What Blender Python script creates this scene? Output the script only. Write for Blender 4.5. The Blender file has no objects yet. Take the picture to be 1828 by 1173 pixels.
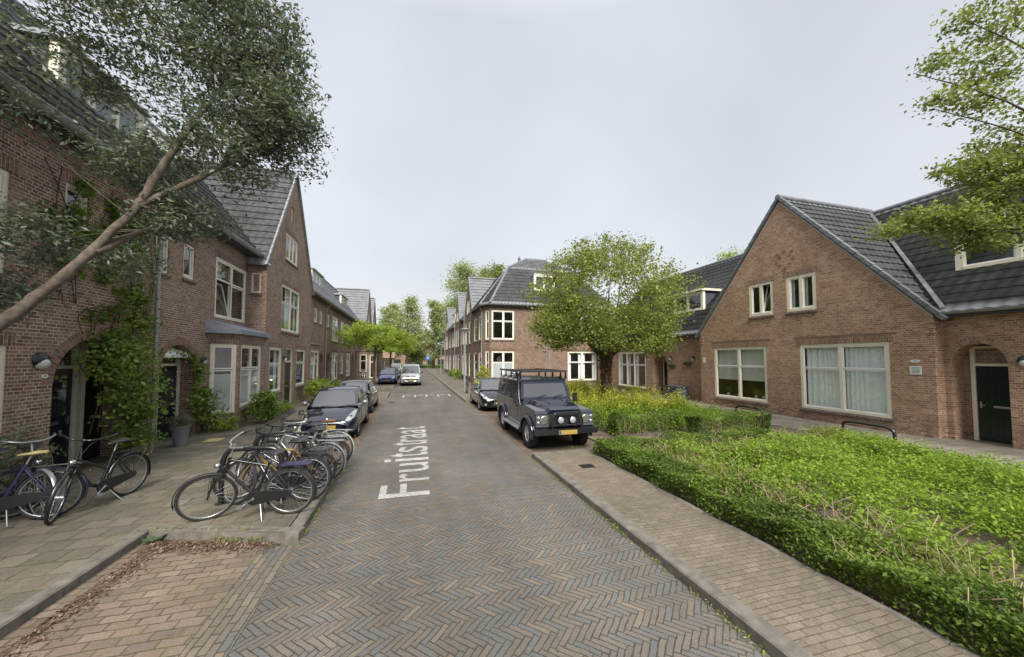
import bpy, bmesh, math, random
import numpy as np
from mathutils import Vector, Matrix, Quaternion
from mathutils.geometry import tessellate_polygon
from mathutils.bvhtree import BVHTree
random.seed(7); RS = np.random.RandomState(11)
C = bpy.context.scene.collection
PI = math.pi
def R(a): return math.radians(a)

# ------------------------------------------------------------------ object helpers
def tag(o, label=None, cat=None, group=None, kind=None):
    if label: o['label'] = label
    if cat: o['category'] = cat
    if group: o['group'] = group
    if kind: o['kind'] = kind
    return o
def thing(name, label, cat, loc=(0, 0, 0), group=None):
    o = bpy.data.objects.new(name, None); C.objects.link(o)
    o.location = loc; o.empty_display_size = .3
    tag(o, label, cat, group); ORG[o.name] = Vector(loc)
    return o
ORG = {}
def org(parent):
    p = parent
    while p is not None and p.parent is not None: p = p.parent
    return ORG.get(p.name, Vector((0, 0, 0))) if p is not None else Vector((0, 0, 0))
def kids(o): return [c for c in bpy.data.objects if c.parent is o]
def copy_tree(o, parent=None):
    c = o.copy(); C.objects.link(c); c.parent = parent
    for ch in kids(o): copy_tree(ch, c)
    return c
def place(o, loc, rz=0, lean=0):
    o.location = loc
    o.rotation_euler = (lean, 0, rz)

class MB:
    def __init__(s): s.v = []; s.f = []; s.m = []; s.sm = []
    def add(s, vs, fs, m=0, smooth=False):
        b = len(s.v); s.v += [tuple(p) for p in vs]
        for f in fs: s.f.append([i + b for i in f]); s.m.append(m); s.sm.append(smooth)
        return s
    def poly(s, vs, m=0): return s.add(vs, [list(range(len(vs)))], m)
    def box(s, x0, x1, y0, y1, z0, z1, m=0):
        vs = [(x, y, z) for z in (z0, z1) for y in (y0, y1) for x in (x0, x1)]
        return s.add(vs, [(0, 1, 3, 2), (4, 6, 7, 5), (0, 4, 5, 1), (2, 3, 7, 6), (0, 2, 6, 4), (1, 5, 7, 3)], m)
    def hexa(s, a, b, m=0):   # two quads (lists of 4 pts) joined
        return s.add(list(a) + list(b), [(3, 2, 1, 0), (4, 5, 6, 7), (0, 1, 5, 4), (1, 2, 6, 5), (2, 3, 7, 6), (3, 0, 4, 7)], m)
    def prism(s, pts, d, m=0):  # polygon pts 3d extruded by vector d
        n = len(pts); d = Vector(d); q = [tuple(Vector(p) + d) for p in pts]
        return s.add([tuple(p) for p in pts] + q, [list(range(n))[::-1], list(range(n, 2 * n))] + [(i, (i + 1) % n, n + (i + 1) % n, n + i) for i in range(n)], m)
    def tube(s, pts, r, seg=8, m=0, caps=True, closed=False):
        pts = [Vector(p) for p in pts]; n = len(pts)
        rs = r if isinstance(r, (list, tuple)) else [r] * n
        rings = []; up = None
        for i, p in enumerate(pts):
            if closed: t = pts[(i + 1) % n] - pts[i - 1]
            else: t = pts[min(i + 1, n - 1)] - pts[max(i - 1, 0)]
            if t.length < 1e-9: t = Vector((0, 0, 1))
            t.normalize()
            if up is None:
                up = Vector((0, 0, 1)) if abs(t.z) < .9 else Vector((1, 0, 0))
            a = t.cross(up)
            if a.length < 1e-6: a = t.cross(Vector((0, 1, 0)))
            a.normalize(); b = a.cross(t).normalized(); up = b
            rings.append([p + (a * math.cos(k * 2 * PI / seg) + b * math.sin(k * 2 * PI / seg)) * rs[i] for k in range(seg)])
        vs = [v for rg in rings for v in rg]; fs = []
        rng = n if closed else n - 1
        for i in range(rng):
            j = (i + 1) % n
            for k in range(seg):
                fs.append((i * seg + k, i * seg + (k + 1) % seg, j * seg + (k + 1) % seg, j * seg + k))
        s.add(vs, fs, m, True)
        if caps and not closed:
            s.add(rings[0][::-1], [list(range(seg))], m); s.add(rings[-1], [list(range(seg))], m)
        return s
    def lathe(s, c, prof, seg=16, m=0, axis='z', caps=True):  # prof list of (r,h)
        vs = []
        for (r, h) in prof:
            for k in range(seg):
                a = k * 2 * PI / seg; x, y = r * math.cos(a), r * math.sin(a)
                p = (x, y, h) if axis == 'z' else ((h, x, y) if axis == 'x' else (x, h, y))
                vs.append((c[0] + p[0], c[1] + p[1], c[2] + p[2]))
        fs = [(i * seg + k, i * seg + (k + 1) % seg, (i + 1) * seg + (k + 1) % seg, (i + 1) * seg + k) for i in range(len(prof) - 1) for k in range(seg)]
        s.add(vs, fs, m, True)
        if caps: s.add(vs[:seg][::-1], [list(range(seg))], m); s.add(vs[-seg:], [list(range(seg))], m)
        return s
    def ball(s, c, r, seg=12, rings=8, m=0, sx=1, sy=1, sz=1):
        vs = []; fs = []
        for i in range(rings + 1):
            th = PI * i / rings
            for k in range(seg):
                a = 2 * PI * k / seg
                vs.append((c[0] + r * sx * math.sin(th) * math.cos(a), c[1] + r * sy * math.sin(th) * math.sin(a), c[2] + r * sz * math.cos(th)))
        for i in range(rings):
            for k in range(seg): fs.append((i * seg + k, (i + 1) * seg + k, (i + 1) * seg + (k + 1) % seg, i * seg + (k + 1) % seg))
        return s.add(vs, fs, m, True)
    def build(s, name, mats, parent=None, smooth=None, loc=None):
        o0 = org(parent) if parent is not None else (Vector(loc) if loc else Vector((0, 0, 0)))
        me = bpy.data.meshes.new(name)
        me.from_pydata([(p[0] - o0[0], p[1] - o0[1], p[2] - o0[2]) for p in s.v], [], s.f)
        if not isinstance(mats, (list, tuple)): mats = [mats]
        for m in mats: me.materials.append(m)
        me.polygons.foreach_set('material_index', s.m)
        me.polygons.foreach_set('use_smooth', [bool(x) if smooth is None else smooth for x in s.sm])
        me.update()
        o = bpy.data.objects.new(name, me); C.objects.link(o)
        if parent is not None: o.parent = parent
        elif loc: o.location = loc; ORG[o.name] = Vector(loc)
        return o

def arc(c, r, a0, a1, n, ax='xz'):
    out = []
    for i in range(n + 1):
        a = R(a0 + (a1 - a0) * i / n); u, v = r * math.cos(a), r * math.sin(a)
        out.append((c[0] + u, c[1], c[2] + v) if ax == 'xz' else ((c[0], c[1] + u, c[2] + v) if ax == 'yz' else (c[0] + u, c[1] + v, c[2])))
    return out
def smooth_path(pts, n=6):   # catmull-rom
    pts = [Vector(p) for p in pts]; out = []
    for i in range(len(pts) - 1):
        p0 = pts[max(i - 1, 0)]; p1 = pts[i]; p2 = pts[i + 1]; p3 = pts[min(i + 2, len(pts) - 1)]
        for k in range(n):
            t = k / n
            out.append(.5 * ((2 * p1) + (p2 - p0) * t + (2 * p0 - 5 * p1 + 4 * p2 - p3) * t * t + (3 * p1 - p0 - 3 * p2 + p3) * t ** 3))
    out.append(pts[-1]); return out

# ------------------------------------------------------------------ node helpers
class NT:
    def __init__(s, name):
        s.mat = bpy.data.materials.new(name); s.mat.use_nodes = True
        s.t = s.mat.node_tree; s.t.nodes.clear()
        s.out = s.t.nodes.new('ShaderNodeOutputMaterial')
    def node(s, typ, **kw):
        n = s.t.nodes.new(typ)
        for k, v in kw.items(): setattr(n, k, v)
        return n
    def put(s, sock, val):
        if val is None: return
        if isinstance(val, bpy.types.NodeSocket): s.t.links.new(val, sock)
        elif isinstance(val, bpy.types.Node): s.t.links.new(val.outputs[0], sock)
        else:
            if sock.type == 'RGBA' and len(val) == 3: val = (*val, 1)
            sock.default_value = val
    def m(s, op, a, b=None, c=None, clamp=False):
        n = s.node('ShaderNodeMath', operation=op, use_clamp=clamp)
        s.put(n.inputs[0], a); s.put(n.inputs[1], b)
        if c is not None: s.put(n.inputs[2], c)
        return n.outputs[0]
    def mix(s, f, a, b, blend='MIX'):
        n = s.node('ShaderNodeMix', data_type='RGBA', blend_type=blend)
        s.put(n.inputs[0], f); s.put(n.inputs[6], a); s.put(n.inputs[7], b); return n.outputs[2]
    def ramp(s, f, stops, interp='LINEAR'):
        n = s.node('ShaderNodeValToRGB'); r = n.color_ramp; r.interpolation = interp
        while len(r.elements) < len(stops): r.elements.new(.5)
        for e, (p, c) in zip(r.elements, stops): e.position = p; e.color = (*c, 1) if len(c) == 3 else c
        s.put(n.inputs[0], f); return n.outputs[0]
    def noise(s, scale, detail=3, vec=None, rough=.55, out=0):
        n = s.node('ShaderNodeTexNoise'); n.inputs['Scale'].default_value = scale; n.inputs['Detail'].default_value = detail
        n.inputs['Roughness'].default_value = rough
        if vec is not None: s.put(n.inputs['Vector'], vec)
        return n.outputs[out]
    def mr(s, v, a, b, c=0., d=1.):
        n = s.node('ShaderNodeMapRange'); s.put(n.inputs[0], v)
        for i, x in enumerate((a, b, c, d)): n.inputs[i + 1].default_value = x
        return n.outputs[0]
    def pos(s):
        if not hasattr(s, '_p'):
            g = s.node('ShaderNodeNewGeometry'); x = s.node('ShaderNodeSeparateXYZ'); s.t.links.new(g.outputs['Position'], x.inputs[0])
            s._p = (g.outputs['Position'], x.outputs[0], x.outputs[1], x.outputs[2])
        return s._p
    def comb(s, x, y, z=0.):
        n = s.node('ShaderNodeCombineXYZ'); s.put(n.inputs[0], x); s.put(n.inputs[1], y); s.put(n.inputs[2], z); return n.outputs[0]
    def white(s, vec, out=0):
        n = s.node('ShaderNodeTexWhiteNoise', noise_dimensions='3D'); s.put(n.inputs['Vector'], vec); return n.outputs[out]
    def bump(s, h, strength=.5, dist=.02, nrm=None):
        n = s.node('ShaderNodeBump'); n.inputs['Strength'].default_value = strength; n.inputs['Distance'].default_value = dist
        s.put(n.inputs['Height'], h); 
        if nrm is not None: s.put(n.inputs['Normal'], nrm)
        return n.outputs[0]
    def principled(s, col, rough=.7, metal=0., spec=.5, nrm=None, coat=0., ior=None):
        n = s.node('ShaderNodeBsdfPrincipled'); s.put(n.inputs['Base Color'], col); s.put(n.inputs['Roughness'], rough)
        s.put(n.inputs['Metallic'], metal); s.put(n.inputs['Specular IOR Level'], spec)
        n.inputs['Coat Weight'].default_value = coat; n.inputs['Coat Roughness'].default_value = .05
        if ior: n.inputs['IOR'].default_value = ior
        if nrm is not None: s.put(n.inputs['Normal'], nrm)
        return n.outputs[0]
    def done(s, sh): s.t.links.new(sh, s.out.inputs[0]); return s.mat

def simple(name, col, rough=.6, metal=0., spec=.5, var=.12, scale=6., coat=0., bump=0., dirt=0.):
    t = NT(name); p = t.pos()[0]
    n = t.noise(scale, 4, p)
    f = t.mr(n, .3, .7, 1 - var, 1 + var)
    c = t.mix(1., (*col, 1), t.comb(f, f, f), 'MULTIPLY')
    if dirt:
        n2 = t.noise(scale * 3.1, 5, p, .7); c = t.mix(t.mr(n2, .5, .75, 0, dirt), c, (.12, .1, .07, 1))
    nr = t.bump(t.noise(scale * 12, 3, p), bump, .01) if bump else None
    return t.done(t.principled(c, rough, metal, spec, nr, coat))

def grid_cell(t, u, v, bw, bh, offset=.5, header=False, jit=0):
    """running bond. returns id vector, mortar mask (1 on the joint)"""
    vr = t.m('DIVIDE', v, bh); row = t.m('FLOOR', vr)
    par = t.m('FLOORED_MODULO', row, 2.)
    if header: w = t.m('MULTIPLY_ADD', par, -bw / 2, bw); off = t.m('MULTIPLY', t.m('FLOORED_MODULO', t.m('FLOOR', t.m('MULTIPLY', row, .5)), 2.), .5); off = t.m('MULTIPLY', off, t.m('SUBTRACT', 1., par)); off = t.m('ADD', off, t.m('MULTIPLY', par, .5))
    else: w = bw; off = t.m('MULTIPLY', par, offset)
    uu = t.m('ADD', t.m('DIVIDE', u, w), off); ci = t.m('FLOOR', uu)
    fu = t.m('SUBTRACT', uu, ci); fv = t.m('SUBTRACT', vr, row)
    du = t.m('MULTIPLY', t.m('MINIMUM', fu, t.m('SUBTRACT', 1., fu)), w)
    dv = t.m('MULTIPLY', t.m('MINIMUM', fv, t.m('SUBTRACT', 1., fv)), bh)
    d = t.m('MINIMUM', du, dv)
    return t.comb(ci, row, 0.), d

def brick_mat(name, stops, mortar=(.30, .265, .22), bw=.215, bh=.0645, soldier=False, lowdark=0., axis=None, header=True, jw=.006, patch=.5):
    t = NT(name); p, x, y, z = t.pos()
    u = t.m('ADD', x, y) if axis is None else (x if axis == 'x' else y)
    v = z
    if soldier: u, v = v, u; header = False; bh = .066; 
    # slight waviness of the courses
    wob = t.m('MULTIPLY', t.m('SUBTRACT', t.noise(9., 2, p), .5), .008)
    cid, d = grid_cell(t, u, t.m('ADD', v, wob), bw, bh, .5, header)
    rnd = t.white(cid)
    big = t.noise(.55, 4, p, .6)
    f = t.m('ADD', t.m('MULTIPLY', rnd, .75), t.m('MULTIPLY', t.mr(big, .3, .7), .25))
    col = t.ramp(f, stops)
    g = t.noise(60., 3, p); g2 = t.mr(g, .3, .7, .78, 1.18)
    col = t.mix(1., col, t.comb(g2, g2, g2), 'MULTIPLY')
    mm = t.mr(d, jw * .5, jw * 1.3, 1., 0.)
    mn = t.mr(t.noise(3., 4, p), .35, .65, .72, 1.15)
    mcol = t.mix(1., (*mortar, 1), t.comb(mn, mn, mn), 'MULTIPLY')
    col = t.mix(mm, col, mcol)
    # weathered pale / sooty patches
    st = t.mr(t.noise(1.1, 6, p, .65), .52, .72, 0., patch * .5)
    col = t.mix(st, col, t.mix(.5, col, (.4, .37, .33, 1)))
    sd = t.mr(t.noise(.8, 5, t.comb(t.m('ADD', x, y), t.m('MULTIPLY', z, .35), 3.), .6), .5, .75, 0., .4)
    col = t.mix(sd, col, t.mix(1., col, (.55, .5, .48, 1), 'MULTIPLY'))
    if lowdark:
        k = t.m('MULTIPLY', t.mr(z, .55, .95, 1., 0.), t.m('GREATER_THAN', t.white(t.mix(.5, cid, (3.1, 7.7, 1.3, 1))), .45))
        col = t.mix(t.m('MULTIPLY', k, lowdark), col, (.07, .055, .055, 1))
    hgt = t.m('ADD', t.m('MULTIPLY', t.m('SUBTRACT', 1., mm), 1.), t.m('MULTIPLY', g, .25))
    return t.done(t.principled(col, .88, 0, .25, t.bump(hgt, .6, .006)))

def paver_mat(name, stops, bw, bh, swap=False, mortar=(.06, .05, .035), jw=.008, moss=.5, mosscol=(.09, .11, .035), wob=.02, rough=.85, tint=None, offset=.5, jd=.9):
    t = NT(name); p, x, y, z = t.pos()
    w = t.node('ShaderNodeSeparateXYZ'); t.put(w.inputs[0], t.noise(2.2, 3, p, .5, 1))
    xx = t.m('MULTIPLY_ADD', t.m('SUBTRACT', w.outputs[0], .5), wob * 2, x); yy = t.m('MULTIPLY_ADD', t.m('SUBTRACT', w.outputs[1], .5), wob * 2, y)
    if swap: xx, yy = yy, xx
    cid, d = grid_cell(t, xx, yy, bw, bh, offset)
    return paver_finish(t, cid, d, stops, mortar, jw, moss, mosscol, rough, tint, jd)
def paver_finish(t, cid, d, stops, mortar, jw, moss, mosscol, rough, tint=None, jd=.85):
    p, x, y, z = t.pos()
    rnd = t.white(cid)
    col = t.ramp(rnd, stops, 'LINEAR')
    g = t.noise(55., 4, p, .65); g2 = t.mr(g, .28, .72, .7, 1.25)
    col = t.mix(1., col, t.comb(g2, g2, g2), 'MULTIPLY')
    trk = t.mr(t.noise(1., 4, t.comb(t.m('MULTIPLY', x, 1.1), t.m('MULTIPLY', y, .09), 5.), .6), .32, .68, .84, 1.12); col = t.mix(1., col, t.comb(trk, trk, trk), 'MULTIPLY')
    b = t.mr(t.noise(.7, 5, p, .6), .3, .7, .78, 1.15)
    col = t.mix(1., col, t.comb(b, b, b), 'MULTIPLY')
    jn = t.mr(t.noise(14., 3, p), .3, .7, .3, 1.6)
    dj = t.m('DIVIDE', d, jn)
    mm = t.mr(dj, jw * .3, jw * 1.1, jd, 0.)
    mossn = t.mr(t.noise(1.3, 6, p, .7), .46, .6, 0., 1.)
    mcol = t.mix(t.m('MULTIPLY', mossn, moss), (*mortar, 1), (*mosscol, 1))
    col = t.mix(mm, col, mcol)
    film = t.m('MULTIPLY', t.mr(t.noise(.9, 7, p, .72), .5, .75, 0., 1.), moss * .55)
    col = t.mix(film, col, t.mix(.6, col, (*mosscol, 1)))
    dirt = t.mr(t.noise(.45, 6, p, .7), .42, .68, 0., .5); col = t.mix(dirt, col, t.mix(1., col, (.78, .74, .7, 1), 'MULTIPLY'))
    spots = t.mr(t.noise(5., 6, p, .75), .58, .72, 0., .5)
    col = t.mix(spots, col, t.mix(1., col, (.45, .42, .4, 1), 'MULTIPLY'))
    h = t.m('ADD', t.m('SUBTRACT', 1., mm), t.m('MULTIPLY', g, .3))
    tilt = t.m('MULTIPLY', t.white(cid, 0), .35)
    return t.done(t.principled(col, rough, 0, .3, t.bump(t.m('ADD', h, tilt), .7, .008)))

def herringbone_mat(name, stops, W=.0595, n=4, mortar=(.045, .038, .03), jw=.0075):
    t = NT(name); p, x, y, z = t.pos()
    w = t.node('ShaderNodeSeparateXYZ'); t.put(w.inputs[0], t.noise(1.6, 2, p, .5, 1))
    w2 = t.node('ShaderNodeSeparateXYZ'); t.put(w2.inputs[0], t.noise(11., 2, p, .5, 1)); xx = t.m('MULTIPLY_ADD', t.m('SUBTRACT', w.outputs[0], .5), .09, t.m('MULTIPLY_ADD', t.m('SUBTRACT', w2.outputs[0], .5), .014, x)); yy = t.m('MULTIPLY_ADD', t.m('SUBTRACT', w.outputs[1], .5), .09, t.m('MULTIPLY_ADD', t.m('SUBTRACT', w2.outputs[1], .5), .014, y))
    k = 1 / (math.sqrt(2) * W)
    a = t.m('MULTIPLY', t.m('ADD', xx, yy), k); b = t.m('MULTIPLY', t.m('SUBTRACT', xx, yy), k)
    i = t.m('FLOOR', a); j = t.m('FLOOR', b)
    fa = t.m('SUBTRACT', a, i); fb = t.m('SUBTRACT', b, j)
    md = t.m('FLOORED_MODULO', t.m('ADD', t.m('SUBTRACT', i, j), .5), 2. * n); md = t.m('FLOOR', md)
    hor = t.m('LESS_THAN', md, n - .5)
    # horizontal brick
    ih = t.m('SUBTRACT', i, md); lh = t.m('DIVIDE', t.m('SUBTRACT', a, ih), float(n))
    jv = t.m('SUBTRACT', j, t.m('SUBTRACT', 2. * n - 1, md)); lv = t.m('DIVIDE', t.m('SUBTRACT', b, jv), float(n))
    def sel(h, v): return t.m('ADD', t.m('MULTIPLY', h, hor), t.m('MULTIPLY', v, t.m('SUBTRACT', 1., hor)))
    L = sel(lh, lv); S = sel(fb, fa)
    idx = sel(ih, i); idy = sel(j, jv)
    dl = t.m('MULTIPLY', t.m('MINIMUM', L, t.m('SUBTRACT', 1., L)), W * n); ds = t.m('MULTIPLY', t.m('MINIMUM', S, t.m('SUBTRACT', 1., S)), W)
    return paver_finish(t, t.comb(idx, idy, hor), t.m('MINIMUM', dl, ds), stops, mortar, jw, .35, (.10, .11, .045), .8)

def leaf_mat(name, c0, c1, gloss=.35, trans=.35, c2=None):
    t = NT(name)
    a = t.node('ShaderNodeAttribute', attribute_name='tint')
    st = [(0, c0), (1, c1)] if c2 is None else [(0, c0), (.6, c1), (1, c2)]
    col = t.ramp(a.outputs['Fac'], st)
    pr = t.principled(col, .5, 0, gloss)
    tr = t.node('ShaderNodeBsdfTranslucent'); t.put(tr.inputs[0], t.mix(.5, col, t.mix(1., col, (1.3, 1.5, .5, 1), 'MULTIPLY')))
    mx = t.node('ShaderNodeMixShader'); mx.inputs[0].default_value = trans
    t.t.links.new(pr, mx.inputs[1]); t.t.links.new(tr.outputs[0], mx.inputs[2])
    return t.done(mx.outputs[0])

def glass_mat(name, tint=(.92, .95, .94), refl=.12, body=.0, bcol=(.3, .32, .33), rough=.02):
    """window pane: mirror-like reflection over a see-through (or frosted) pane"""
    t = NT(name)
    lw = t.node('ShaderNodeLayerWeight'); lw.inputs[0].default_value = .5
    f = t.m('ADD', t.m('MULTIPLY', t.m('POWER', lw.outputs[1], 3.5), .85), refl + .04, clamp=True)
    nb = t.bump(t.noise(1.1, 1, t.pos()[0]), .06, .02)
    gl = t.node('ShaderNodeBsdfGlossy'); gl.inputs['Roughness'].default_value = rough; t.put(gl.inputs['Color'], (.9, .93, .95, 1)); t.put(gl.inputs['Normal'], nb)
    tr = t.node('ShaderNodeBsdfTransparent'); t.put(tr.inputs[0], (*tint, 1))
    base = tr.outputs[0]
    if body:
        df = t.node('ShaderNodeBsdfDiffuse'); t.put(df.inputs[0], (*bcol, 1)); m2 = t.node('ShaderNodeMixShader'); m2.inputs[0].default_value = body
        t.t.links.new(base, m2.inputs[1]); t.t.links.new(df.outputs[0], m2.inputs[2]); base = m2.outputs[0]
    mx = t.node('ShaderNodeMixShader'); t.put(mx.inputs[0], f); t.t.links.new(base, mx.inputs[1]); t.t.links.new(gl.outputs[0], mx.inputs[2])
    return t.done(mx.outputs[0])

def roof_mat(name, base=(.055, .06, .068)):
    t = NT(name); p, x, y, z = t.pos()
    cid = t.comb(t.m('FLOOR', t.m('DIVIDE', t.m('ADD', x, y), .3)), t.m('FLOOR', t.m('DIVIDE', z, .25)))
    r = t.mr(t.white(cid), 0, 1, .93, 1.07)
    n = t.mr(t.noise(1.5, 5, p, .65), .3, .7, .75, 1.3)
    c = t.mix(1., (*base, 1), t.comb(t.m('MULTIPLY', r, n), t.m('MULTIPLY', r, n), t.m('MULTIPLY', r, n)), 'MULTIPLY')
    l = t.mr(t.noise(7., 5, p, .7), .6, .72, 0., .35); c = t.mix(l, c, (.14, .14, .12, 1))
    return t.done(t.principled(c, .42, 0, .5, t.bump(t.noise(70., 2, p), .2, .004)))

# ------------------------------------------------------------------ foliage
def leaves(name, cen, size, mat, parent=None, tint=None, up=.4, aspect=.45, kind=None, jitter=.35, loc=None):
    cen = np.asarray(cen, dtype=np.float64); N = len(cen)
    o0 = np.array(org(parent) if parent is not None else (loc or (0, 0, 0)))
    cen = cen - o0
    d = RS.normal(size=(N, 3)); d[:, 2] *= .6; d /= np.linalg.norm(d, axis=1)[:, None]
    nn = RS.normal(size=(N, 3)); nn[:, 2] = np.abs(nn[:, 2]) + up
    b = np.cross(d, nn); b /= (np.linalg.norm(b, axis=1)[:, None] + 1e-9)
    nr = np.cross(b, d)
    s = (np.asarray(size) * (1 + jitter * RS.uniform(-1, 1, N)))[:, None]
    v = np.empty((N, 4, 3))
    v[:, 0] = cen - d * s * .5; v[:, 1] = cen + b * s * aspect * .5 + nr * s * .07; v[:, 2] = cen + d * s * .5 - nr * s * .05; v[:, 3] = cen - b * s * aspect * .5 + nr * s * .07
    me = bpy.data.meshes.new(name); me.vertices.add(4 * N); me.loops.add(4 * N); me.polygons.add(N)
    me.vertices.foreach_set('co', v.reshape(-1)); me.loops.foreach_set('vertex_index', np.arange(4 * N, dtype=np.int32))
    me.polygons.foreach_set('loop_start', np.arange(0, 4 * N, 4, dtype=np.int32)); me.polygons.foreach_set('loop_total', np.full(N, 4, dtype=np.int32))
    me.update(calc_edges=True)
    tn = RS.uniform(0, 1, N) if tint is None else np.asarray(tint)
    at = me.attributes.new('tint', 'FLOAT', 'FACE'); at.data.foreach_set('value', np.clip(tn, 0, 1).astype(np.float32))
    me.materials.append(mat)
    o = bpy.data.objects.new(name, me); C.objects.link(o)
    if parent is not None: o.parent = parent
    elif loc: o.location = loc
    if kind: o['kind'] = kind
    return o
def blob_points(blobs, per, spread=.22, shell=.55):
    """blobs: (cx,cy,cz,rx,ry,rz,nclumps). clumps of leaves spread through each ellipsoid, denser to its outside"""
    P = []; T = []; CL = []
    for (cx, cy, cz, rx, ry, rz, n) in blobs:
        n = int(n); d = RS.normal(size=(n, 3)); d /= np.linalg.norm(d, axis=1)[:, None]
        rad = shell + (1 - shell) * RS.uniform(0, 1, n) ** .7; rad *= 1 + .12 * RS.normal(size=n)
        c = np.array([cx, cy, cz]) + d * rad[:, None] * np.array([rx, ry, rz])
        tc = RS.uniform(0, 1, n); sp = spread * RS.uniform(.5, 1.35, n)
        k = RS.poisson(per, n)
        idx = np.repeat(np.arange(n), k)
        off = np.clip(RS.normal(size=(len(idx), 3)), -1.7, 1.7) * sp[idx][:, None] * np.array([1, 1, .6])
        P.append(c[idx] + off); T.append(tc[idx] * .6 + RS.uniform(0, .4, len(idx))); CL.append(c)
    return np.concatenate(P), np.concatenate(T), np.concatenate(CL)
def branchy(mb, trunk_top, clumps, r0=.05, k=26, sag=.1, rnd=random):
    idx = rnd.sample(range(len(clumps)), min(k, len(clumps)))
    for i in idx:
        e = Vector(clumps[i]); a = min((Vector(p) for p in trunk_top), key=lambda p: (p - e).length); d = e - a
        mid = a + d * .5 + Vector((rnd.uniform(-1, 1), rnd.uniform(-1, 1), rnd.uniform(0, 1))) * d.length * .1
        mb.tube(smooth_path([a, mid, e], 4), [r0 * (1 - j / 9) for j in range(9)], 5, caps=False)
# ------------------------------------------------------------------ materials
M = {}
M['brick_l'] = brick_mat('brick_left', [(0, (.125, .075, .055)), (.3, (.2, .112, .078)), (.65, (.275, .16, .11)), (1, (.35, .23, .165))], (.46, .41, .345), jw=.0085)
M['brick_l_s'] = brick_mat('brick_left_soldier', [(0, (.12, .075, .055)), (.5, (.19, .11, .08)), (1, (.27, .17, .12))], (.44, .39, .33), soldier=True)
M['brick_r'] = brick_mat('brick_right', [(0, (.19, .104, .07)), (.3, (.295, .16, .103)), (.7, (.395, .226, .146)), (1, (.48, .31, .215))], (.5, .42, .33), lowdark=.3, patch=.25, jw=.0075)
M['brick_r_s'] = brick_mat('brick_right_soldier', [(0, (.16, .095, .07)), (.5, (.26, .15, .1)), (1, (.34, .21, .145))], (.42, .37, .31), soldier=True)
M['brick_c'] = brick_mat('brick_corner', [(0, (.11, .067, .048)), (.4, (.16, .096, .067)), (.75, (.205, .128, .09)), (1, (.265, .178, .128))], (.35, .3, .25))
M['brick_c_s'] = brick_mat('brick_corner_soldier', [(0, (.07, .045, .04)), (.5, (.13, .075, .055)), (1, (.19, .12, .09))], (.25, .22, .19), soldier=True)
M['sill'] = brick_mat('sill_brick', [(0, (.07, .06, .055)), (.5, (.13, .10, .085)), (1, (.19, .145, .12))], (.25, .23, .2), soldier=True)
M['roof'] = roof_mat('roof_tile', (.15, .158, .168))
M['roof_l'] = roof_mat('roof_tile_left', (.215, .225, .235))
M['cream'] = simple('cream_paint', (.74, .69, .56), .45, var=.07, dirt=.12)
M['white'] = simple('white_paint', (.78, .78, .76), .35, var=.04, dirt=.06)
M['zinc'] = simple('zinc', (.38, .395, .41), .42, .35, var=.2, scale=3, dirt=.3)
M['lead'] = simple('lead_flashing', (.24, .265, .3), .55, .1, var=.25, scale=4)
M['gutter'] = simple('gutter_zinc', (.3, .315, .32), .45, .2, var=.2, scale=4, dirt=.3)
M['dark'] = simple('dark_opening', (.02, .02, .02), .9, spec=.1)
M['door_g'] = simple('door_green', (.008, .018, .015), .25, var=.1)
M['door_b'] = simple('door_navy', (.012, .016, .026), .25, var=.1)
M['slate'] = simple('dormer_slate', (.06, .068, .085), .5, var=.25, scale=12)
M['glass'] = glass_mat('window_glass', refl=.05)
M['frost'] = glass_mat('window_glass_frosted', body=.85, bcol=(.42, .46, .48), refl=.05)
M['curt'] = simple('curtain_gauze', (.86, .88, .86), .9, var=.08, scale=9)
M['blind'] = simple('roller_blind', (.62, .62, .56), .8, var=.03)
M['indoor'] = simple('room_wall', (.05, .045, .04), .9)
M['lampblack'] = simple('lamp_black', (.02, .022, .026), .35)
M['opal'] = simple('lamp_opal', (.55, .57, .57), .3, var=.03)
M['plate_w'] = simple('enamel_white', (.7, .71, .7), .3, var=.03)
M['ink'] = simple('ink_dark', (.05, .05, .06), .5)
M['kerb'] = simple('kerb_concrete', (.15, .138, .118), .9, var=.35, scale=7, bump=.5, dirt=.35)
M['soil'] = simple('soil', (.1, .074, .057), .95, var=.4, scale=9, bump=.9)
M['litter'] = simple('leaf_litter', (.12, .08, .058), .95, var=.5, scale=14, bump=1.)
M['bark'] = simple('bark_brown', (.125, .102, .08), .95, var=.45, scale=11, bump=1., dirt=.2)
M['bark_d'] = simple('bark_dark', (.07, .052, .038), .9, var=.35, scale=14, bump=.8)
M['twig'] = simple('dry_stem', (.30, .235, .15), .9, var=.2)
M['black'] = simple('black_paint', (.012, .013, .015), .3, coat=.3)
M['blackm'] = simple('black_matt', (.02, .02, .022), .6)
M['rubber'] = simple('rubber', (.022, .022, .023), .8, var=.25, scale=20)
M['chrome'] = simple('chrome', (.6, .61, .62), .25, .95, var=.08)
M['alu'] = simple('aluminium', (.42, .43, .44), .35, .8, var=.1)
M['saddle'] = simple('saddle_vinyl', (.03, .03, .034), .45)
M['tan'] = simple('tan_leather', (.16, .075, .035), .5)
M['silver'] = simple('silver_paint', (.3, .31, .32), .3, .5, coat=.5)
M['gold'] = simple('mustard_paint', (.3, .19, .04), .35, coat=.4)
M['palegreen'] = simple('pale_green_paint', (.32, .36, .29), .35, coat=.3)
M['purple'] = simple('purple_paint', (.035, .03, .085), .3, coat=.4)
M['navy'] = simple('navy_car_paint', (.006, .008, .022), .14, .0, var=.15, coat=.9)
M['navy2'] = simple('blue_black_car_paint', (.016, .02, .03), .18, .3, var=.06, coat=1.)
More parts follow.
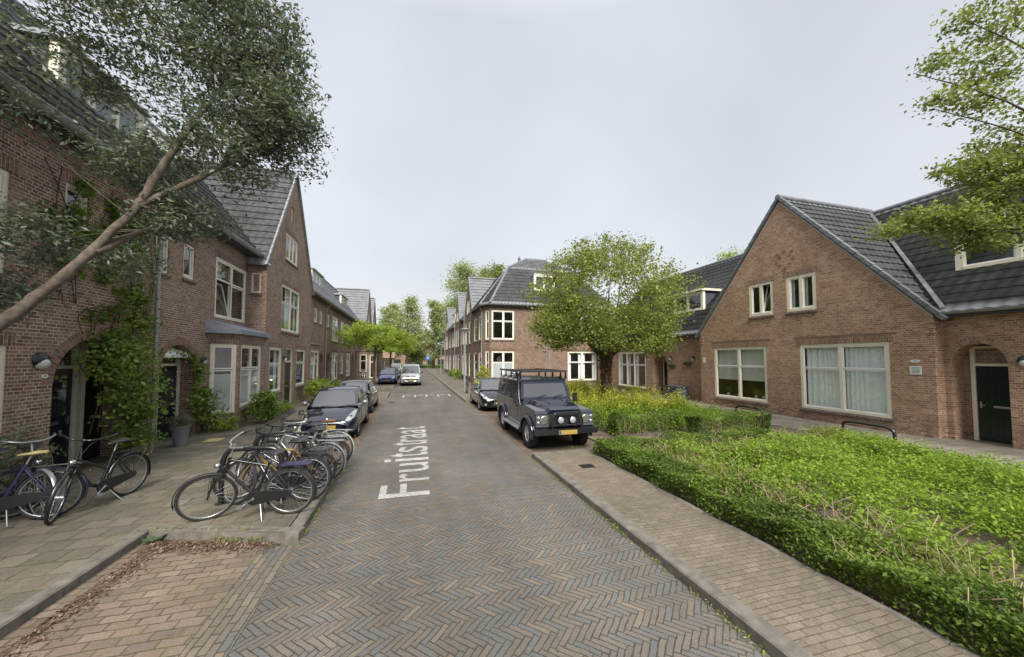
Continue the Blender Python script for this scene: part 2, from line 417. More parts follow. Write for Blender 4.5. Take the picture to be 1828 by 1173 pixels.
M['blackcar'] = simple('black_car_paint', (.01, .011, .013), .16, .3, var=.06, coat=1.)
M['bluecar'] = simple('blue_car_paint', (.05, .085, .33), .2, .3, var=.05, coat=1.)
M['silvercar'] = simple('silver_car_paint', (.5, .52, .54), .25, .6, var=.04, coat=1.)
M['carglass'] = NT('car_glass').mat
t = NT('car_glass_dark'); M['carglass'] = t.done(t.principled((.035, .04, .047, 1), .04, 0, .8, coat=.6, ior=1.75))
M['lens'] = simple('headlight_lens', (.42, .44, .45), .12, .35, var=.25, scale=25, coat=.8)
M['lensred'] = simple('tail_lens', (.11, .018, .012), .15, coat=.8)
M['lensamber'] = simple('amber_lens', (.5, .2, .04), .15, coat=.6)
M['plate_y'] = simple('plate_yellow', (.34, .25, .05), .45, var=.1, scale=9)
M['plate_b'] = simple('plate_blue', (.02, .05, .3), .45)
M['rim'] = simple('rim_alloy', (.45, .46, .47), .4, .4, var=.1)

M['box'] = simple('grey_blue_box', (.055, .065, .085), .55, var=.08)
M['pot'] = simple('grey_pot', (.2, .21, .23), .6, var=.12)
M['sign_blue'] = simple('sign_blue', (.03, .14, .5), .4, var=.03)
M['lampgrey'] = simple('lamp_post_grey', (.22, .235, .235), .5, .2, var=.12, dirt=.2)
M['mat_y'] = simple('yellow_mat', (.42, .36, .16), .9)
M['motor'] = simple('motorcycle_black', (.012, .012, .014), .35)
# pavings
M['herring'] = herringbone_mat('herringbone_clinker', [(0, (.128, .131, .129)), (.22, (.138, .137, .132)), (.36, (.142, .129, .115)), (.65, (.15, .133, .115)), (.93, (.166, .144, .121)), (1, (.2, .168, .132))])
M['strip'] = paver_mat('gutter_clinker', [(0, (.135, .138, .135)), (.5, (.165, .142, .118)), (1, (.21, .175, .14))], .24, .075, swap=True, wob=.02, moss=.55, jw=.009)
M['bay'] = paver_mat('bay_brick', [(0, (.155, .125, .105)), (.5, (.19, .147, .118)), (1, (.225, .178, .143))], .235, .122, mortar=(.075, .06, .035), jw=.012, moss=.75, mosscol=(.13, .14, .045), wob=.04)
M['bay_r'] = paver_mat('bay_brick_red', [(0, (.13, .1, .082)), (.5, (.165, .12, .095)), (1, (.205, .155, .12))], .21, .07, jw=.008, moss=.3, swap=True)
M['tiles'] = paver_mat('pavement_tile', [(0, (.128, .118, .095)), (.4, (.155, .14, .112)), (.7, (.175, .15, .12)), (1, (.2, .175, .142))], .31, .31, mortar=(.06, .058, .036), jw=.014, moss=1.2, mosscol=(.12, .13, .045), wob=.03, jd=.85)
M['walk_r'] = paver_mat('pavement_brick_right', [(0, (.165, .138, .105)), (.5, (.185, .155, .119)), (1, (.21, .177, .138))], .2, .077, mortar=(.085, .068, .045), jw=.008, moss=.35, wob=.03, jd=.65)
M['path_r'] = paver_mat('path_tile_right', [(0, (.2, .18, .15)), (1, (.27, .245, .21))], .3, .3, jw=.01, moss=.5)
M['ground'] = simple('ground_earth', (.12, .115, .08), .95, var=.3, scale=.8)
M['grass'] = leaf_mat('grass_blades', (.09, .14, .02), (.2, .3, .04), .2, .3)
M['grassplane'] = simple('grass_ground', (.1, .17, .03), .95, var=.35, scale=2)
# leaves
M['l_gum'] = leaf_mat('leaf_greygreen', (.055, .075, .055), (.135, .165, .125), .5, .3, (.26, .29, .17))
M['l_haw'] = leaf_mat('leaf_hawthorn', (.125, .16, .038), (.25, .285, .07), .3, .45, (.4, .43, .13))
M['l_lime'] = leaf_mat('leaf_lime', (.12, .19, .025), (.25, .37, .045), .25, .45, (.38, .5, .085))
M['l_hedge'] = leaf_mat('leaf_hedge', (.075, .12, .025), (.17, .25, .04), .3, .45, (.31, .4, .08))
M['l_yel'] = leaf_mat('leaf_yellow', (.2, .24, .035), (.42, .42, .06), .3, .45, (.62, .56, .1))
M['l_far_haze'] = leaf_mat('leaf_far_haze', (.23, .27, .14), (.34, .385, .19), .2, .5, (.45, .49, .25))  # distance haze painted in: leaf colours of the far trees mixed with grey
M['l_right'] = leaf_mat('leaf_right', (.12, .15, .045), (.23, .265, .08), .3, .5, (.36, .4, .14))
M['l_fresh'] = leaf_mat('leaf_fresh', (.19, .25, .045), (.29, .37, .06), .25, .5, (.39, .47, .09))
M['l_mix'] = leaf_mat('leaf_climber', (.07, .125, .03), (.18, .26, .055), .4, .4, (.36, .43, .12))
M['l_dry'] = leaf_mat('leaf_dry', (.09, .058, .042), (.16, .105, .075), .2, .1, (.3, .23, .17))
M['l_sage'] = leaf_mat('leaf_sage', (.1, .14, .08), (.2, .25, .15), .3, .3)

M['paint_line'] = herringbone_mat('road_paint', [(0, (.40, .405, .395)), (.5, (.46, .46, .445)), (1, (.53, .53, .51))], mortar=(.15, .145, .13), jw=.0085)
# ------------------------------------------------------------------ camera, world
cam = bpy.data.cameras.new('camera'); co = bpy.data.objects.new('camera', cam); C.objects.link(co)
cam.sensor_width = 36; cam.lens = 36 * 640 / 1828; cam.clip_end = 2000; cam.clip_start = .05
co.location = (0, 0, 2.5); co.rotation_euler = (R(90 + 2.5051), 0, -R(15.5284)); cam.shift_y = (612 - 586.5) / 1828
bpy.context.scene.camera = co
sc = bpy.context.scene
w = bpy.data.worlds.new('World'); sc.world = w; w.use_nodes = True
nt = w.node_tree; nt.nodes.clear()
SUN_EL, SUN_AZ = R(44), R(187)          # azimuth clockwise from +Y
sky = nt.nodes.new('ShaderNodeTexSky'); sky.sky_type = 'NISHITA'; sky.sun_disc = False; sky.sun_elevation = SUN_EL; sky.sun_rotation = SUN_AZ
sky.air_density = 1.2; sky.dust_density = 2.5
# overcast veil: grey-blue cloud deck over the clear sky, brighter low down and in broad soft banks
tc = nt.nodes.new('ShaderNodeTexCoord'); sx = nt.nodes.new('ShaderNodeSeparateXYZ'); nt.links.new(tc.outputs['Generated'], sx.inputs[0])
rp = nt.nodes.new('ShaderNodeValToRGB'); nt.links.new(sx.outputs[2], rp.inputs[0])
el = rp.color_ramp.elements; el[0].position = 0; el[0].color = (4.95, 4.97, 5.05, 1); el[1].position = 1.0; el[1].color = (8.2, 8.3, 8.5, 1)
e = rp.color_ramp.elements.new(.25); e.color = (4.08, 4.2, 4.45, 1); e = rp.color_ramp.elements.new(.7); e.color = (3.6, 3.76, 4.1, 1)
nz = nt.nodes.new('ShaderNodeTexNoise'); nz.inputs['Scale'].default_value = 2.1; nz.inputs['Detail'].default_value = 6; nz.inputs['Roughness'].default_value = .45
nt.links.new(tc.outputs['Generated'], nz.inputs['Vector'])
mrn = nt.nodes.new('ShaderNodeMapRange'); mrn.inputs[1].default_value = .3; mrn.inputs[2].default_value = .7; mrn.inputs[3].default_value = .89; mrn.inputs[4].default_value = 1.06
nt.links.new(nz.outputs[0], mrn.inputs[0])
vm = nt.nodes.new('ShaderNodeVectorMath'); vm.operation = 'SCALE'; nt.links.new(rp.outputs[0], vm.inputs[0]); nt.links.new(mrn.outputs[0], vm.inputs['Scale'])
mx = nt.nodes.new('ShaderNodeMix'); mx.data_type = 'RGBA'; mx.inputs[0].default_value = .9
nt.links.new(sky.outputs[0], mx.inputs[6]); nt.links.new(vm.outputs[0], mx.inputs[7])
bg = nt.nodes.new('ShaderNodeBackground'); bg.inputs[1].default_value = .1; nt.links.new(mx.outputs[2], bg.inputs[0])
wo = nt.nodes.new('ShaderNodeOutputWorld'); nt.links.new(bg.outputs[0], wo.inputs[0])
sl = bpy.data.lights.new('sun', 'SUN'); sl.energy = 3.0; sl.angle = R(24); sl.color = (1, .95, .87)
so = bpy.data.objects.new('sun', sl); C.objects.link(so)
sd = Vector((math.sin(SUN_AZ) * math.cos(SUN_EL), math.cos(SUN_AZ) * math.cos(SUN_EL), math.sin(SUN_EL)))
so.rotation_euler = sd.to_track_quat('Z', 'Y').to_euler(); so.location = (0, -10, 30)
sc.view_settings.view_transform = 'Standard'; sc.view_settings.look = 'None'; sc.view_settings.gamma = 1; sc.view_settings.exposure = 1.02
sc.cycles.use_denoising = True; sc.cycles.max_bounces = 6; sc.cycles.transparent_max_bounces = 12
sc.cycles.diffuse_bounces = 3; sc.cycles.glossy_bounces = 3; sc.cycles.sample_clamp_indirect = 6

# ------------------------------------------------------------------ setting
def struct(name, mb, mat, label=None, loc=None):
    o = mb.build(name, mat, None, loc=loc); o['kind'] = 'structure'
    if label: o['label'] = label
    return o
def sheet(pts, z, m=0, mb=None):
    mb = mb or MB(); tri = tessellate_polygon([[Vector((p[0], p[1], 0)) for p in pts]])
    return mb.add([(p[0], p[1], z) for p in pts], [list(t) for t in tri], m)
struct('ground', MB().poly([(-400, -60, -.03), (400, -60, -.03), (400, 700, -.03), (-400, 700, -.03)]), M['ground'], 'earth ground under and around the street')
rd = MB(); sheet([(-1.47, -6), (2.93, -6), (2.93, 96), (-1.47, 96)], 0, 0, rd)
struct('road', rd, M['herring'], 'road of brown and blue-grey clinkers laid in herringbone')
sheet_mb = MB(); sheet([(-1.86, -6), (-1.474, -6), (-1.474, 5.5), (-1.86, 5.6)], .001, 0, sheet_mb)
struct('gutter_strip', sheet_mb, M['strip'], 'narrow strip of lengthwise clinkers between road and parking bay')
b = MB(); sheet([(-3.5, -6), (-1.864, -6), (-1.864, 5.72), (-3.5, 6.3)], .002, 0, b)
struct('parking_bay', b, M['bay'], 'parking bay of large reddish bricks with mossy joints in the left foreground')
b = MB(); sheet([(-3.45, 9.6), (-1.474, 9.6), (-1.474, 24), (-3.45, 24)], .001, 0, b)
sheet([(-3.45, 27), (-1.474, 27), (-1.474, 31.5), (-3.45, 31.5)], .001, 0, b); sheet([(-3.45, 34.6), (-1.474, 34.6), (-1.474, 62), (-3.45, 62)], .001, 0, b)
struct('parking_lane', b, M['bay_r'], 'brick parking lane beside the left pavement')
b = MB(); sheet([(2.934, 8.8), (5.3, 8.8), (5.3, 20.2), (2.934, 20.2)], .001, 0, b)
struct('parking_lane', b, M['bay_r'], 'reddish brick parking lane under the off-road car and the black hatchback')
# left pavement (raised)
Zp = .12
def raised(name, pts, mat, label, z=Zp):
    m = MB(); sheet(pts, z, 0, m); n = len(pts)
    for i in range(n):
        a, c = pts[i], pts[(i + 1) % n]; m.poly([(a[0], a[1], -.02), (c[0], c[1], -.02), (c[0], c[1], z), (a[0], a[1], z)])
    return struct(name, m, mat, label)
raised('pavement', [(-9, -6), (-3.64, -6), (-3.64, 6.3), (-3.52, 6.26), (-1.66, 5.68), (-1.64, 9.3), (-3.6, 9.75), (-3.6, 23.9), (-1.64, 24.2), (-1.64, 26.8), (-3.6, 27.1), (-3.6, 31.4), (-1.64, 31.7), (-1.64, 34.3), (-3.6, 34.7), (-3.6, 64), (-9, 64)],
       M['tiles'], 'left pavement of mossy grey-brown square tiles')
raised('pavement', [(3.12, -6), (4.4, -6), (4.4, 8.6), (3.12, 8.6)], M['walk_r'], 'right foreground pavement of small yellow-brown bricks')
raised('pavement', [(3.12, 20.6), (6.4, 20.6), (6.4, 94), (3.12, 94)], M['tiles'], 'right pavement beyond the parked black hatchback')
raised('pavement', [(12.5, -6), (18, -6), (18, 29), (5.5, 29), (5.5, 27.0), (12.5, 26.6)], M['path_r'], 'tiled path in front of the right hand gable house')
# garden beds of bare soil
raised('garden_soil', [(4.4, -6), (12.5, -6), (12.5, 8.7), (4.4, 8.7)], M['soil'], 'soil of the near planting bed', .09)
raised('garden_soil', [(5.3, 10.4), (11.3, 8.7), (12.5, 8.7), (12.5, 26.7), (5.3, 26.9)], M['soil'], 'soil of the far planting bed', .1)
raised('path', [(4.41, 8.7), (11.3, 8.7), (5.31, 10.39), (5.31, 8.9)], M['walk_r'], 'short brick path between the two planting beds', .05)
# kerbs: separate stones
def kerb_line(pts, wd, z, label, side=1):
    m = MB()
    for (a, c) in zip(pts[:-1], pts[1:]):
        a, c = Vector((*a, 0)), Vector((*c, 0)); L = (c - a).length; d = (c - a) / L; nr = Vector((-d.y, d.x, 0)) * side; k = 0
        while k < L - .02:
            e = min(k + 1.0, L); p, q = a + d * (k + .004), a + d * (e - .004)
            dz = random.uniform(-.004, .004); bv = .018
            sec = [(0, -.03), (0, z - bv + dz), (bv, z + dz), (wd, z + dz), (wd, -.03)]
            A = [p + nr * s_ + Vector((0, 0, h)) for s_, h in sec]; B = [q + nr * s_ + Vector((0, 0, h)) for s_, h in sec]; n = len(sec)
            m.add(A + B, [list(range(n))[::-1], list(range(n, 2 * n))] + [(i, (i + 1) % n, n + (i + 1) % n, n + i) for i in range(n)])
            k += 1.0
    return struct('kerb', m, M['kerb'], label)
kerb_line([(-3.5, -6), (-3.5, 6.25)], .16, .123, 'kerb stones along the left side of the foreground parking bay', 1)
kerb_line([(-3.5, 6.25), (-1.474, 5.62)], .16, .1235, 'kerb stones across the end of the foreground parking bay', 1)
kerb_line([(-1.474, 5.62), (-1.474, 9.45)], .16, .123, 'kerb stones between the bicycles and the road', 1)
kerb_line([(-1.474, 9.45), (-3.45, 9.62), (-3.45, 24.0), (-1.474, 24.05), (-1.474, 26.95), (-3.45, 27.0), (-3.45, 31.5), (-1.474, 31.6), (-1.474, 34.5), (-3.45, 34.6), (-3.45, 62)], .15, .124, 'kerb stones around the left parking lane', 1)
kerb_line([(2.934, -6), (2.934, 8.7), (4.35, 8.72)], .185, .123, 'kerb stones along the right foreground pavement', -1)
kerb_line([(4.3, 20.45), (2.934, 20.45), (2.934, 94)], .185, .123, 'kerb stones along the far right pavement', -1)
kerb_line([(4.32, -6), (4.32, 8.6)], .07, .135, 'thin edging stones between pavement and hedge', -1)
# manhole / drain covers
def drain(x, y, z, w_=.22, l_=.3, label='', loc=None):
    m = MB(); m.box(x - w_, x + w_, y - l_, y + l_, z, z + .006)
    for i in range(6):
        yy = y - l_ * .8 + i * l_ * .32; m.box(x - w_ * .8, x + w_ * .8, yy - .012, yy + .012, z + .006, z + .009, 1)
    o = m.build('drain_cover', [M['blackm'], M['dark']], loc=(x, y, z)); tag(o, label, 'drain cover'); return o
drain(3.75, 7.3, Zp + .002, .16, .12, 'small iron drain cover set in the right pavement ahead of the off-road car')
drain(-1.1, 21.6, .003, .2, .14, 'dark iron drain cover in the road behind the second parked car')

# painted street name, letters lying along the road
def text_marking(letters, label):
    objs = MB()
    for ch, y0, y1, xt, xb in letters:     # letter spans y0..y1 along the road, top at xt, foot at xb
        if ch == 'i':
            for (xa, xc) in ((xb, xb + (xt - xb) * .76), (xb + (xt - xb) * .86, xt)): objs.poly([(xa, y0, .004), (xa, y1, .004), (xc, y1, .004), (xc, y0, .004)])
            continue
        cu = bpy.data.curves.new('tmp', 'FONT'); cu.body = ch; cu.size = 1; cu.offset = .004
        ob = bpy.data.objects.new('tmp', cu); C.objects.link(ob); bpy.context.view_layer.update()
        me = bpy.data.meshes.new_from_object(ob.evaluated_get(bpy.context.evaluated_depsgraph_get()))
        co_ = [v.co for v in me.vertices]; x0 = min(c.x for c in co_); x1 = max(c.x for c in co_); h0 = min(c.y for c in co_); h1 = max(c.y for c in co_)
        vs = [(xb + (xt - xb) * (c.y - h0) / (h1 - h0), y0 + (y1 - y0) * (c.x - x0) / (x1 - x0), .004) for c in co_]
        objs.add(vs, [list(p.vertices) for p in me.polygons])
        bpy.data.objects.remove(ob); bpy.data.meshes.remove(me)
    o = objs.build('road_lettering', M['paint_line'], loc=(0, letters[0][1], 0)); tag(o, label, 'road marking'); return o
text_marking([('F', 6.88, 7.58, -.56, .34), ('r', 7.72, 8.22, -.24, .37), ('u', 8.34, 9.02, -.26, .40), ('i', 9.24, 9.46, -.62, .42), ('t', 9.62, 10.02, -.55, .43), ('s', 10.1, 10.68, -.33, .45),
              ('t', 10.9, 11.22, -.58, .46), ('r', 11.32, 11.72, -.34, .47), ('a', 11.8, 12.42, -.34, .48), ('a', 12.55, 13.16, -.34, .49), ('t', 13.34, 13.7, -.58, .5)],
             'white painted street name Fruitstraat on the herringbone road')
m = MB()
for i in range(5):
    x = -.62 + i * .75; m.poly([(x, 24.2, .004), (x + .13, 24.2, .004), (x + .16, 25.6, .004), (x + .03, 25.6, .004)])
    if i < 4: m.poly([(x + .25, 25.3, .004), (x + .6, 25.3, .004), (x + .6, 25.55, .004), (x + .25, 25.55, .004)])
tag(m.build('road_dashes', M['paint_line'], loc=(0, 25, 0)), 'row of short white dashes painted across the road', 'road marking')

# ------------------------------------------------------------------ building kit
class Fr:
    def __init__(s, o, u, n): s.o = Vector(o); s.u = Vector(u).normalized(); s.n = Vector(n).normalized()
    def p(s, u, z, d=0.): v = s.o + s.u * u + s.n * d; return (v.x, v.y, z)
    def box(s, mb, u0, u1, z0, z1, d0, d1, m=0):
        return mb.hexa([s.p(u0, z0, d0), s.p(u1, z0, d0), s.p(u1, z1, d0), s.p(u0, z1, d0)], [s.p(u0, z0, d1), s.p(u1, z0, d1), s.p(u1, z1, d1), s.p(u0, z1, d1)], m)
def arch_pts(u0, u1, z0, zs, rise, n=14):
    """opening outline, anticlockwise from bottom left"""
    c = (u0 + u1) / 2; a = (u1 - u0) / 2
    pts = [(u0, z0), (u1, z0)]
    for i in range(n + 1):
        t = PI * i / n; pts.append((c + a * math.cos(t), zs + rise * math.sin(t)))
    return pts
def wall(mb, F, outer, holes, m=0):
    """holes: list of (outline, reveal depth)"""
    loops = [[Vector((u, z, 0)) for u, z in outer]] + [[Vector((u, z, 0)) for u, z in h[0]] for h in holes]
    flat = [p for l in loops for p in l]; tri = tessellate_polygon(loops)
    mb.add([F.p(p.x, p.y) for p in flat], [list(t) for t in tri], m)
    for h, dep in holes:
        n = len(h)
        for i in range(n):
            a, b = h[i], h[(i + 1) % n]
            mb.add([F.p(a[0], a[1]), F.p(b[0], b[1]), F.p(b[0], b[1], -dep), F.p(a[0], a[1], -dep)], [(0, 1, 2, 3)], m)
def rect(u0, u1, z0, z1): return [(u0, z0), (u1, z0), (u1, z1), (u0, z1)]
def strip(mb, F, u0, u1, z0, z1, d0, d1, m):
    F.box(mb, u0, u1, z0, z1, d0, d1, m)

def window(F, house, u0, u1, z0, z1, cols=2, tr=.34, dep=.1, curtain=None, frost=False, openx=None, sill=True, soldier=None, splits=None, fw=.085, lab=None, simple_=False):
    """window > frame (itself), sash, pane, sill, curtain"""
    P = F.p; d1 = -dep + .045; d0 = -dep - .06
    fr = MB()
    F.box(fr, u0, u0 + fw, z0, z1, d0, d1); F.box(fr, u1 - fw, u1, z0, z1, d0, d1)
    F.box(fr, u0 + fw, u1 - fw, z1 - fw, z1, d0, d1); F.box(fr, u0 + fw, u1 - fw, z0, z0 + fw * .9, d0, d1 + .02)
    W = u1 - u0 - 2 * fw; mull = fw * .95
    if splits is None: splits = [i / cols for i in range(1, cols)]
    xs = [u0 + fw] + [u0 + fw + W * s for s in splits] + [u1 - fw]
    for x in xs[1:-1]: F.box(fr, x - mull / 2, x + mull / 2, z0 + fw * .9, z1 - fw, d0, d1 - .003)
    w = fr.build('window', M['cream'], house)
    if lab: w['label'] = lab
    sa = MB(); pn = MB(); pf = MB(); cu = MB()
    zt = z1 - fw; zb = z0 + fw * .9; zm = zt - (zt - zb) * tr if tr else None
    sw = .042
    for i in range(len(xs) - 1):
        a = xs[i] + (mull / 2 if i else 0) + .002; b = xs[i + 1] - (mull / 2 if i < len(xs) - 2 else 0) - .002
        cells = [(zb, zt, 0)] if zm is None else [(zb, zm - .012, 0), (zm + .012, zt, 1)]
        for (q0, q1, top) in cells:
            dd = d1 - .012 - (0 if top else .018)
            tilt = .0
            if openx == i and not top: tilt = .26 * min(1, (q1 - q0))
            def T(u, z, d): # tilt inwards at the top
                k = (z - q0) / (q1 - q0); return P(u, z, d - tilt * k)
            def bx(mb, ua, ub, za, zb_, da, db):
                mb.hexa([T(ua, za, da), T(ub, za, da), T(ub, zb_, da), T(ua, zb_, da)], [T(ua, za, db), T(ub, za, db), T(ub, zb_, db), T(ua, zb_, db)])
            bx(sa, a, a + sw, q0, q1, dd - .03, dd); bx(sa, b - sw, b, q0, q1, dd - .03, dd)
            bx(sa, a + sw, b - sw, q1 - sw, q1, dd - .03, dd); bx(sa, a + sw, b - sw, q0, q0 + sw * 1.2, dd - .03, dd)
            fro = frost and not top
            g = pf if fro else pn
            zt_ = q1 - sw
            if fro:
                zf = zt_ - (.1 if frost is True else 0); g.add([T(a + sw, q0 + sw, dd - .015), T(b - sw, q0 + sw, dd - .015), T(b - sw, zf, dd - .015), T(a + sw, zf, dd - .015)], [(0, 1, 2, 3)])
                if frost is True: pn.add([T(a + sw, zf + .003, dd - .015), T(b - sw, zf + .003, dd - .015), T(b - sw, zt_, dd - .015), T(a + sw, zt_, dd - .015)], [(0, 1, 2, 3)])
            else:
                g.add([T(a + sw, q0 + sw, dd - .015), T(b - sw, q0 + sw, dd - .015), T(b - sw, zt_, dd - .015), T(a + sw, zt_, dd - .015)], [(0, 1, 2, 3)])
        if curtain == 'gauze':
            n = int((b - a) / .02); 
            col = []
            for k in range(n + 1):
                u = a + (b - a) * k / n; d = d0 - .07 + .022 * math.sin(u * 37 + 2 * math.sin(u * 7)) + .01 * math.sin(u * 90)
                col += [P(u, zb - .05, d), P(u, zt + .05, d)]
            cu.add(col, [(2 * k, 2 * k + 2, 2 * k + 3, 2 * k + 1) for k in range(n)], 0, True)
        elif curtain and curtain[0] == 'blind':
            F.box(cu, a - .02, b + .02, zb + (zt - zb) * curtain[1], zt + .05, d0 - .05, d0 - .045)
        elif curtain == 'side':
            for (ca, cb) in ((a - .03, a + (b - a) * .22), (b - (b - a) * .2, b + .03)):
                n = 12; col = []
                for k in range(n + 1):
                    u = ca + (cb - ca) * k / n; d = d0 - .08 + .02 * math.sin(k * 2.2); col += [P(u, zb - .05, d), P(u, zt + .05, d)]
                cu.add(col, [(2 * k, 2 * k + 2, 2 * k + 3, 2 * k + 1) for k in range(n)], 0, True)
    if openx is not None and simple_: pass
    sa.build('sash', M['white'], w); 
    if pn.f: pn.build('pane', M['glass'], w)
    if pf.f: pf.build('pane', M['frost'], w)
    if cu.f: cu.build('curtain' if curtain in ('gauze', 'side') else 'roller_blind', M['curt'] if curtain in ('gauze', 'side') else M['blind'], w)
    if sill:
        s_ = MB(); a, b, zz = u0 - .05, u1 + .05, z0
        s_.hexa([P(a, zz - .09, -dep + .01), P(b, zz - .09, -dep + .01), P(b, zz - .004, -dep + .01), P(a, zz - .004, -dep + .01)],
                [P(a, zz - .12, .055), P(b, zz - .12, .055), P(b, zz - .055, .055), P(a, zz - .055, .055)])
        s_.build('sill', M['sill'], w)
    if soldier:
        s_ = MB(); F.box(s_, u0 - .1, u1 + .1, z1 + .003, z1 + .215, -dep + .01, .012); s_.build('lintel', soldier, w)
    return w

def door(F, house, u0, u1, z0, z1, dep, mat, light=.42, arch=None, slot=True, panel='solid', side=False):
    """door frame with leaf, handle, fanlight"""
    fw = .09; d0, d1 = -dep - .06, -dep + .03
    fr = MB(); F.box(fr, u0, u0 + fw, z0, z1, d0, d1); F.box(fr, u1 - fw, u1, z0, z1, d0, d1)
    F.box(fr, u0 + fw, u1 - fw, z1 - fw * .8, z1, d0, d1); zl = z1 - fw - light
    if light: F.box(fr, u0 + fw, u1 - fw, zl - .07, zl, d0, d1 + .01)
    w = fr.build('door_frame', M['cream'], house)
    lf = MB(); F.box(lf, u0 + fw, u1 - fw, z0 + .03, (zl - .07) if light else z1 - fw * .8, d0 + .02, -dep - .01)
    zt = (zl - .07) if light else z1 - fw
    uu0, uu1 = u0 + fw, u1 - fw
    dl = lf.build('door', mat, w)
    x = MB()
    if panel == 'glass':
        F.box(x, uu0 + .14, uu1 - .14, z0 + 1.15, zt - .15, -dep - .011, -dep - .004, 0)
    for za, zb_ in ((z0 + .15, z0 + .85),) if panel == 'glass' else ((z0 + .15, z0 + .9), (z0 + 1.1, zt - .15)):
        for i in range(5):
            ua = uu0 + .1 + (uu1 - uu0 - .2) * i / 5; F.box(x, ua + .008, ua + (uu1 - uu0 - .2) / 5 - .008, za, zb_, -dep - .011, -dep - .002, 1)
    x.build('door_panel', [M['carglass'], mat], w)
    h = MB(); F.box(h, uu1 - .09, uu1 - .05, z0 + .95, z0 + 1.13, -dep - .01, -dep + .005); F.box(h, uu1 - .16, uu1 - .06, z0 + 1.03, z0 + 1.055, -dep + .005, -dep + .05)
    ls = MB()
    if slot: F.box(ls, uu0 + .2, uu1 - .3, z0 + .98, z0 + 1.04, -dep - .009, -dep + .001)
    h.build('door_handle', M['alu'], w)
    if slot: ls.build('letter_slot', M['alu'], w)
    if light:
        g = MB(); g.add([F.p(uu0, zl, -dep - .01), F.p(uu1, zl, -dep - .01), F.p(uu1, z1 - fw * .8, -dep - .01), F.p(uu0, z1 - fw * .8, -dep - .01)], [(0, 1, 2, 3)]); g.build('fanlight', M['glass'], w)
    return w
def arch_ring(F, house, u0, u1, zs, rise, mat, wd=.22, d=.012, n=26, rings=2, name='arch_ring'):
    """individual voussoirs round an arched opening"""
    c = (u0 + u1) / 2; a = (u1 - u0) / 2; mb = MB()
    for k in range(rings):
        w0 = wd * k / rings + .004; w1 = wd * (k + 1) / rings - .004
        L = PI * (a + rise) / 2; nn = int(L / .072)
        for i in range(nn):
            t0, t1 = PI * (i + .07) / nn, PI * (i + .93) / nn
            q = []
            for dd in (-.02, d):
                q.append([F.p(c + (a + ww) * math.cos(tt), zs + (rise + ww) * math.sin(tt), dd) for ww, tt in ((w0, t0), (w1, t0), (w1, t1), (w0, t1))])
            mb.hexa(q[0], q[1], random.choice((0, 0, 1)))
    # mortar bed
    N = 24
    for i in range(N):
        t0, t1 = PI * i / N, PI * (i + 1) / N
        q = [[F.p(c + (a + ww) * math.cos(tt), zs + (rise + ww) * math.sin(tt), dd) for ww, tt in ((.0, t0), (wd, t0), (wd, t1), (.0, t1))] for dd in (-.02, d - .005)]
        mb.hexa(q[0], q[1], 2)
    return mb.build(name, mat, house)
M['vous1'] = simple('voussoir_a', (.24, .145, .105), .85, var=.3, scale=14); M['vous2'] = simple('voussoir_b', (.17, .105, .08), .85, var=.3, scale=14)
M['vous3'] = simple('voussoir_c', (.32, .2, .135), .85, var=.25, scale=14); M['mortar'] = simple('mortar', (.44, .39, .33), .9, var=.15)
VL = [M['vous1'], M['vous2'], M['mortar']]; VR = [M['vous3'], M['vous1'], M['mortar']]

def tile_roof(name, house, poly, mat, course=.42, wave=.3, thick=.045, sub=4, coarse=False, clip=True):
    """poly: convex coplanar 3D polygon (outside normal up). real stepped, waved tile courses clipped to it"""
    pts = [Vector(p) for p in poly]
    n = Vector((0, 0, 0))
    for i in range(len(pts)): n += pts[i].cross(pts[(i + 1) % len(pts)])
    n.normalize()
    if n.z < 0: n = -n
    hor = Vector((0, 0, 1)).cross(n).normalized(); up = n.cross(hor).normalized()
    if up.z < 0: up = -up
    o = pts[0]; U = [(p - o).dot(hor) for p in pts]; V = [(p - o).dot(up) for p in pts]
    v0, v1 = min(V), max(V); u0, u1 = min(U), max(U)
    if coarse: sub = 2; wave *= 2
    nu = max(2, int(math.ceil((u1 - u0) / wave)) * sub); nv = max(1, int(math.ceil((v1 - v0) / course)))
    du = math.ceil((u1 - u0) / wave) * wave / nu
    bm = bmesh.new(); rows = []
    for r in range(nv):
        for (vv, h) in ((v0 + r * course - .03, thick), (v0 + (r + 1) * course, .0)):
            row = []
            for i in range(nu + 1):
                ph = (i % sub) / sub; wv = .018 * math.cos(2 * PI * ph) if not coarse else 0
                jit = .003 * math.sin(i // sub * 12.9 + r * 78.2)
                row.append(bm.verts.new(o + hor * (u0 + i * du) + up * vv + n * (h + wv + jit)))
            rows.append(row)
    for k in range(len(rows) - 1):
        a, b = rows[k], rows[k + 1]
        for i in range(nu):
            f = bm.faces.new((a[i], a[i + 1], b[i + 1], b[i])); f.smooth = (k % 2 == 0) and not coarse
    if clip:
        cen = sum(pts, Vector()) / len(pts)
        for i in range(len(pts)):
            a, b = pts[i], pts[(i + 1) % len(pts)]; e = (b - a).normalized(); pn = e.cross(n).normalized()
            if (cen - a).dot(pn) > 0: pn = -pn
            bmesh.ops.bisect_plane(bm, geom=bm.verts[:] + bm.edges[:] + bm.faces[:], plane_co=a, plane_no=pn, clear_outer=True)
    bm.faces.ensure_lookup_table()
    # underside board
    base = [bm.verts.new(p - n * .03) for p in pts]; bm.faces.new(base)
    me = bpy.data.meshes.new(name); oo = org(house)
    bmesh.ops.translate(bm, verts=bm.verts, vec=-oo); bm.to_mesh(me); bm.free(); me.materials.append(mat)
    ob = bpy.data.objects.new(name, me); C.objects.link(ob); ob.parent = house; return ob
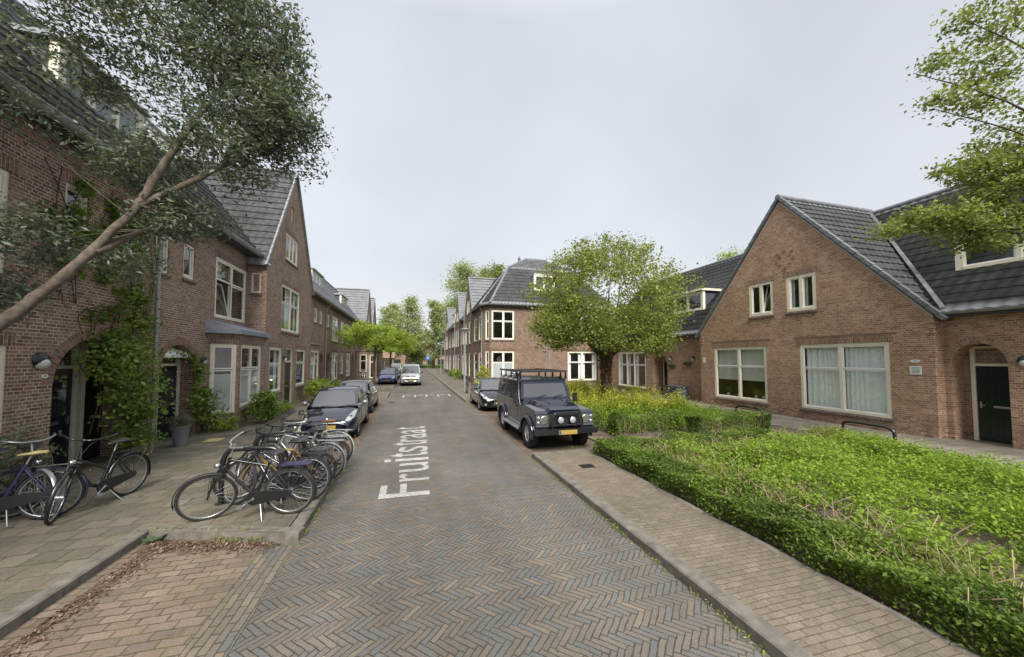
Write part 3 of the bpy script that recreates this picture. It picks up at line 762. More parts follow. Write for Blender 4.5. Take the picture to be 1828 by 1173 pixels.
def ridge_caps(mb, a, b, r=.11, step=.36, m=0):
    a, b = Vector(a), Vector(b); L = (b - a).length; d = (b - a) / L; k = 0
    while k < L - .05:
        e = min(k + step + .03, L); p, q = a + d * k, a + d * e
        mb.tube([p, p + (q - p) * .85, q], [r, r * .94, r * 1.06], 10, m); k += step
def rake_caps(mb, a, b, w=.13, h=.1, step=.34, m=0, inward=(0, 1, 0)):
    """row of verge tiles down a gable edge"""
    a, b = Vector(a), Vector(b); L = (b - a).length; d = (b - a) / L; iw = Vector(inward); up = d.cross(iw).normalized()
    if up.z < 0: up = -up
    k = 0
    while k < L - .05:
        e = min(k + step + .02, L); p, q = a + d * k, a + d * e; o1 = up * .018; 
        A = [p, p + iw * w, p + iw * w + up * h, p + up * h]; B = [q + o1, q + iw * w + o1, q + iw * w + up * h + o1, q + up * h + o1]
        mb.hexa(A, B, m); k += step
def gutter(house, a, b, r=.075, name='gutter', mat=None):
    a, b = Vector(a), Vector(b); d = (b - a).normalized(); s = Vector((d.y, -d.x, 0)); mb = MB(); n = 8; vs = []
    for p in (a, b):
        for rr in (r, r - .008):
            for i in range(n + 1):
                t = PI * i / n; vs.append(p + s * rr * math.cos(t) - Vector((0, 0, 1)) * rr * math.sin(t))
    m1 = n + 1
    for off in (0, m1):
        pass
    fs = []
    for i in range(n): fs += [(i, i + 1, 2 * m1 + i + 1, 2 * m1 + i), (m1 + i, m1 + i + 1, 3 * m1 + i + 1, 3 * m1 + i)]
    mb.add(vs, fs, 0, True)
    mb.tube([a + s * r, b + s * r], .012, 6); mb.tube([a - s * r, b - s * r], .009, 6)
    L = (b - a).length; k = .4
    while k < L:
        p = a + d * k; mb.tube([p + s * math.cos(PI * i / 6) * (r + .005) - Vector((0, 0, 1)) * math.sin(PI * i / 6) * (r + .005) for i in range(7)], .006, 4); k += .9
    return mb.build(name, mat or M['gutter'], house)
def drainpipe(house, pts, r=.042, mat=None):
    mb = MB(); mb.tube(pts, r, 10)
    zs = [p[2] for p in pts]; x, y = pts[-1][0], pts[-1][1]; z = min(zs) + .5
    while z < max(zs) - .3: mb.lathe((x, y, z), [(r + .008, -.02), (r + .008, .02)], 10); z += 1.6
    return mb.build('drainpipe', mat or M['zinc'], house)
def wall_lamp(F, house, u, z, dim=1.):
    mb = MB(); c = Vector(F.p(u, z, 0)); n = F.n
    def dome(r, depth, m, zz=0, half=False):
        ring = []
        for i in range(5):
            t = PI / 2 * i / 4; 
            ring.append([c + Vector((0, 0, zz)) + n * (depth * math.sin(t) + .01) + (F.u * math.cos(a) + Vector((0, 0, 1)) * math.sin(a)) * r * max(math.cos(t), .02) for a in [2 * PI * k / 14 for k in range(14)]])
        vs = [v for r_ in ring for v in r_]
        mb.add(vs, [(i * 14 + k, i * 14 + (k + 1) % 14, (i + 1) * 14 + (k + 1) % 14, (i + 1) * 14 + k) for i in range(4) for k in range(14)], m, True)
    dome(.13 * dim, .1, 0, .02)
    l = mb.build('wall_lamp', M['lampblack'], house)
    mb = MB(); c = Vector(F.p(u, z - .035 * dim, .012)); dome(.098 * dim, .115, 0, 0); mb.build('lamp_glass', M['opal'], l); return l
def plate(F, house, u, z, w_=.13, h_=.08, oval=True, name='house_number_plate', text=None):
    mb = MB(); n = 18
    if oval: pts = [(u + w_ / 2 * math.cos(2 * PI * i / n), z + h_ / 2 * math.sin(2 * PI * i / n)) for i in range(n)]
    else: pts = rect(u - w_ / 2, u + w_ / 2, z - h_ / 2, z + h_ / 2)
    k = len(pts); mb.add([F.p(a, b, .003) for a, b in pts] + [F.p(a, b, .016) for a, b in pts], [list(range(k, 2 * k))] + [(i, (i + 1) % k, k + (i + 1) % k, k + i) for i in range(k)])
    o = mb.build(name, M['plate_w'], house)
    return o
def parent_text(F, house, s, u, z, size, mat, flip=1, d=.019, name='number'):
    cu = bpy.data.curves.new('tmp', 'FONT'); cu.body = s; cu.size = size; cu.align_x = 'CENTER'; cu.align_y = 'CENTER'
    ob = bpy.data.objects.new('tmp', cu); C.objects.link(ob); bpy.context.view_layer.update()
    me = bpy.data.meshes.new_from_object(ob.evaluated_get(bpy.context.evaluated_depsgraph_get()))
    mb = MB(); mb.add([F.p(u + flip * v.co.x, z + v.co.y, d) for v in me.vertices], [list(p.vertices) for p in me.polygons])
    bpy.data.objects.remove(ob); bpy.data.meshes.remove(me); return mb.build(name, mat, house)
def dormer(house, F, u0, u1, z0, z1, dback, cols=3, roofmat=None, cheek=None, over=.15, lab=None):
    """flat roofed dormer: front plane at frame depth 0, running back by dback"""
    ck = MB()
    for u in (u0, u1): ck.add([F.p(u, z0, -.02), F.p(u, z1, -.02), F.p(u, z1, -dback), F.p(u, z0, -dback)], [(0, 1, 2, 3)])
    F.box(ck, u0, u1, z0 - .15, z0, -.1, -.02)
    d = ck.build('dormer', cheek or M['slate'], house)
    cp = MB(); F.box(cp, u0 - .07, u0 - .003, z0, z1, -.14, .03); cp.build('corner_post', M['cream'], d); cp = MB(); F.box(cp, u1 + .003, u1 + .07, z0, z1, -.14, .03); cp.build('corner_post', M['cream'], d)
    window(F, d, u0, u1, z0, z1 - .02, cols, None, .02, None, sill=False, fw=.1)
    r_ = MB(); F.box(r_, u0 - over, u1 + over, z1, z1 + .1, -dback, over); F.box(r_, u0 - over + .02, u1 + over - .02, z1 + .1, z1 + .13, -dback, over - .03); r_.build('dormer_roof', roofmat or M['lead'], d)
    f_ = MB(); F.box(f_, u0 - over - .01, u1 + over + .01, z1 + .015, z1 + .085, over, over + .02); f_.build('fascia', M['cream'], d)
    if lab: d['label'] = lab
    return d
def blocks(mb, x0, x1, y0, y1, z0, z1): return mb.box(x0, x1, y0, y1, z0, z1)
def close_walls(mb, pts, m=0):  # simple vertical outer walls: list of (x,y) open polyline + heights
    for (a, b) in zip(pts[:-1], pts[1:]):
        mb.add([(a[0], a[1], -.1), (b[0], b[1], -.1), (b[0], b[1], b[2]), (a[0], a[1], a[2])], [(0, 1, 2, 3)], m)
def chimney(house, x, y, z0, z1, w_=.5, d_=.7, mat=None):
    mb = MB(); mb.box(x - w_ / 2, x + w_ / 2, y - d_ / 2, y + d_ / 2, z0, z1); c = mb.build('chimney', mat or M['brick_l'], house)
    t_ = MB(); t_.box(x - w_ / 2 - .04, x + w_ / 2 + .04, y - d_ / 2 - .04, y + d_ / 2 + .04, z1, z1 + .08)
    for k in (-.18, .18): t_.lathe((x, y + k, z1 + .08), [(.09, 0), (.08, .25)], 10)
    t_.build('chimney_cap', M['lead'], c); return c
# ------------------------------------------------------------------ left hand terrace
XL, XG = -6.6, -5.9
FL = Fr((XL, 0, 0), (0, 1, 0), (1, 0, 0)); FG = Fr((XG, 0, 0), (0, 1, 0), (1, 0, 0))
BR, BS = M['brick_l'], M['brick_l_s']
EZ = 6.85; RX, RZ = -9.3, 11.0
def main_roof(house, y0, y1, coarse=False, mat=None):
    mat = mat or M['roof_l']
    mat = M['roof'] if coarse else mat
    tile_roof('roof', house, [(-6.22, y0, EZ), (-6.22, y1, EZ), (RX, y1, RZ), (RX, y0, RZ)], mat, coarse=coarse)
    r2 = MB(); r2.add([(RX, y0, RZ), (RX, y1, RZ), (-12.4, y1, EZ), (-12.4, y0, EZ)], [(0, 1, 2, 3)]); r2.build('rear_roof', mat, house)
    rc = MB(); ridge_caps(rc, (RX, y0, RZ + .02), (RX, y1, RZ + .02)); rc.build('ridge_tiles', mat, house)
    gutter(house, (-6.16, y0, EZ - .02), (-6.16, y1, EZ - .02), .11)
    sf = MB(); sf.box(-6.62, -6.25, y0, y1, EZ - .14, EZ - .05); sf.build('soffit', M['slate'], house)
def shell(mb, y0, y1, z=6.9, cap0=True, cap1=True, xf=XL - .9):
    mb.add([(-12.2, y0, -.1), (-12.2, y1, -.1), (-12.2, y1, z), (-12.2, y0, z)], [(0, 1, 2, 3)])
    for y, c in ((y0, cap0), (y1, cap1)):
        if c: mb.add([(XL, y, -.1), (-12.2, y, -.1), (-12.2, y, z), (RX, y, RZ - .1), (XL, y, z)], [(0, 1, 2, 3, 4)])
def porch(F, house, u0, u1, zs, rise, dep, doors, mat=None, wallmat=None, z0=.1):
    """recess walls behind an arched opening; doors = list of (u0,u1,mat)"""
    mb = MB(); F.box(mb, u0 - .3, u1 + .3, z0 - .1, z0 + .012, -dep, -.02, 1)
    mb.add([F.p(u0 - .3, z0, -dep - .02), F.p(u1 + .3, z0, -dep - .02), F.p(u1 + .3, 3.4, -dep - .02), F.p(u0 - .3, 3.4, -dep - .02)], [(0, 1, 2, 3)])
    mb.build('porch', [wallmat or BR, M['kerb']], house)
    for (a, b, dm) in doors: door(F, house, a, b, z0 + .012, 2.86, dep - .06, dm, panel='glass' if dm is M['door_b'] else 'solid')

# --- near house
H = thing('row_house', 'brick row house nearest on the left, with climbing ivy, arched double porch and slate dormer', 'house', (-6.6, 4, 0), 'brick houses of the left terrace')
y0, y1 = -5, 11.45
ar = arch_pts(8.95, 11.2, .1, 2.02, .95)
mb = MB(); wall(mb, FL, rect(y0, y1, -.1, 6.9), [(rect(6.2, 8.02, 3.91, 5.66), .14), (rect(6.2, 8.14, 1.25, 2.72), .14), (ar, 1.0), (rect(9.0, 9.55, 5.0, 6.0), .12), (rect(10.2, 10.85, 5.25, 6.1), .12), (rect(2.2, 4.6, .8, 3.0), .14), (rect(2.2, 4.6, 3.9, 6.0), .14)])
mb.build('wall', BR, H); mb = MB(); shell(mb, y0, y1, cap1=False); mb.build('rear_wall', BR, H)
window(FL, H, 6.2, 8.02, 3.91, 5.66, 2, .34, .07, 'side', soldier=BS, lab='large upper window cut off by the left edge of view')
window(FL, H, 6.2, 8.14, 1.25, 2.72, 2, .34, .07, 'side', soldier=BS)
window(FL, H, 9.0, 9.55, 5.0, 6.0, 1, None, .08, soldier=BS); window(FL, H, 10.2, 10.85, 5.25, 6.1, 1, None, .08, soldier=BS)
window(FL, H, 2.2, 4.6, .8, 3.0, 2, .34, .07, 'side', soldier=BS); window(FL, H, 2.2, 4.6, 3.9, 6.0, 2, .34, .07, soldier=BS)
arch_ring(FL, H, 8.95, 11.2, 2.02, .95, VL)
porch(FL, H, 8.95, 11.2, 2.02, .95, .75, [(9.45, 10.45, M['door_b']), (10.55, 11.5, M['door_g'])])
b = MB(); FL.box(b, 8.7, 9.43, .11, 3.2, -.72, -.66); b.build('porch_panel', M['slate'], H)
wall_lamp(FL, H, 8.68, 2.45, 1.15); plate(FL, H, 8.78, 2.17); parent_text(FL, H, '28', 8.78, 2.17, .06, M['ink'])
main_roof(H, y0, 11.45)
dormer(H, Fr((-7.35, 0, 0), (0, 1, 0), (1, 0, 0)), 9.75, 12.1, 8.0, 9.3, 2.0, 3, lab='long cream and slate dormer above the ivy')
drainpipe(H, [(-6.2, 11.5, 6.75), (-6.42, 11.5, 6.5), (-6.46, 11.5, 6.3), (-6.46, 11.5, .12)], .048)
# --- second house: arch, bay window, corner window
H = thing('row_house', 'brick row house with single arched porch, white-framed bay window and lead bay roof', 'house', (-6.6, 14, 0), 'brick houses of the left terrace')
y0, y1 = 11.454, 17.05
ar = arch_pts(11.93, 13.63, .1, 2.05, .86)
mb = MB(); wall(mb, FL, rect(y0, y1, -.1, 6.9), [(ar, .5), (rect(11.6, 12.15, 4.85, 5.95), .12), (rect(12.8, 13.38, 4.93, 5.98), .12), (rect(14.62, 16.95, 3.93, 6.05), .14)])
mb.build('wall', BR, H); mb = MB(); shell(mb, y0, y1, cap0=False, cap1=False); mb.build('rear_wall', BR, H); mb = MB()
# bay: slanted face, front face
bz = 3.36
FS = Fr((XL, 14.28, 0), (.7, .47, 0), (.47, -.7, 0)); sl_ = math.hypot(.7, .47)
FB = Fr((XG, 0, 0), (0, 1, 0), (1, 0, 0))
wall(mb, FS, rect(0, sl_, -.1, bz), [(rect(.07, sl_ - .06, .62, 3.0), .1)])
wall(mb, FB, rect(14.75, 17.05, -.1, bz), [(rect(14.95, 16.72, .75, 3.0), .1)])
mb.build('bay_wall', BR, H)
window(FS, H, .07, sl_ - .06, .62, 3.0, 1, .36, .06, None, frost=True, soldier=None, lab='tall slanted bay window with frosted lower pane')
window(FB, H, 14.95, 16.72, .75, 3.0, 2, .38, .06, None, frost='full', soldier=None)
b = MB(); FS.box(b, .02, sl_ + .01, 3.004, 3.24, -.05, .014); FB.box(b, 14.78, 17.0, 3.004, 3.24, -.05, .014); b.build('lintel', BS, H)
b = MB()
out = [(XL, 14.05), (-5.78, 14.62), (-5.78, 17.35), (XL, 17.35)]
b.prism([(x, y, bz) for x, y in out], (0, 0, .16))
b.add([(-5.8, 14.64, bz + .16), (-5.8, 17.04, bz + .16), (XL, 17.04, bz + .45), (XL, 14.1, bz + .45)], [(0, 1, 2, 3)]); b.add([(XL, 14.06, bz + .16), (-5.8, 14.64, bz + .16), (XL, 14.1, bz + .45)], [(0, 1, 2)])
b.build('bay_roof', M['lead'], H)
window(FL, H, 11.6, 12.15, 4.85, 5.95, 1, None, .08, soldier=BS); window(FL, H, 12.8, 13.38, 4.93, 5.98, 1, None, .08, soldier=BS)
window(FL, H, 14.62, 16.95, 3.93, 6.05, 2, .36, .05, None, openx=0, sill=False, soldier=BS, lab='large upper window with one sash tilted open')
arch_ring(FL, H, 11.93, 13.63, 2.05, .86, VL)
porch(FL, H, 11.93, 13.63, 2.05, .86, .46, [(12.52, 13.58, M['door_b'])])
b = MB(); n = 8
for i in range(n):
    t0, t1 = PI * .55 * i / n, PI * .55 * (i + 1) / n; f = lambda t, u: FL.p(u, 2.42 + .4 * math.sin(t + .3) * .9, -.44 + .4 * math.cos(t))
    b.add([f(t0, 12.0), f(t0, 13.6), f(t1, 13.6), f(t1, 12.0)], [(0, 1, 2, 3)], 0, True)
b.build('porch_canopy', M['plate_w'], H)
wall_lamp(FL, H, 14.0, 2.42, 1.05); plate(FL, H, 13.93, 2.12, .1, .12)
main_roof(H, y0, 17.4)
b = MB(); sk = [(-8.0, 14.2), (-8.0, 15.1), (-8.75, 15.1), (-8.75, 14.2)]; k = (RZ - EZ) / (-6.22 - RX)
zz = lambda x: EZ + k * (-6.22 - x)
b.hexa([(x, y, zz(x) + .05) for x, y in sk], [(x + .06, y, zz(x) + .13) for x, y in sk]); o = b.build('skylight', M['zinc'], H)
b = MB(); b.poly([(x + .065 + (.06 if x > -8.3 else -.06) * -1, y + (.07 if y < 14.5 else -.07), zz(x) + .14) for x, y in sk]); b.build('skylight_pane', M['carglass'], o)

# --- gable blocks
def gable_block(H, yc, hw, X, ze, za, xback, brick, soldier, roofm, coarse=False, holes=(), side0=None, side1=None, over=.1, sgn=1, name='wall', vw=.16):
    F = Fr((X, 0, 0), (0, 1, 0), (sgn, 0, 0)); y0, y1 = yc - hw, yc + hw
    mb = MB(); wall(mb, F, [(y0, -.1), (y1, -.1), (y1, ze), (yc, za), (y0, ze)], list(holes))
    for y in (y0, y1): mb.add([(X, y, -.1), (xback, y, -.1), (xback, y, ze), (X, y, ze)], [(0, 1, 2, 3)])
    mb.add([(xback, y0, -.1), (xback, y1, -.1), (xback, y1, ze), (xback, yc, za), (xback, y0, ze)], [(0, 1, 2, 3, 4)])
    mb.build(name, brick, H)
    xf = X + sgn * over; sl = (za - ze) / hw; ex = .22
    for s in (-1, 1):
        tile_roof('roof', H, [(xf, yc, za + .08), (xf, yc + s * (hw + ex), ze - ex * sl + .08), (xback, yc + s * (hw + ex), ze - ex * sl + .08), (xback, yc, za + .08)], roofm, coarse=coarse)
        rk = MB(); rake_caps(rk, (xf, yc, za + .05), (xf, yc + s * (hw + ex), ze - ex * sl + .05), vw, .11, .34, inward=(-sgn, 0, 0)); rk.build('verge_tiles', roofm, H)
    rc = MB(); ridge_caps(rc, (xf, yc, za + .15), (xback, yc, za + .15)); rc.build('ridge_tiles', roofm, H)
    return F
H = thing('gable_house', 'tall brick house on the left with steep pointed street gable and green front door', 'house', (-5.9, 20.4, 0), 'brick houses of the left terrace')
hol = [(rect(17.6, 19.05, 1.0, 3.0), .1), (rect(19.6, 20.8, .1, 3.02), .12), (rect(21.3, 22.85, 1.05, 3.0), .1), (rect(18.9, 21.6, 3.8, 6.02), .1), (rect(19.3, 21.05, 7.3, 8.58), .1), (arch_pts(19.95, 20.3, 9.35, 10.0, .16, 8), .1)]
gable_block(H, 20.47, 3.41, XG, 6.6, 11.95, -12.2, BR, BS, M['roof_l'], holes=hol, vw=.07)
window(FG, H, 17.6, 19.05, 1.0, 3.0, 1, .36, .06, 'side', soldier=BS); window(FG, H, 21.3, 22.85, 1.05, 3.0, 1, .36, .06, soldier=BS)
window(FG, H, 18.9, 21.6, 3.8, 6.02, 2, .38, .06, 'side', soldier=BS, splits=[.5]); window(FG, H, 19.3, 21.05, 7.3, 8.58, 3, None, .06, soldier=BS)
b = MB(); FG.box(b, 19.97, 20.28, 9.36, 10.1, -.09, -.06); b.build('niche_window', M['cream'], H)
door(FG, H, 19.6, 20.8, .13, 3.02, .08, M['door_g'], .55); wall_lamp(FG, H, 19.38, 2.5, 1.2)
FR_ = Fr((0, 17.05, 0), (1, 0, 0), (0, -1, 0))
b = MB(); wall(b, FR_, rect(-6.6, -5.905, 3.37, 6.62), [(rect(-6.44, -6.1, 5.22, 6.05), .1)]); b.build('return_wall', BR, H)
window(FR_, H, -6.44, -6.1, 5.22, 6.05, 1, None, .05, fw=.06)
gutter(H, (XG + .16, 16.88, 6.42), (-6.3, 16.88, 6.42), .06)
# --- far row houses
def far_house(label, y0, y1, items, lead=None, pipe=None, coarse=True, dorm=None, lamps=()):
    H = thing('row_house', label, 'house', (-6.6, (y0 + y1) / 2, 0), 'brick houses of the left terrace')
    holes = []
    for it in items:
        if it[0] == 'w': holes.append((rect(it[1], it[2], it[3], it[4]), .1))
        else: holes.append((arch_pts(it[1], it[2], .1, 2.0, .85, 10), .9))
    mb = MB(); wall(mb, FL, rect(y0, y1, -.1, 6.9), holes); mb.build('wall', BR, H); mb = MB(); shell(mb, y0, y1, cap0=False, cap1=False); mb.build('rear_wall', BR, H)
    for it in items:
        if it[0] == 'w': window(FL, H, it[1], it[2], it[3], it[4], it[5], it[6], .06, 'side' if it[2] - it[1] > 1.5 else None, soldier=BS)
        else:
            arch_ring(FL, H, it[1], it[2], 2.0, .85, VL); porch(FL, H, it[1], it[2], 2.0, .85, .75, [(it[1] + .2, it[2] - .2, M['door_g'])])
    main_roof(H, y0, y1, True)
    if pipe: drainpipe(H, [(-6.2, pipe, 6.75), (-6.5, pipe, 6.4), (-6.52, pipe, 6.2), (-6.52, pipe, .12)])
    for d_ in (dorm or ()): dormer(H, Fr((-7.3, 0, 0), (0, 1, 0), (1, 0, 0)), d_[0], d_[1], 8.1, 9.2, 1.8, 3)
    for l in lamps: wall_lamp(FL, H, l, 2.45)
    return H
H = far_house('brick row house just beyond the tall left gable, with two narrow upper windows', 23.88, 31.0,
          [('w', 27.6, 28.4, 5.05, 6.05, 1, None), ('w', 29.1, 29.8, 5.05, 6.05, 1, None), ('w', 24.3, 26.3, 3.95, 6.05, 2, .36), ('a', 28.95, 30.5)], pipe=30.85, dorm=[(29.6, 32.6)], lamps=[28.6])
b = MB(); FS2 = Fr((XG, 26.15, 0), (-.7, .5, 0), (.5, .7, 0)); wall(b, FB, rect(23.9, 26.15, -.1, bz), [(rect(24.1, 25.95, .75, 3.0), .1)]); wall(b, FS2, rect(0, .86, -.1, bz), []); b.build('bay_wall', BR, H)
window(FB, H, 24.1, 25.95, .75, 3.0, 2, .36, .06, 'side')
b = MB(); b.prism([(XL, 23.9, bz), (-5.78, 23.9, bz), (-5.78, 26.3, bz), (XL, 26.85, bz)], (0, 0, .08)); b.build('bay_roof', M['lead'], H)
drainpipe(H, [(-6.0, 24.02, 6.4), (-6.1, 24.05, 6.2), (-6.1, 24.05, 3.45)], mat=M['cream'])
far_house('brick row house past the first drainpipe beyond the gable, with skylight over its roof', 31.0, 40.2,
          [('a', 31.3, 32.9), ('w', 33.5, 36.0, .62, 3.03, 2, .36), ('w', 37.3, 38.7, 1.0, 3.03, 1, .36), ('w', 31.6, 32.3, 5.05, 6.05, 1, None), ('w', 33.4, 36.0, 3.98, 6.15, 2, .36), ('w', 37.3, 38.8, 3.98, 6.1, 1, .36)], lamps=[33.2])
far_house('brick row house at the far end of the left row, behind the flat-topped tree', 40.2, 49.6,
          [('w', 40.5, 42.8, .62, 3.03, 2, .36), ('a', 43.6, 45.1), ('a', 45.9, 47.4), ('w', 40.4, 42.8, 3.98, 6.1, 2, .36), ('w', 44, 44.8, 5.05, 6.05, 1, None), ('w', 46, 46.8, 5.05, 6.05, 1, None)], pipe=45.5, dorm=[(41.0, 44.4)], lamps=[43.3, 47.7])
H = thing('gable_house', 'farther brick gable house on the left, tiled roof showing behind the street tree', 'house', (-5.9, 53, 0), 'brick houses of the left terrace')
hol = [(rect(50.3, 51.9, 1.0, 3.0), .1), (rect(52.5, 55.2, 3.8, 6.0), .1), (rect(52.2, 54, 7.3, 8.6), .1)]
gable_block(H, 53.1, 3.5, XG, 6.6, 11.9, -12.2, BR, BS, M['roof'], coarse=True, holes=hol)
for hh in hol: q = hh[0]; window(FG, H, q[0][0], q[1][0], q[0][1], q[2][1], 2, .36, .06)
ann = MB(); FA = Fr((0, 46.6, 0), (1, 0, 0), (0, -1, 0)); wall(ann, FA, rect(-6.6, -4.2, -.1, 3.4), [(rect(-6.1, -5.3, .9, 3.0), .1), (rect(-5.0, -4.35, .12, 2.95), .1)])
ann.add([(-4.2, 46.6, -.1), (-4.2, 56, -.1), (-4.2, 56, 3.4), (-4.2, 46.6, 3.4)], [(0, 1, 2, 3)]); ann.box(-6.6, -4.1, 46.5, 56, 3.4, 3.5); ann.build('annex', BR, H)
window(FA, H, -6.1, -5.3, .9, 3.0, 1, .36, .05); window(FA, H, -5.0, -4.35, .12, 2.95, 1, .3, .05, sill=False)
H = thing('gable_house', 'farthest brick gable house on the left, only its roof peak showing', 'house', (-5.9, 60.5, 0), 'brick houses of the left terrace')
hol = [(rect(59.3, 61.7, 3.8, 6.0), .1), (rect(59.5, 61.2, 7.3, 8.6), .1)]
gable_block(H, 60.4, 3.4, XG, 6.6, 11.9, -12.2, BR, BS, M['roof'], coarse=True, holes=hol)
for hh in hol: q = hh[0]; window(FG, H, q[0][0], q[1][0], q[0][1], q[2][1], 2, .36, .06)
M['valley'] = simple('valley_lead', (.12, .125, .135), .85, spec=.1, var=.3, scale=5)
# ------------------------------------------------------------------ right hand houses
BR2, BS2 = M['brick_r'], M['brick_r_s']
GP = 'brick houses on the right of the street'
H = thing('gable_house', 'low brick gable house on the right with two large and two small windows', 'house', (15, 11.45, 0), GP)
hol = [(rect(12.2, 15.02, .55, 3.05), .1), (rect(7.98, 10.78, .55, 3.05), .1), (rect(11.82, 12.95, 4.42, 5.88), .1), (rect(10.1, 11.24, 4.42, 5.88), .1)]
FX = Fr((15, 0, 0), (0, 1, 0), (-1, 0, 0))
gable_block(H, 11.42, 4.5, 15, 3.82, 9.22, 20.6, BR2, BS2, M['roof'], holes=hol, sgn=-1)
for (a, b, c, d), cur, ox, lab in (((12.2, 15.02, .55, 3.05), ('blind', .36), None, 'large window with half lowered roller blinds and plants'), ((7.98, 10.78, .55, 3.05), 'gauze', None, 'large window with pale gauze curtains')):
    window(FX, H, a, b, c, d, 2, .36, .06, cur, soldier=BS2, fw=.1, lab=lab)
window(FX, H, 11.82, 12.95, 4.42, 5.88, 2, None, .06, None, openx=0, soldier=BS2, fw=.12, lab='small upper window with one sash tilted inwards')
window(FX, H, 10.1, 11.24, 4.42, 5.88, 2, None, .06, 'side', soldier=BS2, fw=.12)
# window sill plants
b = MB(); l_ = MB()
for y in (12.6, 13.0, 13.9, 14.5): b.lathe((15.3, y, .66), [(.05, 0), (.08, .14)], 10)
b.build('flower_pot', M['plate_w'], H)
P_, T_, _ = blob_points([(15.32, y, .98, .1, .14, .14, 14) for y in (12.6, 13.0, 13.9, 14.5)], 9, .05); leaves('house_plant', P_, .07, M['l_mix'], H, T_)
# ornament of raised bricks, string course, rake edge
b = MB()
for (y, z) in [(11.25, 7.0), (11.05, 6.8), (11.45, 6.8), (10.9, 6.62), (11.6, 6.62), (11.05, 6.45), (11.45, 6.45), (11.25, 6.28), (10.95, 6.95), (11.55, 6.95), (11.25, 6.13)]:
    FX.box(b, y - .05, y + .05, z - .05, z + .05, -.01, .02)
b.build('brick_ornament', M['vous1'], H)
b = MB(); FX.box(b, 12.0, 15.2, 3.3, 3.35, -.01, .012); FX.box(b, 7.8, 11.0, 3.3, 3.35, -.01, .012); b.build('string_course', M['vous2'], H)
b = MB()
for s in (-1, 1):
    for k in range(3): FX.box(b, 11.42 + s * (4.5 - .0) - (.0 if s < 0 else .22) + (-.03 if s < 0 else .03), 11.42 + s * 4.5 + (.22 if s < 0 else 0) + (-.03 if s < 0 else .03), 3.25 + k * .16, 3.34 + k * .16, -.05, .03)
b.build('corbel', BR2, H)
rk = MB(); sl_ = 5.4 / 4.5
for s in (-1, 1):
    a = FX.p(11.42, 9.19, .012); c = FX.p(11.42 + s * 4.5, 3.79, .012); rk.hexa([a, c, (c[0], c[1], c[2] - .07), (a[0], a[1], a[2] - .07)], [(p[0] + .03, p[1], p[2]) for p in (a, c, (c[0], c[1], c[2] - .07), (a[0], a[1], a[2] - .07))])
rk.build('rake_mortar', M['mortar'], H)
plate(FX, H, 7.36, 2.42, .24, .11); parent_text(FX, H, '15', 7.36, 2.42, .07, M['ink'], -1)
o = plate(FX, H, 7.36, 2.14, .27, .26, False, 'notice_plate')
b = MB()
for i in range(5): FX.box(b, 7.27, 7.45, 2.055 + i * .04, 2.067 + i * .04, .016, .018)
b.build('notice_text', M['ink'], o)
plate(FX, H, 15.7, 2.42, .16, .28, False); parent_text(FX, H, '17', 15.7, 2.46, .1, M['ink'], -1)
# main house to the right with arched door
H = thing('row_house', 'brick house at the right edge with recessed arched doorway, dark door and cream dormer', 'house', (15.4, 4, 0), GP)
F4 = Fr((15.4, 0, 0), (0, 1, 0), (-1, 0, 0))
b = MB(); wall(b, F4, rect(-6, 6.92, -.1, 3.95), [(arch_pts(5.72, 6.78, .1, 2.35, .58), .7), (rect(1.4, 4.0, .6, 3.0), .1)])
b.add([(15.4, -6, -.1), (22, -6, -.1), (22, -6, 4), (20.4, -6, 9), (15.4, -6, 3.9)], [(0, 1, 2, 3, 4)]); b.add([(25.4, -6, -.1), (25.4, 28, -.1), (25.4, 28, 4), (25.4, -6, 4)], [(0, 1, 2, 3)]); b.build('wall', BR2, H)
window(F4, H, 1.4, 4.0, .6, 3.0, 2, .36, .06, 'gauze', soldier=BS2)
arch_ring(F4, H, 5.72, 6.78, 2.35, .58, VR, .2); porch(F4, H, 5.72, 6.78, 2.35, .58, .62, [(5.62, 6.62, M['door_g'])], wallmat=BR2)
wall_lamp(F4, H, 5.42, 2.42, 1.15)
tile_roof('roof', H, [(15.12, -6, 3.86), (15.12, 7.7, 3.86), (20.4, 11.6, 9.14), (20.4, -6, 9.14)], M['roof'])
rc = MB(); ridge_caps(rc, (20.4, -6, 9.18), (20.4, 11.4, 9.18)); rc.build('ridge_tiles', M['roof'], H)
b = MB(); b.add([(20.4, -6, 9.14), (20.4, 28, 9.14), (25.6, 28, 3.9), (25.6, -6, 3.9)], [(0, 1, 2, 3)]); b.build('rear_roof', M['roof'], H)
gutter(H, (15.06, -6, 3.86), (15.06, 6.95, 3.86), .075)
b = MB(); b.box(15.12, 15.42, -6, 6.9, 3.72, 3.8); b.build('soffit', M['slate'], H)
b = MB(); q0, q1 = Vector((15.15, 6.78, 3.98)), Vector((20.4, 11.32, 9.24)); b.hexa([q0 + Vector((.042, -.042, .0)), q0 + Vector((-.042, .042, .0)), q0 + Vector((-.042, .042, .05)), q0 + Vector((.042, -.042, .05))], [q1 + Vector((.042, -.042, .0)), q1 + Vector((-.042, .042, .0)), q1 + Vector((-.042, .042, .05)), q1 + Vector((.042, -.042, .05))]); b.build('valley_flashing', M['valley'], H)
dormer(H, Fr((16.45, 0, 0), (0, 1, 0), (-1, 0, 0)), 3.6, 6.95, 5.25, 6.6, 1.6, 3, cheek=M['cream'])
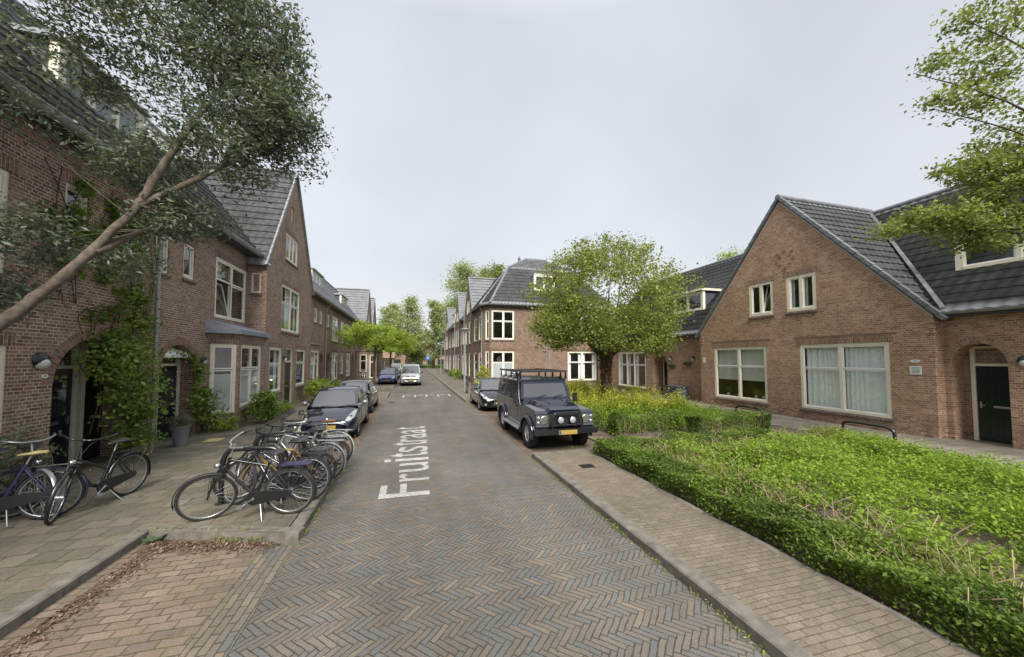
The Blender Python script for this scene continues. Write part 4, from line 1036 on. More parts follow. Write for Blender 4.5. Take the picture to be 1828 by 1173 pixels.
# low house left of the gable
H = thing('row_house', 'low brick house between corner building and right gable, with arched porch and dormer', 'house', (15.5, 21, 0), GP)
F5 = Fr((15.5, 0, 0), (0, 1, 0), (-1, 0, 0))
b = MB(); wall(b, F5, rect(15.93, 28.0, -.1, 3.95), [(rect(21.35, 24.75, .42, 2.98), .1), (arch_pts(19.2, 20.6, .1, 2.05, .7), .9)])
b.add([(15.5, 28, -.1), (25, 28, -.1), (20.4, 28, 9.1), (15.5, 28, 4)], [(0, 1, 2, 3)]); b.build('wall', BR2, H)
window(F5, H, 21.35, 24.75, .42, 2.98, 3, .36, .06, 'side', soldier=BS2, splits=[.4, .68])
arch_ring(F5, H, 19.2, 20.6, 2.05, .7, VR); porch(F5, H, 19.2, 20.6, 2.05, .7, .8, [(19.4, 20.5, M['door_g'])], wallmat=BR2)
wall_lamp(F5, H, 18.85, 2.5, 1.1); wall_lamp(F5, H, 17.0, 2.5, 1.1); plate(F5, H, 21.0, 2.42, .12, .09)
for (y, z) in ((18.7, 1.95), (17.4, 2.1)):
    b = MB(); b.hexa([F5.p(y - .2, z, .02), F5.p(y + .2, z, .02), F5.p(y + .2, z, .16), F5.p(y - .2, z, .16)], [F5.p(y - .25, z + .16, .02), F5.p(y + .25, z + .16, .02), F5.p(y + .25, z + .16, .22), F5.p(y - .25, z + .16, .22)])
    o = b.build('wall_planter', M['slate'], H); P_, T_, _ = blob_points([(15.37, y, z + .2, .1, .2, .06, 20)], 6, .05); leaves('planter_leaves', P_, .06, M['l_mix'], o, T_)
tile_roof('roof', H, [(15.2, 14.6, 3.9), (15.2, 28.2, 3.9), (20.4, 28.2, 9.1), (20.4, 12.0, 9.1)], M['roof'])
rc = MB(); ridge_caps(rc, (20.4, 11.4, 9.16), (20.4, 28.2, 9.16)); rc.build('ridge_tiles', M['roof'], H)
gutter(H, (15.12, 15.98, 3.9), (15.12, 27.9, 3.9), .075)
b = MB(); b.box(15.2, 15.52, 15.97, 27.9, 3.74, 3.82); b.build('soffit', M['slate'], H)
b = MB(); b.box(15.42, 15.7, 15.94, 16.12, 0, 3.7); 
drainpipe(H, [(15.1, 26.6, 3.82), (15.38, 26.6, 3.5), (15.42, 26.6, 3.3), (15.42, 26.6, .1)])
dormer(H, Fr((16.6, 0, 0), (0, 1, 0), (-1, 0, 0)), 17.4, 20.9, 5.4, 6.55, 1.7, 3, roofmat=M['cream'])
b = MB(); q0, q1 = Vector((15.15, 16.02, 4.0)), Vector((20.3, 11.62, 9.24)); b.hexa([q0 + Vector((-.08, -.08, 0)), q0 + Vector((.08, .08, 0)), q0 + Vector((.08, .08, .03)), q0 + Vector((-.08, -.08, .03))], [q1 + Vector((-.08, -.08, 0)), q1 + Vector((.08, .08, 0)), q1 + Vector((.08, .08, .03)), q1 + Vector((-.08, -.08, .03))]); b.build('valley_flashing', M['valley'], H)

# ------------------------------------------------------------------ corner building and right hand row
BC, BCS = M['brick_c'], M['brick_c_s']; XR = 5.65
H = thing('corner_house', 'two storey brick corner building with hipped tile roof behind the spreading tree', 'house', (6, 28.5, 0), GP)
FE = Fr((0, 28.5, 0), (1, 0, 0), (0, -1, 0)); FC = Fr((XR, 29.35, 0), (.45, -.85, 0), (-.85, -.45, 0)); FW = Fr((XR, 0, 0), (0, 1, 0), (-1, 0, 0)); cl = math.hypot(.45, .85)
b = MB()
EW = [(6.2, 8.1, .55, 3.1), (6.2, 8.1, 4.05, 6.45), (12.9, 15.65, .6, 3.1), (12.9, 15.65, 4.2, 6.3)]
wall(b, FE, rect(6.1, 17.3, -.1, 6.95), [(rect(*r_), .1) for r_ in EW])
CW = [(.3, .78, .55, 3.1), (.3, .78, 4.05, 6.45)]
wall(b, FC, rect(0, cl, -.1, 6.95), [(rect(*r_), .1) for r_ in CW])
SW = [(30.1, 31.4, .6, 3.05), (32.3, 33.9, .6, 3.05), (30.1, 31.4, 4.1, 6.2), (32.3, 33.9, 4.1, 6.2)]
wall(b, FW, rect(29.35, 35, -.1, 6.95), [(rect(*r_), .1) for r_ in SW])
b.add([(17.3, 28.5, -.1), (17.3, 40, -.1), (17.3, 40, 6.95), (17.3, 28.5, 6.95)], [(0, 1, 2, 3)]); b.build('wall', BC, H)
window(FE, H, *EW[0], 2, .36, .06, None, frost='full', soldier=BCS, splits=[.52]); window(FE, H, *EW[1], 2, .36, .06, None, soldier=None, splits=[.52]); window(FE, H, *EW[2], 2, .36, .06, 'side', soldier=BCS); window(FE, H, *EW[3], 2, .36, .06, None)
for r_ in CW: window(FC, H, *r_, 1, .36, .06)
for r_ in SW: window(FW, H, *r_, 1, .36, .06, soldier=None)
RM = M['roof']
lo = 10.7
tile_roof('roof', H, [(6.0, 28.2, 6.95), (17.6, 28.2, 6.95), (14.7, 31.1, lo), (8.3, 31.1, lo)], RM)
tile_roof('roof', H, [(5.35, 29.4, 6.95), (5.35, 35.2, 6.95), (8.3, 35.2, lo), (8.3, 32.1, lo)], RM)
tile_roof('roof', H, [(5.35, 29.4, 6.95), (6.0, 28.2, 6.95), (8.3, 31.1, lo)], RM); tile_roof('roof', H, [(5.35, 29.4, 6.95), (8.3, 31.1, lo), (8.3, 32.1, lo)], RM)
tile_roof('roof', H, [(8.3, 31.1, lo), (14.7, 31.1, lo), (12.5, 33.5, 12.3), (10.8, 33.5, 12.3)], RM); tile_roof('roof', H, [(8.3, 31.1, lo), (10.8, 33.5, 12.3), (10.8, 41, 12.3), (8.3, 41, lo)], RM)
b = MB(); b.add([(10.8, 33.5, 12.3), (12.5, 33.5, 12.3), (12.5, 41, 12.3), (10.8, 41, 12.3)], [(0, 1, 2, 3)]); b.add([(12.5, 33.5, 12.3), (14.7, 31.1, lo), (17.6, 28.2, 6.95), (17.6, 41, 6.95), (12.5, 41, 12.3)], [(0, 1, 2, 3, 4)]); b.add([(8.3, 35.2, lo), (8.3, 41, lo), (5.9, 41, 7), (5.9, 35.2, 7)], [(0, 1, 2, 3)]); b.build('rear_roof', RM, H)
rc = MB(); ridge_caps(rc, (6.0, 28.22, 7.0), (8.3, 31.1, lo + .05), .12); ridge_caps(rc, (5.35, 29.4, 7.0), (8.3, 31.6, lo + .03), .1); ridge_caps(rc, (8.3, 31.1, lo + .05), (10.8, 33.5, 12.35), .12); ridge_caps(rc, (12.5, 33.5, 12.35), (14.7, 31.1, lo + .05), .12); ridge_caps(rc, (10.8, 33.5, 12.33), (12.5, 33.5, 12.33), .12); rc.build('ridge_tiles', RM, H)
gutter(H, (6.0, 28.14, 6.93), (17.5, 28.14, 6.93), .08); gutter(H, (5.3, 35, 6.93), (5.3, 29.4, 6.93), .08); gutter(H, (5.3, 29.36, 6.93), (5.97, 28.16, 6.93), .08)
b = MB(); b.box(6.1, 17.3, 28.2, 28.49, 6.78, 6.86); b.build('soffit', M['slate'], H)
drainpipe(H, [(11.15, 28.2, 6.85), (11.15, 28.42, 6.6), (11.15, 28.44, 6.4), (11.15, 28.44, .1)]); drainpipe(H, [(5.35, 29.5, 6.85), (5.57, 29.5, 6.5), (5.57, 29.5, .1)])
dormer(H, Fr((0, 29.35, 0), (1, 0, 0), (0, -1, 0)), 10.2, 12.0, 8.4, 9.8, 1.6, 2, cheek=M['zinc'], over=.05)
b = MB(); b.lathe((9.9, 33, 11.7), [(.12, 0), (.12, .4), (.16, .42), (.05, .75)], 10); b.build('roof_vent', M['lead'], H)
# blocks of the row
def rrow(label, y0, y1, wins, arches=(), dorms=(), pipe=None):
    H = thing('row_house', label, 'house', (XR, (y0 + y1) / 2, 0), GP); b = MB()
    wall(b, FW, rect(y0, y1, -.1, 6.95), [(rect(*r_), .1) for r_ in wins] + [(arch_pts(a, c, .1, 2.0, .7, 10), .8) for a, c in arches]); b.build('wall', BC, H)
    for r_ in wins: window(FW, H, *r_, 1 if r_[1] - r_[0] < 1.3 else 2, .36, .06)
    for a, c in arches: arch_ring(FW, H, a, c, 2.0, .7, VR); porch(FW, H, a, c, 2.0, .7, .7, [(a + .1, c - .1, M['door_g'])], wallmat=BC); wall_lamp(FW, H, c + .3, 2.4)
    tile_roof('roof', H, [(5.35, y0, 6.95), (5.35, y1, 6.95), (8.6, y1, 11), (8.6, y0, 11)], RM, coarse=True)
    b = MB(); b.add([(8.6, y0, 11), (8.6, y1, 11), (12, y1, 6.95), (12, y0, 6.95)], [(0, 1, 2, 3)]); b.build('rear_roof', RM, H); gutter(H, (5.3, y0, 6.93), (5.3, y1, 6.93), .08)
    for d_ in dorms: dormer(H, Fr((6.2, 0, 0), (0, 1, 0), (-1, 0, 0)), d_[0], d_[1], 8.0, 9.3, 1.8, 3)
    if pipe: drainpipe(H, [(5.35, pipe, 6.85), (5.57, pipe, 6.5), (5.57, pipe, .1)])
    return H
def rblock(label, yc, hw, extra=()):
    H = thing('gable_house', label, 'house', (XR, yc, 0), GP)
    wins = [(yc - 1.9, yc - .6, .65, 3.05), (yc + .6, yc + 1.9, .65, 3.05), (yc - 1.9, yc - .5, 4.0, 6.3), (yc + .5, yc + 1.9, 4.0, 6.3), (yc - .9, yc - .15, 7.2, 8.6), (yc + .15, yc + .9, 7.2, 8.6)]
    gable_block(H, yc, hw, XR - .002, 6.8, 10.95, 12, BC, BCS, RM, coarse=True, holes=[(rect(*r_), .1) for r_ in wins], sgn=-1, over=.02)
    for r_ in wins: window(FW, H, *r_, 1, .36, .06)
    drainpipe(H, [(XR - .08, yc + hw - .3, 8), (XR - .08, yc + hw - .3, .1)]); return H
rblock('brick gable house joined to the corner building, nearest gable of the right row', 37.7, 2.72)
rrow('brick row house between first and second gables of the right row', 40.42, 44.5, [(41, 42, .65, 3.05), (41, 42, 4.1, 6.2), (42.6, 43.8, 4.1, 6.2)], [(42.7, 43.9)], (), 42.4)
rblock('second brick gable house along the right row', 47.1, 2.6)
rrow('brick row house with dormers between second and third gables of the right row', 49.7, 58.9, [(50.5, 51.7, .65, 3.05), (50.5, 51.7, 4.1, 6.2), (52.6, 53.6, 4.1, 6.2), (54.6, 56, .65, 3.05), (54.6, 56, 4.1, 6.2), (57, 58, 4.1, 6.2), (57, 58, .65, 3.05)], [(52.5, 53.7)], [(50.8, 53.4), (54.6, 57.2)], 54.2)
rblock('third brick gable house along the right row', 61.7, 2.8)
rrow('last brick house of the right row before the cross street', 64.5, 68, [(65, 66, .65, 3.05), (66.6, 67.5, .65, 3.05), (65, 66, 4.1, 6.2), (66.6, 67.5, 4.1, 6.2)])
b = MB(); b.box(5.7, 12, 67.9, 68, -.1, 6.9); o = b.build('end_wall', BC, H)

# ------------------------------------------------------------------ far side of the cross street
M['brick_f'] = simple('far_brick', (.23, .155, .115), .9, var=.2, scale=1.2); M['roof_f'] = simple('far_roof', (.2, .13, .09), .8, var=.2, scale=2)
M['yellow_r'] = simple('far_roof_yellow_green', (.3, .32, .1), .8, var=.2, scale=2)
def far_building(label, x0, x1, y0, y1, z0, z1, roofm, rh=2.5, garage=0, nw=6, storeys=1):
    H = thing('low_building', label, 'building', ((x0 + x1) / 2, y0, 0), 'low buildings across the end of the street'); b = MB(); b.box(x0, x1, y0, y1, z0, z1); b.build('wall', M['brick_f'], H)
    r_ = MB(); ym = (y0 + y1) / 2; r_.add([(x0 - .3, y0 - .4, z1), (x1 + .3, y0 - .4, z1), (x1 + .3, ym, z1 + rh), (x0 - .3, ym, z1 + rh), (x0 - .3, y1 + .4, z1), (x1 + .3, y1 + .4, z1)], [(0, 1, 2, 3), (3, 2, 5, 4), (0, 3, 4), (1, 5, 2)]); r_.build('roof', roofm, H)
    Ff = Fr((0, y0, 0), (1, 0, 0), (0, -1, 0))
    for s in range(storeys):
        for i in range(nw):
            u = x0 + (x1 - x0) * (i + .5) / nw; zz = 1.0 + s * 2.8
            if garage and s == 0:
                g = MB(); Ff.box(g, u - 1.1, u + 1.1, .1, 2.2, -.05, .03); g.build('garage_door', M['lampblack'], H)
            else:
                w_ = MB(); Ff.box(w_, u - .7, u + .7, zz, zz + 1.3, -.05, .05); o = w_.build('window', M['cream'], H)
                g = MB(); Ff.box(g, u - .6, u - .04, zz + .1, zz + 1.2, .04, .055); Ff.box(g, u + .04, u + .6, zz + .1, zz + 1.2, .04, .055); g.build('pane', M['carglass'], o)
    return H
far_building('long low brick building with dark garage doors at the end of the street', -14, 26, 128, 138, 0, 4.6, M['roof_f'], 2.2, 1, 11, 2)
far_building('brick house with yellowish roof at the far end, left of the silver van', -36, -8, 118, 128, 0, 3.0, M['yellow_r'], 7.0, 0, 6, 1)
far_building('small brick shed at the far left end of the street', -9.5, -4, 84, 90, 0, 2.6, M['roof_f'], 1.4, 1, 2, 1)
b = MB(); sheet([(-40, 98), (60, 98), (60, 120), (-40, 120)], .02, 0, b); struct('grass_verge', b, M['grassplane'], 'green grass verge across the end of the street')
b = MB(); sheet([(-40, 90), (60, 90), (60, 97.5), (-40, 97.5)], .012, 0, b); struct('cross_street', b, M['walk_r'], 'brick cross street at the end of the street')
b = MB(); b.box(-5, -4.85, 70, 84, 0, 2.0); tag(b.build('garden_wall', M['brick_f'], loc=(-4.9, 77, 0)), 'brown brick garden wall behind the far parked cars', 'wall')
# ------------------------------------------------------------------ cars (x forward, y left, z up, origin on the ground at the middle)
def wheel(root, x, y, r, w_, side, rimr=.62, spokes=5, chunky=False):
    mb = MB(); c = (x, y, r); hw_ = w_ / 2
    prof = [(rimr * r, -hw_ * .8), (r * .9, -hw_), (r * .985, -hw_ * .8), (r, -hw_ * .45), (r, hw_ * .45), (r * .985, hw_ * .8), (r * .9, hw_), (rimr * r, hw_ * .8)]
    mb.lathe(c, prof, 28, 0, 'y', caps=False)
    if chunky:
        for k in range(26):
            a = 2 * PI * k / 26; cx, cz = x + math.cos(a) * r, r + math.sin(a) * r; t_ = Vector((-math.sin(a), 0, math.cos(a))) * .03; n_ = Vector((math.cos(a), 0, math.sin(a))) * .012
            p = Vector((cx, y, cz)); yv = Vector((0, hw_ * .85, 0))
            mb.hexa([p - t_ - yv - n_, p + t_ - yv - n_, p + t_ + yv - n_, p - t_ + yv - n_], [p - t_ - yv + n_, p + t_ - yv + n_, p + t_ + yv + n_, p - t_ + yv + n_])
    wo_ = mb.build('wheel', M['rubber'], root)
    rb = MB(); s = side; yo = y + s * hw_ * .72
    rb.lathe((x, yo, r), [(rimr * r * 1.02, 0), (rimr * r * .93, -s * .03), (rimr * r * .9, -s * .06)], 24, 0, 'y', caps=False)
    rb.lathe((x, y + s * hw_ * .35, r), [(rimr * r * .93, 0), (.01, 0)], 20, 1, 'y')
    for k in range(spokes):
        a = 2 * PI * k / spokes + .3; u = Vector((math.cos(a), 0, math.sin(a))); v = Vector((-math.sin(a), 0, math.cos(a)))
        p0 = Vector((x, yo - s * .012, r)); 
        A = [p0 + v * .035, p0 - v * .035, p0 + u * rimr * r * .97 - v * .05, p0 + u * rimr * r * .97 + v * .05]; B = [q - Vector((0, s * .035, 0)) for q in A]; rb.hexa(A, B)
    rb.lathe((x, yo, r), [(.055, -s * .03), (.05, s * .004), (.01, s * .008)], 12, 0, 'y')
    rb.build('rim', [M['rim'], M['blackm']], wo_); return wo_
def bvh_of(o):
    me = o.data; return BVHTree.FromPolygons([v.co.copy() for v in me.vertices], [list(p.vertices) for p in me.polygons])
def patch(bv, pts, axis, sgn, off=.004, rings=4, edge=None):
    """project a 2D outline onto the body along an axis; pts = (y,z) for axis x, (x,z) for axis y, (x,y) for axis z"""
    n = len(pts); cx = sum(p[0] for p in pts) / n; cy = sum(p[1] for p in pts) / n; vs = []; fs = []
    def pj(a, b):
        if axis == 'x': o, d = Vector((sgn * 5, a, b)), Vector((-sgn, 0, 0))
        elif axis == 'y': o, d = Vector((a, sgn * 5, b)), Vector((0, -sgn, 0))
        else: o, d = Vector((a, b, 5)), Vector((0, 0, -1))
        h = bv.ray_cast(o, d)
        if h[0] is None: return None
        return h[0] - d * off
    vs.append(pj(cx, cy))
    for k in range(1, rings + 1):
        for p in pts: vs.append(pj(cx + (p[0] - cx) * k / rings, cy + (p[1] - cy) * k / rings))
    last = next((v for v in vs if v is not None), Vector((0, 0, 0)))
    for i, v in enumerate(vs):
        if v is None: vs[i] = last
        else: last = v
    for i in range(n):
        fs.append((0, 1 + i, 1 + (i + 1) % n))
        for k in range(1, rings): a = 1 + (k - 1) * n; b = 1 + k * n; fs.append((a + i, b + i, b + (i + 1) % n, a + (i + 1) % n))
    return vs, fs
def rounded(pts, n=5, r=.25):
    out = []
    for i in range(len(pts)):
        p0, p1, p2 = Vector(pts[i - 1]), Vector(pts[i]), Vector(pts[(i + 1) % len(pts)])
        a = p1 + (p0 - p1) * r; c = p1 + (p2 - p1) * r
        for k in range(n + 1): t = k / n; out.append(tuple(a * (1 - t) ** 2 + p1 * 2 * t * (1 - t) + c * t * t))
    return out
def car(label, P, group=None):
    """P: st = body stations (x, zbot, zbelt, ztop, halfwidth); gh = greenhouse profile (x, z, hw)"""
    root = thing('parked_car' if P.get('parked', True) else P['name'], label, P.get('cat', 'car'), (0, 0, 0), group); pm = M[P['paint']]
    st = P['st']; rows = []
    for (x, zb, zl, zt, hw) in st:
        half = [(hw * .86, zb), (hw * .97, zb + .07), (hw, zb + (zl - zb) * .45), (hw * .985, zl - (zl - zb) * .2), (hw * .93, zl), (hw * .62, zl + (zt - zl) * .75), (0, zt)]
        rows.append([(x, y, z) for y, z in half] + [(x, -y, z) for y, z in half[-2::-1]])
    mb = MB(); n = len(rows[0]); vs = [p for r_ in rows for p in r_]
    fs = [(i * n + k, i * n + k + 1, (i + 1) * n + k + 1, (i + 1) * n + k) for i in range(len(rows) - 1) for k in range(n - 1)]
    fs += [(i * n, (i + 1) * n, (i + 1) * n + n - 1, i * n + n - 1) for i in range(len(rows) - 1)]
    fs += [list(range(n)), list(range((len(rows) - 1) * n, len(rows) * n))[::-1]]
    mb.add(vs, fs, 0, True); ob = mb.build('tmp', pm, None)
    sm = ob.modifiers.new('s', 'SUBSURF'); sm.levels = sm.render_levels = 2
    cuts = []
    for wx in P['wx']:
        cb = MB(); cb.lathe((wx, 0, P['wr']), [(P['wr'] * P.get('arch', 1.13), -1.3), (P['wr'] * P.get('arch', 1.13), 1.3)], 28, 0, 'y'); c = cb.build('tmp', M['dark'], None); cuts.append(c)
        md = ob.modifiers.new('b', 'BOOLEAN'); md.operation = 'DIFFERENCE'; md.object = c; md.solver = 'EXACT'
    bpy.context.view_layer.update()
    me = bpy.data.meshes.new_from_object(ob.evaluated_get(bpy.context.evaluated_depsgraph_get()))
    for o in [ob] + cuts: bpy.data.objects.remove(o)
    me.name = 'body'; body = bpy.data.objects.new('body', me); C.objects.link(body); body.parent = root
    if len(me.materials) == 0: me.materials.append(pm)
    me.materials[0] = pm
    for q in me.polygons: q.use_smooth = True
    bv = bvh_of(body)
    # dark underfloor / arch liner
    L0, L1 = st[-1][0], st[0][0]; hw = max(s[4] for s in st)
    b = MB(); b.box(L0 + .25, L1 - .25, -hw * .8, hw * .8, P['wr'] * .55, st[len(st) // 2][2] * .8); b.build('underbody', M['dark'], root)
    # greenhouse
    gh = P['gh']; m_ = 8; g = MB(); V = []
    for i, (x, z, h_) in enumerate(gh):
        for k in range(m_ + 1):
            t_ = -1 + 2 * k / m_; e = 1 - t_ * t_; bul = P.get('bulge', .1); dx = bul * e * (1 if x > gh[len(gh) // 2][0] else -.6)
            if 0 < i < len(gh) - 1: dx *= .45
            V.append((x + dx, h_ * t_, z + (.035 * e if 0 < i < len(gh) - 1 else 0)))
    fs = [(i * (m_ + 1) + k, i * (m_ + 1) + k + 1, (i + 1) * (m_ + 1) + k + 1, (i + 1) * (m_ + 1) + k) for i in range(len(gh) - 1) for k in range(m_)]
    g.add(V, fs, 0, True)
    for k in (0, m_):
        side = [V[i * (m_ + 1) + k] for i in range(len(gh))]
        g.add(side + [(x, y * (1.05), z - .12) for x, y, z in (side[-1], side[0])], [list(range(len(side) + 2))], 0)
    roof = g.build('roof', pm, root); gv = bvh_of(roof)
    def W(i, ins0, ins1, ins, name):
        """glass between profile i and i+1"""
        q = MB(); vs = []; N = 10
        for a in (ins0, .5, ins1):
            for k in range(N + 1):
                t_ = (-1 + 2 * k / N) * (1 - ins); f = (t_ + 1) / 2 * m_; k0 = min(int(f), m_ - 1); fr = f - k0
                A = Vector(V[i * (m_ + 1) + k0]).lerp(Vector(V[i * (m_ + 1) + k0 + 1]), fr); B = Vector(V[(i + 1) * (m_ + 1) + k0]).lerp(Vector(V[(i + 1) * (m_ + 1) + k0 + 1]), fr)
                p = A.lerp(B, a); s_ = 1 if i == 0 else -1
                vs.append(p + Vector((s_ * .006, 0, .006)))
        q.add(vs, [(r_ * (N + 1) + k, r_ * (N + 1) + k + 1, (r_ + 1) * (N + 1) + k + 1, (r_ + 1) * (N + 1) + k) for r_ in range(2) for k in range(N)], 0, True)
        return q.build(name, M['carglass'], root)
    W(0, .03, .93, .09, 'windshield'); W(len(gh) - 2, .1, .9, .12, 'rear_window')
    for s in (-1, 1):
        for poly in P['sw']:
            q = MB(); n_ = len(poly); vs = []
            for (x, z) in rounded(poly, 3, .12):
                # interpolate side surface halfwidth from z between belt and roof
                hb, hr = gh[0][2] * 1.0, gh[1][2]; zb_, zr = gh[0][1], gh[1][1]
                f = min(max((z - zb_) / (zr - zb_), 0), 1); vs.append((x, s * ((hb * (1 - f) + hr * f) + .008), z))
            q.add(vs, [list(range(len(vs)))]); q.build('side_window', M['carglass'], root)
    def add_patch(name, mat, pts, axis='x', sgn=1, off=.004, parent=None, bvx=None, rnd=.3):
        q = MB(); vs, fs = patch(bvx or bv, rounded(pts, 4, rnd) if rnd else pts, axis, sgn, off); q.add(vs, fs, 0, True); return q.build(name, mat, parent or root)
    for s in (-1, 1):
        h = add_patch('headlight', M['lens'], [(s * y, z) for y, z in P['hl']], off=.008)
        add_patch('lamp_reflector', M['chrome'], [(s * (P['hlc'][0]) + .05 * math.cos(a), P['hlc'][1] + .05 * math.sin(a)) for a in [2 * PI * i / 12 for i in range(12)]], off=.014, parent=h, rnd=0)
        add_patch('tail_light', M['lensred'], [(s * y, z) for y, z in P['tl']], sgn=-1, off=.008)
        if P.get('fog'): add_patch('fog_lamp', M['lens'], [(s * P['fog'][0] + .055 * math.cos(a), P['fog'][1] + .05 * math.sin(a)) for a in [2 * PI * i / 12 for i in range(12)]], off=.008, rnd=0)
    if P.get('grille'): add_patch('grille', M['blackm'], P['grille'], off=.006, rnd=.15)
    if P.get('grille2'):
        g_ = add_patch('lower_grille', M['blackm'], P['grille2'], off=.006, rnd=.15)
    if P.get('bumper'): add_patch('bumper_trim', M[P['bumper'][0]], P['bumper'][1], off=.006, rnd=.1)
    # number plates
    for s, xx, z, in ((1, P['st'][0][0], P['plz']), (-1, P['st'][-1][0], P.get('plzr', .75))):
        h = bv.ray_cast(Vector((s * 5, 0, z)), Vector((-s, 0, 0)))
        if h[0] is None: continue
        x = h[0].x + s * .02; q = MB(); q.box(min(x, x - s * .04), max(x, x - s * .04), -.26, .26, z - .055, z + .055); pl = q.build('license_plate', M['plate_y'], root)
        q = MB(); q.box(min(x, x + s * .003), max(x, x + s * .003), -s * .215 - .03, -s * .215 + .03, z - .05, z + .05); q.build('plate_band', M['plate_b'], pl)
    if P.get('badge'):
        h = bv.ray_cast(Vector((5, 0, P['badge'])), Vector((-1, 0, 0)))
        if h[0]: q = MB(); q.lathe((h[0].x, 0, P['badge']), [(.055, 0), (.05, .012), (.01, .016)], 14, 0, 'x'); q.build('badge', M['chrome'], root)
    # mirrors, wipers, door seams, handles
    bx, bz_, bh = gh[0]
    for s in (-1, 1):
        q = MB(); c = Vector((bx - .38, s * (hw * .93 + .13), bz_ + .07)); q.ball(c, .1, 12, 8, 0, .55, 1.05, .75); q.tube([(bx - .38, s * hw * .88, bz_ + .0), c], .025, 6); mi = q.build('mirror', M[P.get('mirror', P['paint'])], root)
        q = MB(); q.poly([(c.x - .05, c.y - .08, c.z - .05), (c.x - .05, c.y + .08, c.z - .05), (c.x - .05, c.y + .08, c.z + .05), (c.x - .05, c.y - .08, c.z + .05)]); q.build('mirror_glass', M['chrome'], mi)
        for dx in P['seams']:
            vs = []
            for z in [P['st'][len(st) // 2][1] + .12 + i * (P['st'][len(st) // 2][2] - P['st'][len(st) // 2][1] - .17) / 6 for i in range(7)]:
                h = bv.ray_cast(Vector((dx, s * 5, z)), Vector((0, -s, 0)))
                if h[0]: vs.append(h[0] + Vector((0, s * .002, 0)))
            if len(vs) > 1: q = MB(); q.tube(vs, .005, 4); q.build('door_seam', M['dark'], root)
        h = bv.ray_cast(Vector((P['seams'][1] + .2, s * 5, bz_ - .16)), Vector((0, -s, 0)))
        if h[0]: q = MB(); q.box(h[0].x - .08, h[0].x + .08, h[0].y - .015, h[0].y + .015, h[0].z - .012, h[0].z + .012); q.build('door_handle', M['chrome'] if P.get('chrome') else pm, root)
    q = MB()
    for s in (0.15, -.5):
        q.tube([(bx + P.get('bulge', .1) * .9, s + .0, bz_ + .005), (bx + P.get('bulge', .1) * .7 - .03, s + .5, bz_ + .05)], .01, 5)
    q.build('wiper', M['blackm'], root)
    if P.get('rails'):
        q = MB()
        for s in (-1, 1): q.tube([(gh[1][0] - .1, s * gh[1][2] * .95, gh[1][1] + .05), (gh[-2][0] + .1, s * gh[-2][2] * .95, gh[-2][1] + .06)], .02, 6)
        q.build('roof_rail', M['blackm'], root)
    for wx in P['wx']:
        for s in (-1, 1): wheel(root, wx, s * (hw - .115), P['wr'], .2, s, .64, P.get('spokes', 5))
    return root
def hatch(L, W, Hh, wb, fo, belt=.93, hood=.98, paint='navy', **kw):
    h = W / 2; x1 = L / 2; x0 = -L / 2; fx = x1 - fo; rx = fx - wb
    st = [(x1 + .0, .34, .50, .55, h * .62), (x1 - .03, .22, .60, .66, h * .80), (x1 - .22, .19, .70, .79, h * .93), (x1 - .55, .19, .80, .88, h * .985), (x1 - .95, .2, belt - .02, hood, h), (x1 - 1.5, .2, belt, belt + .03, h), (0, .2, belt + .02, belt + .03, h), (x0 + 1.1, .2, belt + .05, belt + .06, h), (x0 + .5, .22, belt + .06, belt + .08, h * .97), (x0 + .12, .28, belt + .03, belt + .06, h * .9), (x0 + .0, .4, belt - .12, belt - .06, h * .8)]
    gh = [(x1 - .98, belt + .02, h * .88), (x1 - 1.72, Hh - .08, h * .70), (x1 - 2.3, Hh - .02, h * .68), (x0 + .75, Hh - .06, h * .66), (x0 + .12, belt + .04, h * .82)]
    zt = Hh - .13; zb = belt + .055
    sw = [[(x1 - 1.32, zb), (x1 - 1.86, zt - .03), (x1 - 2.32, zt), (x1 - 2.32, zb)], [(x1 - 2.4, zb), (x1 - 2.4, zt), (x0 + .95, zt - .03), (x0 + .62, zb + .08)]]
    P = dict(st=st, gh=gh, sw=sw, wx=(fx, rx), wr=.3, paint=paint, hl=[(h * .60, .60), (h * .84, .62), (h * .86, .76), (h * .76, .80), (h * .60, .72)], hlc=(h * .73, .69), tl=[(h * .72, .78), (h * .88, .8), (h * .86, 1.02), (h * .74, 1.02)],
             plz=.42, seams=(x1 - 1.25, x1 - 2.36, x0 + 1.05), badge=.62, grille2=[(-h * .5, .26), (h * .5, .26), (h * .45, .36), (-h * .45, .36)], fog=(h * .66, .33), bulge=.16)
    P.update(kw); return P
PK = 'cars parked along the street'
c1 = car('small navy hatchback facing the camera, first in the left parking lane behind the bicycles', hatch(4.06, 1.69, 1.49, 2.51, .78, paint='navy', mirror='silver', hl=[(.50, .62), (.62, .60), (.74, .70), (.76, .84), (.68, .86), (.56, .74)], hlc=(.65, .74), plz=.45, badge=.66, grille=[(-.4, .585), (.4, .585), (.42, .615), (-.42, .615)], grille2=[(-.48, .24), (.48, .24), (.42, .34), (-.42, .34)]), PK)
place(c1, (-2.46, 13.85, 0), R(-90) + R(.5))
c2 = car('dark brownish-black hatchback seen from behind, parked second in the left lane', hatch(3.95, 1.68, 1.48, 2.48, .75, paint='blackcar', tl=[(.62, .88), (.79, .88), (.76, 1.24), (.66, 1.24)], plzr=.55), PK)
place(c2, (-2.55, 19.0, 0), R(90))
c3 = car('bright blue hatchback facing the camera beside the street tree', hatch(4.0, 1.68, 1.44, 2.5, .8, paint='bluecar', grille=[(-.45, .56), (.45, .56), (.45, .63), (-.45, .63)]), PK)
place(c3, (-2.3, 37.9, 0), R(-90))
c4 = car('dark car parked directly behind the bright blue hatchback', hatch(4.2, 1.72, 1.5, 2.6, .8, paint='blackcar', tl=[(.62, .88), (.8, .88), (.78, 1.24), (.66, 1.24)]), PK)
